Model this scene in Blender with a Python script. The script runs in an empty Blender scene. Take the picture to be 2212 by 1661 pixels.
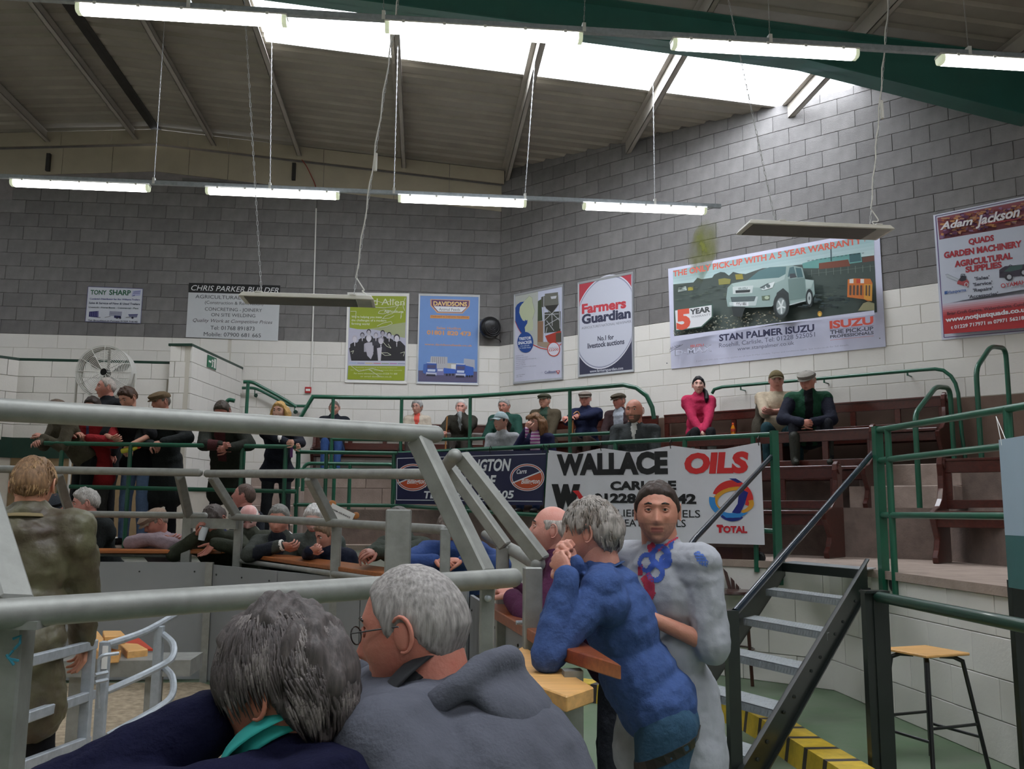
import bpy, bmesh, math, random
import numpy as np
from mathutils import Vector, Matrix, noise
random.seed(7)
S = bpy.context.scene
COL = S.collection
# ---------------------------------------------------------------- camera
IW, IH = 2212.0, 1661.0
D2R = math.pi/180
YAW, PITCH, ROLL, FPX = 5.58*D2R, 8.06*D2R, .45*D2R, 1949.0
CAM = Vector((0, 0, 1.45))
_f = Vector((math.sin(YAW)*math.cos(PITCH), math.cos(YAW)*math.cos(PITCH), math.sin(PITCH)))
_r0 = Vector((math.cos(YAW), -math.sin(YAW), 0)); _u0 = _r0.cross(_f)
_r = math.cos(ROLL)*_r0 + math.sin(ROLL)*_u0
_u = -math.sin(ROLL)*_r0 + math.cos(ROLL)*_u0
cd = bpy.data.cameras.new('camera'); cam = bpy.data.objects.new('camera', cd); COL.objects.link(cam)
cam.matrix_world = Matrix(((_r.x, _u.x, -_f.x, CAM.x), (_r.y, _u.y, -_f.y, CAM.y), (_r.z, _u.z, -_f.z, CAM.z), (0, 0, 0, 1)))
cd.sensor_width = 36; cd.lens = 36*FPX/IW; cd.clip_start = .05; cd.clip_end = 200
S.camera = cam
# ---------------------------------------------------------------- light and exposure
S.view_settings.view_transform = 'Standard'; S.view_settings.look = 'None'
S.view_settings.exposure = 0.22; S.view_settings.gamma = 1.0; S.view_settings.use_curve_mapping = False
wd = bpy.data.worlds.new('overcast_sky'); S.world = wd; wd.use_nodes = True
wd.node_tree.nodes['Background'].inputs[0].default_value = (.93, .96, 1, 1)
wd.node_tree.nodes['Background'].inputs[1].default_value = 3.0
def area(name, loc, sx, sy, power, col=(1, 1, 1), rot=(0, 0, 0)):
    l = bpy.data.lights.new(name, 'AREA'); l.shape = 'RECTANGLE'; l.size = sx; l.size_y = sy; l.energy = power; l.color = col
    o = bpy.data.objects.new(name, l); COL.objects.link(o); o.location = loc; o.rotation_euler = rot; return o
SLOPE = .077
RIDGE = -4.6
def roof_z(x): return 7.81 - SLOPE*abs(x-RIDGE)
SKY = [(-2.2, 5.6, 10.3, 11.52, 400), (-2.2, 7.6, 1.6, 2.7, 480), (-11.0, -7.0, 10.3, 11.52, 140), (-11.0, -7.0, 1.6, 2.7, 260), (-2.2, 7.6, -4.2, -3.1, 320)]
for (x0, x1, y0, y1, pw) in SKY:      # daylight above each rooflight
    xm = (x0+x1)/2
    area('rooflight_daylight', (xm, (y0+y1)/2, roof_z(xm)+.35), x1-x0, y1-y0, pw, (.92, .95, 1), (0, math.atan(SLOPE)*(1 if xm > RIDGE else -1), 0))
# ---------------------------------------------------------------- placing helpers (pixel of the survey photograph -> point of the hall)
def ray(x, y): return _f + _r*((x-IW/2)/FPX) - _u*((y-IH/2)/FPX)
def onY(x, y, Y): d = ray(x, y); return CAM + d*(Y/d.y)
def onZ(x, y, Z): d = ray(x, y); return CAM + d*((Z-CAM.z)/d.z)
def dep(x, y, t): return CAM + ray(x, y)*t
def onP(x, y, p, n): d = ray(x, y); p = Vector(p); n = Vector(n); return CAM + d*((p-CAM).dot(n)/d.dot(n))
# ---------------------------------------------------------------- materials
MATS = {}
def mat(name, col, rough=.6, metal=0, var=.12, nscale=8, bump=.0, bscale=60, coat=0, kind='noise', col2=None, spec=.5, rnd=0, emit=None, trans=0):
    if name in MATS: return MATS[name]
    m = bpy.data.materials.new(name); m.use_nodes = True; nt = m.node_tree; N = nt.nodes; L = nt.links
    b = N['Principled BSDF']; b.inputs['Roughness'].default_value = rough; b.inputs['Metallic'].default_value = metal
    b.inputs['Specular IOR Level'].default_value = spec
    if coat: b.inputs['Coat Weight'].default_value = coat
    c = tuple(col)+(1,)
    tc = N.new('ShaderNodeTexCoord')
    if var or col2:
        no = N.new('ShaderNodeTexNoise'); no.inputs['Scale'].default_value = nscale; no.inputs['Detail'].default_value = 5; no.inputs['Roughness'].default_value = .6
        L.new(tc.outputs['Object'], no.inputs['Vector'])
        cr = N.new('ShaderNodeValToRGB'); cr.color_ramp.elements[0].position = .32; cr.color_ramp.elements[1].position = .68
        if col2: ca, cb = col2, col
        else: ca = tuple(v*(1-var) for v in col); cb = tuple(min(1, v*(1+var)) for v in col)
        cr.color_ramp.elements[0].color = tuple(ca)+(1,); cr.color_ramp.elements[1].color = tuple(cb)+(1,)
        L.new(no.outputs['Fac'], cr.inputs['Fac']); out = cr.outputs['Color']
        if kind == 'grain':
            mp = N.new('ShaderNodeMapping'); mp.inputs['Scale'].default_value = (1, 14, 14); L.new(tc.outputs['Object'], mp.inputs['Vector']); L.new(mp.outputs[0], no.inputs['Vector'])
        if rnd:
            oi = N.new('ShaderNodeObjectInfo'); ge = N.new('ShaderNodeNewGeometry')
            ad = N.new('ShaderNodeMath'); ad.operation = 'ADD'; L.new(oi.outputs['Random'], ad.inputs[0]); L.new(ge.outputs['Random Per Island'], ad.inputs[1])
            fr = N.new('ShaderNodeMath'); fr.operation = 'FRACT'; L.new(ad.outputs[0], fr.inputs[0])
            mr = N.new('ShaderNodeMapRange'); mr.inputs[3].default_value = 1-rnd; mr.inputs[4].default_value = 1+rnd; L.new(fr.outputs[0], mr.inputs[0])
            mx = N.new('ShaderNodeVectorMath'); mx.operation = 'SCALE'; L.new(out, mx.inputs[0]); L.new(mr.outputs[0], mx.inputs['Scale']); out = mx.outputs[0]
        L.new(out, b.inputs['Base Color'])
    else: b.inputs['Base Color'].default_value = c
    if bump:
        n2 = N.new('ShaderNodeTexNoise'); n2.inputs['Scale'].default_value = bscale; n2.inputs['Detail'].default_value = 4
        L.new(tc.outputs['Object'], n2.inputs['Vector'])
        bp = N.new('ShaderNodeBump'); bp.inputs['Strength'].default_value = bump; bp.inputs['Distance'].default_value = .01
        L.new(n2.outputs['Fac'], bp.inputs['Height']); L.new(bp.outputs[0], b.inputs['Normal'])
    if emit: b.inputs['Emission Color'].default_value = tuple(emit[:3])+(1,); b.inputs['Emission Strength'].default_value = emit[3]
    if trans: b.inputs['Transmission Weight'].default_value = trans
    MATS[name] = m; return m
def stripes(name, cols, scale, axis=2, rough=.8, widths=None):
    m = bpy.data.materials.new(name); m.use_nodes = True; N = m.node_tree.nodes; L = m.node_tree.links; b = N['Principled BSDF']; b.inputs['Roughness'].default_value = rough
    tc = N.new('ShaderNodeTexCoord'); sp = N.new('ShaderNodeSeparateXYZ'); L.new(tc.outputs['Object'], sp.inputs[0])
    mu = N.new('ShaderNodeMath'); mu.operation = 'MULTIPLY'; mu.inputs[1].default_value = scale; L.new(sp.outputs[axis], mu.inputs[0])
    fr = N.new('ShaderNodeMath'); fr.operation = 'FRACT'; L.new(mu.outputs[0], fr.inputs[0])
    cr = N.new('ShaderNodeValToRGB'); cr.color_ramp.interpolation = 'CONSTANT'; L.new(fr.outputs[0], cr.inputs[0])
    widths = widths or [i/len(cols) for i in range(len(cols))]
    while len(cr.color_ramp.elements) < len(cols): cr.color_ramp.elements.new(.5)
    for i, c in enumerate(cols): cr.color_ramp.elements[i].position = widths[i]; cr.color_ramp.elements[i].color = tuple(c)+(1,)
    L.new(cr.outputs[0], b.inputs['Base Color']); return m
def hexc(h):
    h = h.lstrip('#'); o = []
    if len(h) == 3: h = ''.join(c*2 for c in h)
    for i in (0, 2, 4):
        v = int(h[i:i+2], 16)/255; o.append(v/12.92 if v <= .04045 else ((v+.055)/1.055)**2.4)
    return tuple(o)
# ---------------------------------------------------------------- mesh helpers
class MB:
    """collects simple solids, build() links them as one mesh object"""
    def __init__(s): s.v = []; s.f = []; s.mi = []
    def add(s, vs, fs, mi=0):
        o = len(s.v); s.v += [tuple(v) for v in vs]; s.f += [tuple(i+o for i in f) for f in fs]; s.mi += [mi]*len(fs); return s
    def hexa(s, p, mi=0):   # 8 points: bottom 4 ccw, top 4
        return s.add(p, [(3, 2, 1, 0), (4, 5, 6, 7), (0, 1, 5, 4), (1, 2, 6, 5), (2, 3, 7, 6), (3, 0, 4, 7)], mi)
    def box(s, a, b, mi=0):
        x0, y0, z0 = a; x1, y1, z1 = b
        return s.hexa([(x0, y0, z0), (x1, y0, z0), (x1, y1, z0), (x0, y1, z0), (x0, y0, z1), (x1, y0, z1), (x1, y1, z1), (x0, y1, z1)], mi)
    def bar(s, a, b, w, h, up=(0, 0, 1), mi=0):   # rectangular bar from a to b
        a = Vector(a); b = Vector(b); d = (b-a).normalized(); upv = Vector(up)
        if abs(d.dot(upv)) > .98: upv = Vector((0, 1, 0))
        x = d.cross(upv).normalized()*w/2; y = x.cross(d).normalized()*h/2
        return s.hexa([a-x-y, a+x-y, b+x-y, b-x-y, a-x+y, a+x+y, b+x+y, b-x+y], mi)
    def prism(s, pts, a, b, mi=0):   # polygon points (3-D) extruded by vector b-a
        n = len(pts); d = Vector(b)-Vector(a); P = [Vector(p) for p in pts]; Q = [p+d for p in P]
        return s.add(P+Q, [tuple(range(n))[::-1], tuple(range(n, 2*n))]+[(i, (i+1) % n, (i+1) % n+n, i+n) for i in range(n)], mi)
    def tube(s, pts, r, seg=10, caps=True, mi=0, closed=False):
        P = [Vector(p) for p in pts]; n = len(P); R = r if isinstance(r, (list, tuple)) else [r]*n
        if n < 2: return s
        t0 = (P[1]-P[0]).normalized(); up = Vector((0, 0, 1)) if abs(t0.z) < .9 else Vector((0, 1, 0))
        nx = t0.cross(up).normalized(); vs = []; o = len(s.v)
        for i, p in enumerate(P):
            if closed: t = (P[(i+1) % n]-P[i-1]).normalized()
            else: t = ((P[min(i+1, n-1)]-P[i]).normalized()+(P[i]-P[max(i-1, 0)]).normalized())
            t = t.normalized() if t.length > 1e-6 else t0
            nx = (nx - t*nx.dot(t)).normalized(); ny = t.cross(nx)
            k = 1.0
            if 0 < i < n-1 or closed:
                a = (P[(i+1) % n]-P[i]).normalized().dot(t); k = 1/max(.5, a)
            for j in range(seg):
                A = 2*math.pi*j/seg; vs.append(p+(nx*math.cos(A)+ny*math.sin(A))*R[i]*(k if k < 1.6 else 1))
        fs = []
        for i in range(n if closed else n-1):
            for j in range(seg):
                a = i*seg+j; b = i*seg+(j+1) % seg; i2 = (i+1) % n
                fs.append((a, b, i2*seg+(j+1) % seg, i2*seg+j))
        if caps and not closed: fs += [tuple(range(seg))[::-1], tuple((n-1)*seg+j for j in range(seg))]
        return s.add(vs, fs, mi)
    def lathe(s, prof, c, axis=(0, 0, 1), seg=16, mi=0):  # prof: (r, h)
        ax = Vector(axis).normalized(); up = Vector((1, 0, 0)) if abs(ax.x) < .9 else Vector((0, 1, 0))
        x = ax.cross(up).normalized(); y = ax.cross(x); c = Vector(c); vs = []; n = len(prof)
        for r, h in prof:
            for j in range(seg): A = 2*math.pi*j/seg; vs.append(c+ax*h+(x*math.cos(A)+y*math.sin(A))*max(r, 1e-4))
        fs = [(i*seg+j, i*seg+(j+1) % seg, (i+1)*seg+(j+1) % seg, (i+1)*seg+j) for i in range(n-1) for j in range(seg)]
        fs += [tuple(range(seg))[::-1], tuple((n-1)*seg+j for j in range(seg))]
        return s.add(vs, fs, mi)
    def ell(s, c, r, rot=None, seg=16, rings=10, mi=0):
        c = Vector(c); vs = []; M = rot or Matrix.Identity(3)
        for i in range(rings+1):
            th = math.pi*i/rings
            for j in range(seg):
                ph = 2*math.pi*j/seg; vs.append(c+M@Vector((r[0]*math.sin(th)*math.cos(ph), r[1]*math.sin(th)*math.sin(ph), r[2]*math.cos(th))))
        fs = [(i*seg+j, (i+1)*seg+j, (i+1)*seg+(j+1) % seg, i*seg+(j+1) % seg) for i in range(rings) for j in range(seg)]
        return s.add(vs, fs, mi)
    def mesh(s, name, mats, smooth=False, bevel=0):
        me = bpy.data.meshes.new(name); me.from_pydata(s.v, [], s.f)
        for m in (mats if isinstance(mats, (list, tuple)) else [mats]): me.materials.append(m)
        if any(s.mi): me.polygons.foreach_set('material_index', s.mi)
        bm = bmesh.new(); bm.from_mesh(me); bmesh.ops.remove_doubles(bm, verts=bm.verts, dist=1e-5); bmesh.ops.recalc_face_normals(bm, faces=bm.faces)
        if bevel: bmesh.ops.bevel(bm, geom=[e for e in bm.edges if len(e.link_faces) == 2 and e.calc_face_angle(0) > .6], offset=bevel, segments=1, affect='EDGES')
        bm.to_mesh(me); bm.free()
        if smooth:
            me.polygons.foreach_set('use_smooth', [True]*len(me.polygons))
            try: me.set_sharp_from_angle(angle=.75)
            except Exception: pass
        me.update(); return me
    def build(s, name, mats, parent=None, smooth=False, bevel=0, **kw):
        return link(s.mesh(name, mats, smooth, bevel), name, parent, **kw)
def link(me, name, parent=None, label=None, cat=None, group=None, kind=None):
    o = bpy.data.objects.new(name, me); COL.objects.link(o)
    if parent is not None: o.parent = parent; o.matrix_parent_inverse = parent.matrix_world.inverted() if parent.type != 'EMPTY' or parent.location.length else Matrix.Identity(4)
    return tag(o, label, cat, group, kind)
def tag(o, label=None, cat=None, group=None, kind=None):
    if label: o['label'] = label
    if cat: o['category'] = cat
    if group: o['group'] = group
    if kind: o['kind'] = kind
    return o
def empty(name, label=None, cat=None, group=None, loc=(0, 0, 0), kind=None):
    o = bpy.data.objects.new(name, None); COL.objects.link(o); o.location = loc; o.empty_display_size = .1
    o.matrix_world = Matrix.Translation(Vector(loc))
    return tag(o, label, cat, group, kind)
def arc(c, r, a0, a1, ex, ey, n=8):
    c = Vector(c); ex = Vector(ex); ey = Vector(ey)
    return [c+ex*(r*math.cos(a0+(a1-a0)*i/n))+ey*(r*math.sin(a0+(a1-a0)*i/n)) for i in range(n+1)]
def round_path(pts, r, n=5):
    P = [Vector(p) for p in pts]; out = [P[0]]
    for i in range(1, len(P)-1):
        a = P[i-1]-P[i]; b = P[i+1]-P[i]; k = min(r, a.length*.48, b.length*.48)
        p0 = P[i]+a.normalized()*k; p1 = P[i]+b.normalized()*k
        for j in range(n+1):
            t = j/n; out.append(p0*(1-t)**2+P[i]*2*t*(1-t)+p1*t*t)
    out.append(P[-1]); return out
# ================================================================ the room
YB = 15.1; XC = 1.3; KB = XC+YB          # back wall, its right corner, 45 degree wall x+y = KB
XR = 7.3                                 # third side of the octagon
R2 = math.sqrt(.5)
M_block = mat('grey_block', hexc('#757372'), .95, var=.16, nscale=5, bump=.35, bscale=90, rnd=.13)
M_mortar = mat('mortar', hexc('#858080'), .95, var=.1)
M_cream = mat('cream_paint', hexc('#dfdcd6'), .55, var=.03, nscale=3, bump=.12, bscale=50, rnd=.02)
M_creamj = mat('cream_joint', hexc('#cbc6ba'), .6, var=.03)
M_dado = mat('brown_dado', hexc('#6b5548'), .6, var=.12, nscale=4, bump=.1)
M_fascia = mat('fascia_board', hexc('#a89f8c'), .7, var=.08, nscale=2)
M_green = mat('green_gloss', hexc('#1f5a44'), .3, var=.1, nscale=6, coat=.2)
M_greend = mat('green_dark', hexc('#15382c'), .4, var=.15)
M_conc = mat('concrete', hexc('#a08f84'), .9, var=.14, nscale=5, bump=.3, bscale=60)
M_concd = mat('concrete_riser', hexc('#7d6e66'), .9, var=.2, nscale=6, bump=.3)
M_roof = mat('roof_sheet', hexc('#a29c90'), .55, var=.1, nscale=2, metal=.0)
M_galv = mat('galvanised', hexc('#a9b0b6'), .45, metal=.35, var=.14, nscale=25, bump=.05)
M_galvd = mat('galvanised_dull', hexc('#8d8e89'), .5, metal=.35, var=.14, nscale=14, bump=.06)
M_purlin = mat('purlin_paint', hexc('#b5afa5'), .5, var=.08, nscale=3, metal=.2)
M_rafter = mat('rafter_green', hexc('#356a60'), .3, var=.1, nscale=3, coat=.3)
M_white = mat('white_plastic', hexc('#e6e5e0'), .4, var=.02)
M_black = mat('black_plastic', hexc('#1a1a1c'), .35, var=.1)
M_blackp = mat('black_paint', hexc('#1d2220'), .35, var=.15, nscale=6, coat=.15)
M_floor = mat('green_floor', hexc('#5c7556'), .5, var=.2, nscale=2.2, bump=.06, bscale=30, col2=hexc('#6d7a66'))
M_yellow = mat('yellow_paint', hexc('#c9a92f'), .55, var=.18, nscale=14, bump=.1)
M_saw = mat('sawdust', hexc('#a5957d'), .95, var=.3, nscale=18, bump=.6, bscale=120)
M_wood = mat('pew_mahogany', hexc('#4a211a'), .28, var=.25, nscale=3, kind='grain', coat=.25)
M_board = mat('varnished_board', hexc('#9a5a2c'), .35, var=.2, nscale=3, kind='grain', coat=.2)
M_pine = mat('pine_board', hexc('#d3a263'), .45, var=.15, nscale=3, kind='grain')
M_alu = mat('aluminium_frame', hexc('#b9bcc0'), .35, metal=.6, var=.03)

# --- floor
MB().box((-14, -6, -.12), (12, 17, 0)).build('floor', M_floor, kind='structure')
# --- walls: dark mortar core, blocks laid proud of it, each block an object
BW, BH = .45, .225
def block_mesh(w, h, m, d=.03, g=.0025, name='block'):
    b = MB().box((g, -d, g), (w-g, 0, h-g)); return b.mesh(name, m, bevel=.003)
def wall_blocks(root, origin, u, n, zlo, length, top, M, bw=BW, bh=BH, keep=None, limit=300, pname='block', vis=None, phase=0):
    """courses of blocks on a wall face; origin at floor level, u along, n outward"""
    u = Vector(u); n = Vector(n); o = Vector(origin); full = block_mesh(bw, bh, M, name=pname); rest = MB(); cells = []
    ny = int((top-zlo)/bh+.999); nx = int(length/bw)+2
    for j in range(ny):
        off = (bw/2 if (j+phase) % 2 else 0)
        for i in range(nx):
            s0 = i*bw-off; s1 = s0+bw; z0 = zlo+j*bh
            s0c = max(0, s0); s1c = min(length, s1)
            if s1c-s0c < .06: continue
            if keep and not keep((s0c+s1c)/2, z0+bh/2): continue
            z1 = min(top, z0+bh)
            c = o+u*((s0c+s1c)/2)+Vector((0, 0, z0+bh/2)); d = c-CAM; t = d.dot(_f)
            px = IW/2+FPX*d.dot(_r)/max(t, .1); py = IH/2-FPX*d.dot(_u)/max(t, .1)
            inv = t > 0 and -40 < px < IW+40 and -40 < py < IH+40 and (vis is None or vis(px, py))
            cells.append((0 if inv else 1, t, s0c, s1c, z0, z1))
    cells.sort()
    Mx = Matrix(((u.x, -n.x, 0, 0), (u.y, -n.y, 0, 0), (0, 0, 1, 0), (0, 0, 0, 1)))
    cnt = 0
    for hid, t, s0, s1, z0, z1 in cells:
        p = o+u*s0; p = Vector((p.x, p.y, z0))
        whole = abs(s1-s0-bw) < 1e-4 and abs(z1-z0-bh) < 1e-4
        if not hid and cnt < limit and whole:
            b = bpy.data.objects.new(pname, full); COL.objects.link(b); b.parent = root
            b.matrix_world = Matrix.Translation(p+n*random.uniform(-.0015, .0015)) @ Mx; cnt += 1
        else:
            g = .004; jx = random.uniform(-.0015, .0015)
            A = [(s0+g, z0+g), (s1-g, z0+g), (s1-g, z1-g), (s0+g, z1-g)]
            lo = [o+u*a+n*(0)+Vector((0, 0, z)) for a, z in A]; hi = [o+u*a+n*(.03+jx)+Vector((0, 0, z)) for a, z in A]
            rest.add(lo+hi, [(0, 1, 5, 4), (1, 2, 6, 5), (2, 3, 7, 6), (3, 0, 4, 7), (4, 5, 6, 7)])
    if rest.v: rest.build(pname+'_field', M, root, kind='stuff')
TIER = 1.04
ZB = 4.25     # grey above, cream below
NG = int((7.9-ZB)/BH)+1
# back wall
wb = MB().box((-12, YB-.016, -.1), (XC+.3, YB+.3, 7.6)).build('wall_back', M_mortar, kind='structure')
wall_blocks(wb, (-7.3, YB, 0), (1, 0, 0), (0, -1, 0), ZB, 7.3+XC-.03, 7.0, M_block, vis=lambda x, y: 395 < y < 750, keep=lambda s, z: z < 6.55+.077*min(s, 4)*2)
MBc = MB().box((-7.3, YB-.024, TIER), (XC-.02, YB, ZB)); MBc.build('painted_backing', M_creamj, wb)
wall_blocks(wb, (-3.2, YB, 0), (1, 0, 0), (0, -1, 0), ZB-BH*14, 3.2+XC-.03, ZB, M_cream, vis=lambda x, y: 520 < x and y < 960, limit=140, pname='painted_block', phase=1)
wall_blocks(wb, (-7.3, YB, 0), (1, 0, 0), (0, -1, 0), 3.35, 4.1-.02, ZB, M_cream, vis=lambda x, y: y > 718, limit=60, pname='painted_block', phase=1)
# right wall at 45 degrees
Lr = (XR-XC)/R2
sh = .031
wr = MB().hexa([(XC-sh, YB-sh, -.1), (XR-sh, KB-XR-sh, -.1), (XR+.3, KB-XR+.3, -.1), (XC+.3, YB+.3, -.1), (XC-sh, YB-sh, 7.6), (XR-sh, KB-XR-sh, 7.6), (XR+.3, KB-XR+.3, 7.6), (XC+.3, YB+.3, 7.6)]).build('wall_right', M_mortar, kind='structure')
nR = (-R2, -R2, 0); uR = (R2, -R2, 0)
wall_blocks(wr, (XC-.02, YB-.02, 0), uR, nR, ZB, Lr, 7.6, M_block, keep=lambda s, z: z < roof_z(XC+s*R2)+.12, phase=1)
DADO = 2.83
MB().hexa([(XC+d*-R2, YB-d*R2, z) if k == 0 else (XR-d*R2, KB-XR-d*R2, z) for z in (TIER, DADO) for k, d in ((0, 0), (1, 0), (1, .06), (0, .06))]).build('painted_dado', M_dado, wr)
MB().hexa([(XC+d*-R2, YB-d*R2, z) if k == 0 else (XR-d*R2, KB-XR-d*R2, z) for z in (DADO, ZB) for k, d in ((0, 0), (1, 0), (1, .052), (0, .052))]).build('painted_backing', M_creamj, wr)
wall_blocks(wr, (XC-.02, YB-.02, 0), uR, nR, DADO+.005, Lr, ZB, M_cream, vis=lambda x, y: y < 960, limit=160, pname='painted_block', bh=(ZB-DADO-.005)/6)
# third side, returns beyond the frame, closing the hall
MB().box((XR, -6, -.1), (XR+.3, KB-XR, 7.6)).build('wall_far_right', M_block, kind='structure')
MB().box((-12.3, -6, -.1), (-12, 15.4, 7.9)).build('wall_left', M_cream, kind='structure')
MB().box((-12.3, -6.3, -.1), (XR+.3, -6, 8)).build('wall_front', M_cream, kind='structure')
# --- fascia boards at the head of the back wall
fa = empty('trim_1', kind='structure')
xs = [-7.3, -6.1, -5.3, -4.6, -4.05, -3.4, -2.7, -1.8, -.6, .35, XC]
def fb(x): return (7.09 if x > RIDGE else 7.09)-SLOPE*1.03*abs(x-RIDGE)
for a, b in zip(xs[:-1], xs[1:]):
    a2 = a+.004; b2 = b-.004
    MB().prism([(a2, YB-.035, fb(a)), (b2, YB-.035, fb(b)), (b2, YB-.035, roof_z(b)-.27), (a2, YB-.035, roof_z(a)-.27)], (0, 0, 0), (0, .03, 0)).build('fascia_panel', M_fascia, fa)
    MB().prism([(a2, YB-.15, roof_z(a)-.265), (b2, YB-.15, roof_z(b)-.265), (b2, YB-.15, roof_z(b)-.03), (a2, YB-.15, roof_z(a)-.03)], (0, 0, 0), (0, .03, 0)).build('eaves_panel', M_fascia, fa)
# --- roof: profiled sheet with open bays for the rooflights
M_sheet = M_roof
rf = empty('ceiling', kind='structure')
PITCHC = .30
def corr(x0, x1, y0, y1, name, m, parent, dz=0, kind=None, solid=True):
    """profiled sheet, ribs along x, phase fixed to the hall so that neighbouring sheets meet"""
    prof = [(0, 0), (.58, 0), (.66, .04), (.90, .04), (1.0, 0)]
    def h(y): f = (y/PITCHC) % 1; return float(np.interp(f, [a for a, _ in prof], [b_ for _, b_ in prof]))
    ys = {y0, y1}; k = math.floor(y0/PITCHC)
    while k*PITCHC < y1:
        for f, _ in prof:
            y = (k+f)*PITCHC
            if y0 < y < y1: ys.add(round(y, 5))
        k += 1
    rows = [(y, h(y)) for y in sorted(ys)]; b = MB(); vs = []
    for y, hh in rows: vs += [(x0, y, roof_z(x0)+hh+dz), (x1, y, roof_z(x1)+hh+dz)]
    b.add(vs, [(2*i, 2*i+1, 2*i+3, 2*i+2) for i in range(len(rows)-1)]); return b.build(name, m, parent, kind=kind)
bays = [(-12.3, -11.0), (-11.0, -7.0), (-7.0, RIDGE), (RIDGE, -2.2), (-2.2, 5.6), (5.6, 7.6)]
for (x0, x1) in bays:
    holes = sorted((h[2], h[3]) for h in SKY if h[0] <= x0+1e-3 and h[1] >= x1-1e-3)
    y = -6.3
    for h0, h1 in holes+[(15.5, 15.5)]:
        yy = y
        while yy < h0-.01:
            y2 = min(h0, yy+2.0 if h0-yy > 3.0 else h0); corr(x0, x1, yy, y2, 'roof_sheet', M_sheet, rf); yy = y2
        y = h1
MB().prism([(RIDGE-.08, -6.3, roof_z(RIDGE-.08)-.005), (RIDGE, -6.3, roof_z(RIDGE)+.01), (RIDGE+.08, -6.3, roof_z(RIDGE+.08)-.005), (RIDGE+.08, -6.3, roof_z(RIDGE+.08)-.02), (RIDGE, -6.3, roof_z(RIDGE)-.01), (RIDGE-.08, -6.3, roof_z(RIDGE-.08)-.02)], (0, 0, 0), (0, 21.3, 0)).build('ridge_strip', mat('ridge_dark', hexc('#3a3834'), .7), rf)
# rooflight sheets: translucent glass-fibre
mg = bpy.data.materials.new('translucent_sheet'); mg.use_nodes = True; nt = mg.node_tree; nt.nodes.remove(nt.nodes['Principled BSDF'])
tr = nt.nodes.new('ShaderNodeBsdfTransparent'); tl = nt.nodes.new('ShaderNodeBsdfTranslucent'); mx = nt.nodes.new('ShaderNodeMixShader'); mx.inputs[0].default_value = .35
tr.inputs[0].default_value = (.95, .97, 1, 1)
nt.links.new(tr.outputs[0], mx.inputs[1]); nt.links.new(tl.outputs[0], mx.inputs[2]); nt.links.new(mx.outputs[0], nt.nodes['Material Output'].inputs[0])
for k, (x0, x1, y0, y1, pw) in enumerate(SKY):
    w = empty('window_%d' % (k+1), kind='structure')
    xx = [x0]+[x for x in (-.47, 1.32, 3.06, 4.9) if x0 < x < x1]+[x1]
    for a, b in zip(xx[:-1], xx[1:]): corr(a, b, y0, y1, 'rooflight_sheet', mg, w, dz=.002)
# --- purlins: Z sections along the hall
PX = [8.6, 6.75, 4.92, 3.06, 1.32, -.47, -2.24, -3.66, -4.94, -6.34, -8.1, -9.9, -11.6]
def y_end(x): return YB-.04 if x < XC else KB-x-.04
for x in PX:
    if x > XR: continue
    zt = roof_z(x)-.004; zb = zt-.2; sg = 1 if x > RIDGE else -1
    pu = empty('purlin', loc=(x, 5, zb), label=None)
    b = MB(); y0, y1 = -6, y_end(x)
    b.box((x-.004, y0, zb), (x+.004, y1, zt)); b.box((x-.004, y0, zb), (x+.07, y1, zb+.006)); b.box((x-.07, y0, zt-.006), (x+.004, y1, zt)); b.box((x+.064, y0, zb), (x+.07, y1, zb+.022))
    b.box((x-.05, YB*0+3.0, zb-.002), (x+.004, 3.4, zb+.12)) if False else None
    bpy.data.objects.remove(pu)
    names = {4.92: 'steel purlin under the right end of the rooflight', 3.06: 'steel purlin crossing the rooflight, fourth from the corner', 1.32: 'steel purlin meeting the corner of the two block walls', -.47: 'steel purlin above the right chain of the left heater', -2.24: 'steel purlin at the left end of the rooflight', -3.66: 'steel purlin just right of the dark roof ridge', -4.94: 'steel purlin just left of the dark roof ridge', -6.34: 'dark steel purlin at the far left, with a bracket at its end', 6.75: 'steel purlin above the green rafter, top right'}
    b.build('purlin', M_purlin, label=names.get(x, 'steel purlin on the left roof slope, %s beyond the picture' % {-8.1: 'just', -9.9: 'farther', -11.6: 'farthest'}.get(x, '')), cat='purlin', group='roof purlins')
# brackets below two purlin ends
for px, py in ((105, 350), (635, 370)):
    p = onY(px, py, YB-.06); MB().box((p.x-.03, p.y-.04, p.z-.16), (p.x+.03, p.y+.02, p.z+.14)).build('purlin_bracket', mat('dark_steel', hexc('#2e2b28'), .6), label='small dark steel bracket under a purlin end, %s' % ('far left' if px < 300 else 'beside the red cable'), cat='bracket')
# --- green rafter: I section following the slope
b = MB(); ya, yb2 = 9.16, 9.42; ym = (ya+yb2)/2
def rz(x, o): return roof_z(x)-o
def seg_i(x0, x1, o0, o1, bo0, bo1):
    for (yl, yh, ta, tb, ta1, tb1) in ((ya, yb2, o0, o0+.016, o1, o1+.016), (ym-.006, ym+.006, o0, bo0, o1, bo1), (ya, yb2, bo0-.016, bo0, bo1-.016, bo1)):
        b.hexa([(x0, yl, rz(x0, tb)), (x1, yl, rz(x1, tb1)), (x1, yh, rz(x1, tb1)), (x0, yh, rz(x0, tb)), (x0, yl, rz(x0, ta)), (x1, yl, rz(x1, ta1)), (x1, yh, rz(x1, ta1)), (x0, yh, rz(x0, ta))])
seg_i(-11.9, RIDGE, .21, .21, .62, .62); seg_i(RIDGE, 4.2, .21, .21, .62, .62); seg_i(4.2, 6.9, .21, .21, .62, .95)
b.build('roof_rafter', M_rafter, label='deep green steel rafter running across the hall under the purlins', cat='beam')
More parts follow.
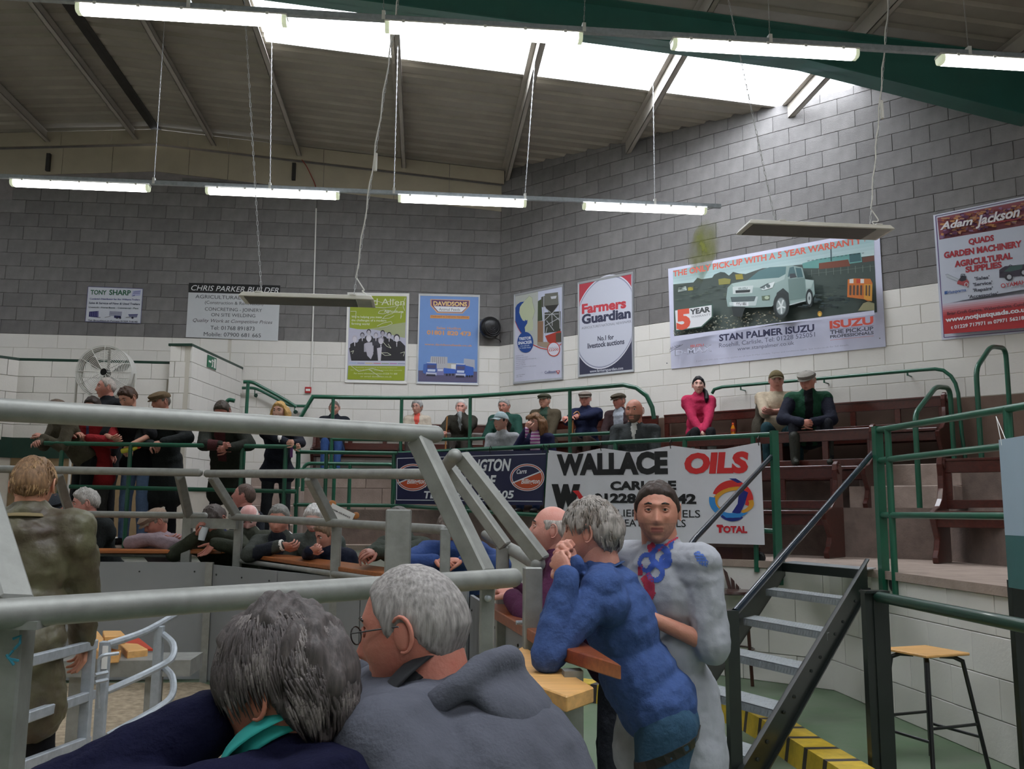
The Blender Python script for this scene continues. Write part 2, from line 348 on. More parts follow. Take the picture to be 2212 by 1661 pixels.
b = MB(); ya, yb2 = 3.0, 3.26; ym = 3.13; seg_i(-11.9, RIDGE, .21, .21, .62, .62); seg_i(RIDGE, 7.2, .21, .21, .62, .62)
b.build('roof_rafter', M_rafter, label='green steel rafter behind the photographer, out of the frame', cat='beam')
# ================================================================ signs, posters and banners
_tc = {}
def text_mesh(s, bold=0.0, shear=0.0, space=1.0):
    k = (s, bold, shear, space)
    if k in _tc: return _tc[k]
    cu = bpy.data.curves.new('lettering', 'FONT'); cu.body = s; cu.size = 1; cu.offset = bold; cu.shear = shear; cu.space_character = space; cu.resolution_u = 3; cu.fill_mode = 'FRONT' if hasattr(cu, 'fill_mode') else cu.fill_mode
    o = bpy.data.objects.new('t', cu); COL.objects.link(o)
    bpy.context.view_layer.update()
    me = bpy.data.meshes.new_from_object(o.evaluated_get(bpy.context.evaluated_depsgraph_get()))
    V = [tuple(v.co) for v in me.vertices]; F = [tuple(p.vertices) for p in me.polygons]
    bpy.data.objects.remove(o); bpy.data.curves.remove(cu); bpy.data.meshes.remove(me)
    _tc[k] = (V, F); return _tc[k]
_h = text_mesh('H')[0]; CAPH = max(v[1] for v in _h)
class Sign:
    """a flat board on the plane (p0, n); drawing is given in pixels of a crop of the survey photograph"""
    def __init__(s, p0, n, ox=0, oy=0, sc=1.0): s.p = Vector(p0); s.n = Vector(n).normalized(); s.u = Vector((0, 0, 1)).cross(s.n).normalized(); s.k = (ox, oy, sc); s.parts = {}; s.lay = 0
    def P(s, x, y, lift=0): 
        ox, oy, sc = s.k; return onP(ox+x/sc, oy+y/sc, s.p, s.n)+s.n*lift
    def nxt(s): s.lay += 1; return .0008+s.lay*.0002
    def bucket(s, part): return s.parts.setdefault(part, (MB(), []))
    def poly(s, pts, col, part='print', rough=.35):
        b, ms = s.bucket(part); m = mat('ink_'+col, hexc(col), rough, var=0); L = s.nxt()
        if m not in ms: ms.append(m)
        b.add([s.P(x, y, L) for x, y in pts], [tuple(range(len(pts)))], ms.index(m)); return s
    def ellipse(s, x, y, rx, ry, col, part='print', a0=0, a1=360, rot=0, skew=0, n=36, inner=None):
        out = []; 
        def pt(a, f): 
            c, d = math.cos(a*D2R)*rx*f, math.sin(a*D2R)*ry*f; r = rot*D2R
            X = c*math.cos(r)-d*math.sin(r); Y = c*math.sin(r)+d*math.cos(r); return (x+X, y+Y+skew*X)
        if inner is None:
            out = [pt(a0+(a1-a0)*i/n, 1) for i in range(n if a1-a0 >= 360 else n+1)]; return s.poly(out, col, part)
        b, ms = s.bucket(part); m = mat('ink_'+col, hexc(col), .35, var=0); L = s.nxt()
        if m not in ms: ms.append(m)
        A = [s.P(*pt(a0+(a1-a0)*i/n, 1), L) for i in range(n+1)]; B = [s.P(*pt(a0+(a1-a0)*i/n, inner), L) for i in range(n+1)]
        b.add(A+B, [(i, i+1, n+2+i, n+1+i) for i in range(n)], ms.index(m)); return s
    def line(s, pts, w, col, part='print'):
        for (x0, y0), (x1, y1) in zip(pts[:-1], pts[1:]):
            d = math.hypot(x1-x0, y1-y0) or 1; nx, ny = -(y1-y0)/d*w/2, (x1-x0)/d*w/2
            s.poly([(x0+nx, y0+ny), (x1+nx, y1+ny), (x1-nx, y1-ny), (x0-nx, y0-ny)], col, part)
        return s
    def text(s, t, x0, y0, x1, y1, h, col, bold=0.0, shear=0.0, part='lettering', space=1.0):
        V, F = text_mesh(t, bold, shear, space)
        if not V: return s
        xa = min(v[0] for v in V); xb = max(v[0] for v in V); L = s.nxt()
        A = s.P(x0, y0, L); B = s.P(x1, y1, L); H = s.P(x0, y0-h, L); ex = (B-A)/(xb-xa); up = (H-A).length/CAPH; ez = Vector((0, 0, up))
        b, ms = s.bucket(part+'|%d' % s.lay); m = mat('ink_'+col, hexc(col), .35, var=0)
        if m not in ms: ms.append(m)
        b.add([A+ex*(v[0]-xa)+ez*v[1] for v in V], F, ms.index(m)); return s
    def board(s, name, corners, col, label, cat='sign', th=.012, frame=None, fw=.03, group=None, fcol=None):
        s.root = empty(name, label, cat, group, loc=s.P(*corners[3]))
        P = [s.P(*c) for c in corners]; b = MB(); b.prism(P, s.n*-.002, s.n*(-th-.0))
        b = MB(); b.prism([p-s.n*th for p in P], (0, 0, 0), s.n*th)
        b.build('backing_board', mat('board_'+col, hexc(col), .4, var=.02), s.root)
        if frame:
            f = MB(); c = sum(P, Vector())/4
            for i in range(4):
                a, d = P[i], P[(i+1) % 4]; a2 = a+(c-a).normalized()*fw*1.4; d2 = d+(c-d).normalized()*fw*1.4
                lo = [a-s.n*th, d-s.n*th, d2-s.n*th, a2-s.n*th]; hi = [a+s.n*.01, d+s.n*.01, d2+s.n*.005, a2+s.n*.005]; f.hexa(lo+hi)
            f.build('frame', fcol or M_alu, s.root)
        return s
    def done(s):
        for part, (b, ms) in s.parts.items():
            part = part.split('|')[0]
            me = bpy.data.meshes.new(part); me.from_pydata(b.v, [], b.f)
            for m in ms: me.materials.append(m)
            me.polygons.foreach_set('material_index', b.mi); me.update(); link(me, part, s.root)
def scatter(s, n, x0, y0, x1, y1, w, h, cols, skewf=None):
    for i in range(n):
        x = random.uniform(x0, x1); y = random.uniform(y0, y1)
        if skewf: y += skewf(x)
        ww = w*random.uniform(.4, 1.2); hh = h*random.uniform(.4, 1.2)
        s.poly([(x, y), (x+ww, y-hh*.2), (x+ww*.8, y+hh), (x-ww*.1, y+hh*.7)], random.choice(cols))
BP = (0, YB-.03-.014, 0); BN = (0, -1, 0); RP = (XC-.02-.03, YB-.02-.03, 0); RN = (-1, -1, 0)
# 1 trailer dealer's board (crop 170,600 x4.809)
s = Sign(BP, BN, 170, 600, 4.809)
s.board('trailer_sign', [(97, 90), (668, 112), (643, 476), (66, 456)], '#c9cdd6', 'small blue-edged white sign headed TONY SHARP, far left on the grey blocks')
s.line([(98, 92), (667, 114), (642, 474), (68, 454), (98, 92)], 5, '#2c2f6e')
s.text('TONY', 122, 172, 288, 176, 44, '#1d5a3f', .03).text('SHARP', 316, 176, 540, 182, 50, '#1d5a3f', .03)
s.poly([(565, 135), (650, 125), (640, 185), (550, 192)], '#a9add0').line([(570, 150), (640, 142)], 5, '#34367a').line([(566, 165), (636, 160)], 4, '#34367a').poly([(550, 192), (585, 178), (580, 190)], '#34367a')
s.text("Cumbria's Distributor for Ifor Williams Trailers", 115, 226, 636, 236, 16, '#3a3d86', .02).text('Sales & Service of New & Used Trailers', 105, 270, 636, 284, 20, '#2a3550', .02, .1)
s.text('Livestock - Horse Boxes - Commercial - Plant', 104, 312, 622, 326, 15, '#3b4f55', .02)
s.poly([(110, 352), (196, 346), (196, 412), (105, 404)], '#2b2a66').poly([(196, 346), (210, 344), (208, 408), (196, 412)], '#77779c').line([(196, 412), (228, 412)], 4, '#333')
for x in (125, 145, 165, 182): s.line([(x, 356), (x, 400)], 3, '#6e6ea0')
s.poly([(322, 346), (452, 352), (446, 404), (316, 396)], '#9a9db0').poly([(370, 392), (440, 396), (436, 420), (368, 416)], '#23235a').ellipse(400, 414, 12, 12, '#20203a').ellipse(432, 416, 11, 11, '#20203a')
for y in (358, 368, 378): s.line([(330, y), (446, y+5)], 2, '#5e6070')
s.line([(272, 414), (330, 400)], 4, '#777').poly([(520, 386), (614, 384), (606, 412), (528, 410)], '#6b6f8a').poly([(515, 380), (618, 378), (614, 388), (520, 390)], '#3a3c70').line([(490, 412), (530, 408)], 4, '#555').ellipse(560, 416, 12, 11, '#20203a')
s.text('Tel: Broughton-in-Furness 01229 716145', 98, 450, 612, 466, 16, '#25263f', .02); s.done()
# 2 builder's board
s = Sign(BP, BN, 170, 600, 4.809)
s.board('builder_sign', [(1146, 52), (2096, 80), (2068, 656), (1112, 616)], '#c6c9cc', 'large white sign with a black heading bar reading CHRIS PARKER BUILDER, behind the left heater')
s.poly([(1146, 52), (2096, 80), (2092, 178), (1140, 152)], '#17181a').text('CHRIS PARKER BUILDER', 1168, 130, 2076, 158, 54, '#e4e5e6', .0, .25)
s.text('AGRICULTURAL BUILDINGS', 1212, 212, 2026, 236, 36, '#3c3f45').text('(Construction & Renovation)', 1310, 270, 1916, 288, 32, '#3c3f45').text('CONCRETING - JOINERY', 1310, 340, 1904, 356, 34, '#3c3f45')
s.text('ON SITE WELDING', 1376, 400, 1834, 412, 34, '#3c3f45').text('Quality Work at Competitive Prices', 1186, 456, 2012, 480, 34, '#4a3f48', 0, .3).text('Tel: 01768 891873', 1368, 538, 1826, 550, 40, '#3c3f45').text('Mobile: 07900 681 665', 1298, 604, 1892, 620, 40, '#3c3f45'); s.done()
# 3 green poster (735,620 x7.55)
s = Sign(BP, BN, 735, 620, 7.55)
s.board('green_poster', [(118, 88), (1128, 105), (1090, 1580), (74, 1556)], '#b9b9cc', 'green poster with a black and white group photograph under wrinkled film, in a white frame', 'poster', frame=1, fw=.045, fcol=M_white)
s.poly([(165, 136), (1082, 152), (1066, 576), (900, 600), (720, 640), (540, 670), (400, 690), (280, 686), (152, 662)], '#93a31c')
s.poly([(400, 690), (540, 670), (720, 640), (900, 600), (1066, 576), (1056, 830), (900, 800), (700, 720), (540, 690)], '#a3aa80')
s.text('David Allen', 192, 284, 1050, 300, 104, '#dfe3c0').text('Agriculture', 716, 414, 1030, 424, 44, '#e6e8d4', .005)
for i, (t, x) in enumerate((("We're helping you meet", 680), ('the challenges of a modern', 750), ('farming world', 474))): s.text(t, 182, 500+i*56, x, 508+i*56, 34, '#e6e8d4', .005)
s.line([(180, 325), (1040, 340)], 3, '#c3c98a')
s.poly([(144, 1000), (200, 940), (250, 930), (300, 880), (380, 860), (420, 800), (480, 780), (560, 850), (640, 820), (740, 810), (800, 880), (870, 880), (980, 880), (1060, 960), (1056, 1204), (180, 1200)], '#1c1a24')
for (x, y, r, sk, hr, sh) in ((236, 850, 44, '#cfcbd6', '#b9b4c0', '#1d1b25'), (360, 790, 36, '#a9a5b4', '#3a3744', '#1d1b25'), (466, 740, 38, '#b9b4c0', '#2a2734', '#24222c'), (466, 846, 46, '#d8d5df', '#cac6d2', '#aeaab8'), (582, 790, 36, '#c5c1cc', '#8a8694', '#33303c'), (692, 756, 38, '#aaa4b2', '#1e1c26', '#1e1c26'), (798, 790, 40, '#c5c1cc', '#17151d', '#1a1822'), (664, 880, 50, '#cbc7d2', '#9e99a8', '#2b2836'), (922, 840, 52, '#d3d0da', '#2b2733', '#1a1822')):
    s.poly([(x-r*1.7, y+r*4.6), (x-r*1.7, y+r*1.9), (x-r*.6, y+r*1.25), (x+r*.6, y+r*1.25), (x+r*1.7, y+r*1.9), (x+r*1.7, y+r*4.6)], sh)
    s.ellipse(x, y-r*.25, r*.95, r*1.15, hr).ellipse(x, y+r*.1, r*.72, r, sk).poly([(x-8, y+r*1.25), (x+8, y+r*1.25), (x+4, y+r*2.6), (x-4, y+r*2.6)], '#dcd9e2')
s.poly([(600, 1000), (680, 980), (660, 1204), (618, 1204)], '#c9c5d0').poly([(398, 920), (520, 900), (540, 1090), (500, 1180), (440, 1120)], '#b9b5c2')
s.poly([(140, 1204), (1058, 1208), (1056, 1290), (132, 1284)], '#c0c2d4')
for i, c in enumerate(('#7fa8d8', '#6a5aa8', '#d6b045', '#c43b3b', '#7f8f3a', '#a8409a', '#6a7090')): s.line([(146+i*132, 1240+i*2), (266+i*132, 1242+i*2)], 9, c)
s.poly([(132, 1284), (1056, 1292), (1046, 1528), (118, 1508)], '#93a31c')
s.text('Specialist accountants to farming businesses', 250, 1318, 930, 1324, 16, '#d5d9a8').text('for more than fifty years across the county', 170, 1360, 1010, 1366, 16, '#d5d9a8').text('For more information contact 01228 711 888', 225, 1422, 930, 1430, 26, '#dfe2bd').text('or email davidallen.co.uk', 330, 1470, 840, 1476, 24, '#dfe2bd')
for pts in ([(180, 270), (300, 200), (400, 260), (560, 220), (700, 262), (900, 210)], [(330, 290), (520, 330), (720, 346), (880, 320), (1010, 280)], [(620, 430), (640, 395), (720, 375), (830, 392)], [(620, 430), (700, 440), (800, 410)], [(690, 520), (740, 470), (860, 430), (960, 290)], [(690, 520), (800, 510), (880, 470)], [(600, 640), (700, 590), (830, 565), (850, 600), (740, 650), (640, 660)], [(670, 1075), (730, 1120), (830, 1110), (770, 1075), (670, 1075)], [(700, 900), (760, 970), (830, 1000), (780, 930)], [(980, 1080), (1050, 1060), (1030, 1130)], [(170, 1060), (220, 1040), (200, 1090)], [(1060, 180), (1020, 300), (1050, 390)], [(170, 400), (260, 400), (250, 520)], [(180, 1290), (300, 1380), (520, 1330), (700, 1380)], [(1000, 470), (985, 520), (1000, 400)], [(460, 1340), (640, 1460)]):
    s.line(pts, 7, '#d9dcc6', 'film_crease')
s.done()
# 4 blue feed poster (895,620 x7.55)
s = Sign(BP, BN, 895, 620, 7.55)
s.board('blue_poster', [(74, 108), (1070, 132), (1046, 1600), (34, 1576)], '#6d93cf', 'blue poster reading DAVIDSONS above a row of blue lorries, in a silver frame', 'poster', frame=1, fw=.03)
s.poly([(262, 196), (905, 214), (900, 310), (786, 432), (372, 424), (262, 300)], '#d9a67c').poly([(280, 208), (890, 226), (884, 306), (778, 418), (384, 408), (282, 296)], '#5b2f63').poly([(316, 312), (856, 328), (772, 408), (392, 400)], '#e4e6ec')
s.text('DAVIDSONS', 310, 300, 860, 314, 66, '#ecc984', .035).text('Animal Feeds', 402, 384, 746, 392, 44, '#5e5a66')
s.poly([(262, 456), (900, 476), (896, 524), (258, 508)], '#d9964f').text('Dedicated to Delivering Excellence', 276, 490, 880, 502, 24, '#9a5d3a', .02)
s.text('Sales Hotline', 362, 686, 760, 696, 38, '#c79a86', .03).text('01801 820 473', 205, 770, 920, 796, 64, '#dd9d66', .035).text('www.davidsonsfeeds.co.uk', 165, 948, 944, 972, 32, '#c99a80', .025)
s.poly([(66, 1360), (1022, 1380), (1020, 1560), (66, 1540)], '#5a5577')
for p, c in (([(270, 1130), (540, 1140), (540, 1330), (240, 1330)], '#b3b3ba'), ([(810, 1165), (985, 1185), (985, 1330), (800, 1330)], '#a9adba'), ([(540, 1240), (800, 1250), (800, 1350), (540, 1350)], '#b9b5ac'), ([(600, 1260), (680, 1262), (680, 1340), (600, 1340)], '#e0e0e0')): s.poly(p, c)
for x in range(300, 520, 32): s.line([(x, 1140), (x, 1250)], 6, '#77757c')
for (x, y, w, h) in ((200, 1240, 165, 200), (680, 1260, 155, 200)):
    s.poly([(x, y), (x+w, y+8), (x+w, y+h), (x-10, y+h-6)], '#2e54a8').poly([(x+14, y+30), (x+w-14, y+34), (x+w-18, y+90), (x+10, y+86)], '#4a4a74').poly([(x+16, y+100), (x+w-20, y+104), (x+w-24, y+140), (x+14, y+136)], '#c9d4ea').poly([(x-6, y+h-50), (x+w, y+h-44), (x+w-4, y+h), (x-10, y+h-6)], '#b9bfd6').poly([(x-4, y+h-20), (x+w-20, y+h-14), (x+w-22, y+h+18), (x-4, y+h+12)], '#26233a').poly([(x+5, y-12), (x+w-10, y-6), (x+w-10, y+8), (x+5, y+2)], '#c9cfe0')
s.poly([(835, 1280), (965, 1310), (965, 1440), (835, 1460)], '#2d5cb8').poly([(150, 1260), (200, 1250), (190, 1420), (140, 1400)], '#3a63b0').poly([(480, 1320), (670, 1340), (670, 1410), (480, 1410)], '#2f5fc0').poly([(370, 1330), (480, 1330), (480, 1440), (360, 1440)], '#7a7aae').poly([(380, 1340), (470, 1340), (466, 1370), (384, 1370)], '#d0d4e6')
for x in (530, 580, 630, 860, 900, 940): s.ellipse(x, 1432+(x > 800)*24, 16, 18, '#22202e')
s.done()
# 5 silo poster (1100,600 x6.92)
s = Sign(RP, RN, 1100, 600, 6.92)
s.board('silo_poster', [(75, 250), (812, 98), (805, 1520), (62, 1590)], '#c9cadb', 'white poster with a map and a feed silo photograph, blue disc TRISTOR SNACKER, silver frame', 'poster', frame=1, fw=.03)
s.poly([(92, 264), (432, 205), (424, 1010), (360, 990), (182, 840), (120, 720), (92, 640)], '#b4b8b2').poly([(432, 205), (788, 140), (782, 985), (600, 1050), (424, 1012)], '#c5cade')
s.poly([(92, 450), (120, 400), (165, 365), (245, 350), (190, 392), (160, 440), (150, 520), (175, 590), (205, 640), (235, 650), (240, 625), (258, 640), (275, 628), (270, 680), (232, 740), (240, 800), (215, 850), (150, 790), (110, 700), (92, 640)], '#234a92')
s.poly([(245, 330), (300, 270), (345, 300), (350, 370), (385, 500), (350, 620), (360, 700), (350, 790), (240, 800), (232, 740), (270, 680), (275, 628), (240, 625), (205, 640), (175, 590), (150, 520), (165, 430)], '#bcc4a4').line([(245, 330), (300, 270), (345, 300), (350, 370), (385, 500), (350, 620)], 4, '#8e9684')
s.poly([(430, 350), (480, 320), (500, 640), (426, 650)], '#47523a').poly([(426, 650), (520, 645), (510, 970), (424, 1000)], '#8c6c54').poly([(535, 240), (730, 215), (740, 400), (530, 420)], '#6f7068').poly([(480, 290), (535, 270), (530, 440), (480, 440)], '#55564e')
s.poly([(530, 420), (740, 400), (660, 520), (600, 525)], '#343430').poly([(530, 520), (770, 500), (770, 800), (530, 830)], '#3c4038').poly([(620, 282), (712, 268), (700, 310), (632, 318)], '#c9ccd2')
for a in ([(520, 280), (512, 980)], [(745, 260), (760, 760)], [(530, 640), (640, 530), (760, 640)], [(540, 720), (750, 600)], [(530, 550), (740, 540)], [(640, 530), (645, 720)], [(560, 640), (670, 790)], [(570, 740), (545, 850)], [(540, 450), (620, 520)], [(720, 440), (650, 530)]): s.line(a, 10, '#b4b7bb')
s.poly([(540, 870), (750, 795), (782, 800), (770, 960), (590, 980)], '#a8392c').poly([(424, 960), (590, 960), (640, 1040), (600, 1060), (424, 1012)], '#9c8a78').poly([(700, 830), (782, 820), (782, 960), (700, 960)], '#4f4638')
s.line([(92, 650), (130, 740), (185, 835)], 7, '#c8402c').line([(360, 1000), (460, 1050), (580, 1072)], 12, '#c8402c').line([(755, 1010), (784, 985)], 9, '#c8402c')
s.ellipse(245, 965, 120, 155, '#234a92').ellipse(668, 1068, 96, 108, '#c8402c').ellipse(668, 1068, 84, 96, '#d3d3e0')
s.text('TRISTOR', 150, 936, 332, 918, 40, '#e8ebf2', .03).text('SNACKER', 138, 1000, 346, 980, 42, '#e8ebf2', .03).text('Low cost silo', 172, 1030, 306, 1020, 20, '#c9d5ea', .01).text('for smaller feeds', 155, 1062, 326, 1050, 20, '#c9d5ea', .01).text('£2200', 594, 1100, 740, 1088, 36, '#b5442f', .01).text('Standard from', 598, 1054, 728, 1042, 14, '#8a6a6a')
for i, (t, w) in enumerate((('Details of the', 110), ('galvanised steel hopper', 180), ('complete with ladder and a base kit', 300), ('two tonne capacity', 130), ('easy to assemble', 130), ('weather tight lid', 140), ('delivery to all farms in the county', 300), ('price plus VAT', 90))): s.text(t, 108, 1176+i*28, 108+w, 1170+i*28-w*.06, 11, '#7b7b8c', .01)
s.text('Collinson', 536, 1434, 706, 1416, 36, '#3f4a78', .015).poly([(706, 1390), (762, 1384), (738, 1446)], '#c0392b').poly([(722, 1396), (750, 1393), (738, 1424)], '#d9d9e4').text('www', 482, 1418, 512, 1414, 8, '#7b7b8c').text('tel 01995', 110, 1464, 240, 1450, 11, '#6b6b7c', .01).text('sales office', 110, 1488, 200, 1478, 11, '#6b6b7c', .01); s.done()
# 6 oval newspaper poster (1230,580 x6.78)
s = Sign(RP, RN, 1230, 580, 6.78)
s.board('newspaper_poster', [(126, 205), (938, 45), (948, 1510), (128, 1592)], '#b9bccb', 'poster with a large pale oval reading Farmers Guardian, red top and navy foot, silver frame', 'poster', frame=1, fw=.03)
s.poly([(145, 218), (906, 75), (908, 700), (145, 760)], '#b23a48').poly([(145, 760), (908, 700), (920, 1490), (150, 1558)], '#33354c')
def ov(k, col):
    pts = []
    for i in range(60):
        a = 2*math.pi*i/60; X = math.cos(a)*470*k; Y = math.sin(a)*690*k
        x = 530+X; y = 775+Y-.155*X-(.19*X if Y < 0 else 0)*.0+ -Y*.0
        r = 8*D2R; x = 530+X*math.cos(r)-Y*math.sin(r)*.6; y = 780+X*math.sin(r)*-.9+Y
        pts.append((min(max(x, 147), 908+y*.008), y))
    s.poly(pts, col)
ov(1.0, '#d5d6e0'); ov(.975, '#8d90a8'); ov(.95, '#c5c8d6')
s.text('Farmers', 184, 660, 832, 570, 128, '#c23a45', .045).text('Guardian', 182, 812, 900, 716, 128, '#30334d', .045).text("AGRICULTURE'S NATIONAL NEWSPAPER", 180, 892, 908, 792, 34, '#6d6f80').text('No.1 for', 415, 1060, 652, 1034, 66, '#34374e', .025).text('livestock auctions', 268, 1172, 806, 1102, 72, '#34374e', .025).text('www.farmersguardian.com', 300, 1526, 788, 1478, 40, '#c9ccd8', .015); s.done()
# 7 pick-up truck billboard (1430,480 x4.424)
s = Sign(RP, RN, 1430, 480, 4.424)
s.board('truck_billboard', [(58, 445), (2076, 68), (2138, 1188), (88, 1402)], '#c9cbe0', 'wide billboard showing a silver pick-up truck under a red heading about a warranty', 'billboard', th=.02)
for i in range(6):   # pale sky bands
    a = i/6; c = ['#8fb0b4', '#98b7ba', '#a3bfc1', '#adc7c9', '#b7cfd0', '#bfd4d4'][i]
    s.poly([(106+a*2, 462+a*170), (2026+a*4, 118+a*215), (2030, 330), (108, 640)], c)
s.poly([(108, 594), (300, 575), (340, 530), (380, 545), (480, 530), (500, 500), (560, 475), (600, 480), (640, 510), (680, 475), (740, 490), (800, 495), (900, 460), (960, 440), (1380, 400), (2028, 316), (2056, 860), (118, 1106)], '#47534f')
s.poly([(1340, 395), (1500, 350), (1900, 290), (1912, 380), (1500, 440), (1350, 440)], '#6ba29d').poly([(1500, 392), (1780, 356), (1800, 420), (1500, 450)], '#7b4a3c').poly([(1790, 305), (1895, 292), (1905, 370), (1795, 385)], '#46686c').poly([(1915, 340), (2028, 318), (2030, 370), (1920, 385)], '#6c4a40')
for i in range(14): s.line([(1390+i*40, 370-i*5.7), (1412+i*40, 367-i*5.7)], 4, '#2f3b3c')
s.line([(1612, 190), (1618, 370)], 8, '#3c4f58').poly([(540, 545), (600, 535), (660, 545), (650, 590), (545, 600)], '#8d8a4a').poly([(700, 500), (770, 495), (780, 545), (710, 550)], '#9a8f3c').poly([(160, 625), (230, 612), (240, 650), (155, 668)], '#b4c2bd').poly([(250, 625), (300, 612), (300, 650), (250, 655)], '#a39a3c')
for i in range(9): s.line([(1430+i*70, 455-i*6), (1432+i*70, 520-i*6)], 4, '#7d8a84')
s.line([(1400, 500), (2030, 420)], 3, '#6f7d78')
scatter(s, 150, 120, 600, 2000, 760, 60, 7, ['#3b4745', '#525f58', '#5d6a5c', '#414c44', '#333f40'], lambda x: 0)
scatter(s, 260, 125, 900, 1150, 1050, 16, 10, ['#9a9c8c', '#7d8272', '#b4b4a4', '#5f6458', '#8c8268'], lambda x: -(x-100)*.08+30)
scatter(s, 90, 1230, 700, 1800, 820, 60, 14, ['#2e393b', '#3a4a4e', '#44504e'], lambda x: 0)
s.poly([(1900, 860), (1950, 790), (2000, 770), (2056, 790), (2058, 856)], '#8f8c6c')
# truck
C1, C2, C3 = '#8fa5a2', '#a8bbb8', '#6d8481'
s.poly([(660, 640), (700, 600), (850, 570), (960, 480), (1060, 445), (1280, 430), (1370, 450), (1400, 560), (1480, 570), (1490, 700), (1465, 760), (1250, 800), (1240, 760), (1200, 690), (1150, 700), (1110, 790), (1080, 820), (900, 830), (660, 820), (648, 740)], C1)
s.poly([(850, 568), (960, 480), (1060, 447), (1218, 440), (1212, 510), (1150, 545)], '#4f7478').poly([(700, 604), (850, 570), (1150, 545), (1212, 512), (1200, 560), (1110, 600), (960, 640), (720, 632)], C2)
s.poly([(1232, 540), (1250, 450), (1290, 440), (1312, 520)], '#4a6a6e').poly([(1306, 450), (1360, 455), (1380, 540), (1325, 545)], '#44666a').poly([(1236, 560), (1395, 545), (1410, 740), (1250, 760)], C3).poly([(1250, 510), (1300, 505), (1320, 540), (1255, 552)], '#3c4348').poly([(1400, 562), (1480, 572), (1460, 640), (1410, 650)], C2)
s.poly([(708, 632), (905, 620), (895, 690), (712, 700)], '#c3cdcc').poly([(736, 666), (878, 658), (872, 684), (738, 692)], '#2b3336').text('ISUZU', 764, 660, 850, 654, 18, '#6c7b7c', .03).poly([(690, 730), (930, 722), (915, 768), (700, 776)], '#37454a').poly([(676, 780), (950, 724), (930, 812), (680, 812)], '#b9c6c6').poly([(690, 730), (930, 722), (915, 768), (700, 776)], '#37454a')
for k in range(3): s.line([(700, 740+k*12), (920, 733+k*12)], 3, '#7f9090')
s.poly([(716, 780), (860, 778), (860, 816), (718, 816)], '#d9dde0').text('YYU 8BI', 742, 808, 838, 806, 26, '#4a4f54', .02)
s.poly([(965, 640), (1040, 600), (1110, 584), (1090, 640), (1000, 665)], '#d6dfdf').ellipse(1048, 626, 20, 18, '#5b6a6c').ellipse(1006, 640, 16, 15, '#7d8c8c').poly([(965, 640), (1040, 600), (1110, 584), (1060, 598), (985, 650)], '#4c5a5c').poly([(985, 720), (1065, 712), (1060, 755), (990, 760)], '#5d6d58').ellipse(1035, 735, 22, 16, '#a9b8a0')
s.poly([(1110, 790), (1130, 690), (1190, 645), (1240, 690), (1250, 800), (1210, 870)], '#2f383a').ellipse(1172, 810, 76, 122, '#2a3234').ellipse(1172, 818, 50, 84, '#5d6869').ellipse(1172, 818, 44, 76, '#8c9797')
for k in range(5): a = (k*72-60)*D2R; s.line([(1172, 818), (1172+40*math.cos(a), 818+70*math.sin(a))], 15, '#d6dcdc')
s.ellipse(1440, 740, 34, 86, '#2a3234').ellipse(1440, 742, 20, 58, '#aab4b4').ellipse(1440, 742, 7, 18, '#4c5657').poly([(700, 820), (830, 824), (800, 920), (720, 910)], '#2a3234').line([(1250, 806), (1400, 765)], 10, '#b9c4c4')
# barrier
s.poly([(1805, 565), (1860, 555), (2020, 558), (2040, 600), (2036, 770), (1990, 768), (1960, 752), (1800, 732)], '#c9743a').poly([(1822, 562), (1860, 558), (1860, 600), (1822, 600)], '#d8d4d0').poly([(1888, 560), (1925, 560), (1925, 600), (1888, 600)], '#c24a38').poly([(1926, 560), (1960, 560), (1960, 600), (1926, 600)], '#d8d4d0')
for i in range(6): s.poly([(1822+i*34, 620), (1842+i*34, 620), (1840+i*34, 715), (1820+i*34, 712)], '#5b4a40')
s.poly([(1960, 610), (2040, 610), (2036, 770), (1960, 750)], '#d0963f').poly([(1975, 620), (1992, 620), (1990, 720), (1974, 716)], '#5b4a40').poly([(2004, 620), (2020, 620), (2018, 725), (2003, 720)], '#5b4a40')
s.ellipse(1540, 890, 22, 26, '#b98a3a').ellipse(1540, 896, 12, 16, '#e0c060')
s.poly([(105, 465), (60, 445), (60, 445), (88, 1402), (120, 1106)], '#c9cbe0') if False else None
s.poly([(118, 1106), (2058, 858), (2062, 900), (1140, 985), (120, 1160)], '#c9cbe0')
# warranty badge
s.poly([(154, 850), (522, 794), (522, 920), (418, 1018), (168, 1054)], '#3d5a50').poly([(164, 858), (512, 806), (512, 916), (412, 1008), (176, 1044)], '#d6d8dc').text('5', 178, 1030, 312, 1016, 165, '#d3553f', .06).text('YEAR', 306, 896, 500, 868, 46, '#3c4043', .045).text('WARRANTY', 318, 930, 504, 904, 20, '#7b7f84')
s.text('THE ONLY PICK-UP WITH A 5 YEAR WARRANTY', 146, 536, 1942, 222, 52, '#d0604f', .03).text('†', 1958, 200, 1978, 196, 34, '#c8604f')
s.text('STAN PALMER ISUZU', 584, 1148, 1490, 1052, 58, '#2b2d4b', .035).text('Rosehill, Carlisle, Tel: 01228 525051', 584, 1210, 1496, 1106, 40, '#50536c').text('www.stanpalmer.co.uk', 758, 1240, 1298, 1182, 34, '#50536c')
s.text('ISUZU', 1636, 1030, 2052, 985, 66, '#cf5446', .045).line([(1636, 1042), (2052, 1002)], 3, '#4c4f60').text('THE PICK-UP', 1640, 1084, 2052, 1046, 34, '#45485a', .03).text('PROFESSIONALS', 1640, 1122, 2054, 1082, 26, '#45485a', .03).line([(1640, 1140), (2054, 1100)], 3, '#c86a60')
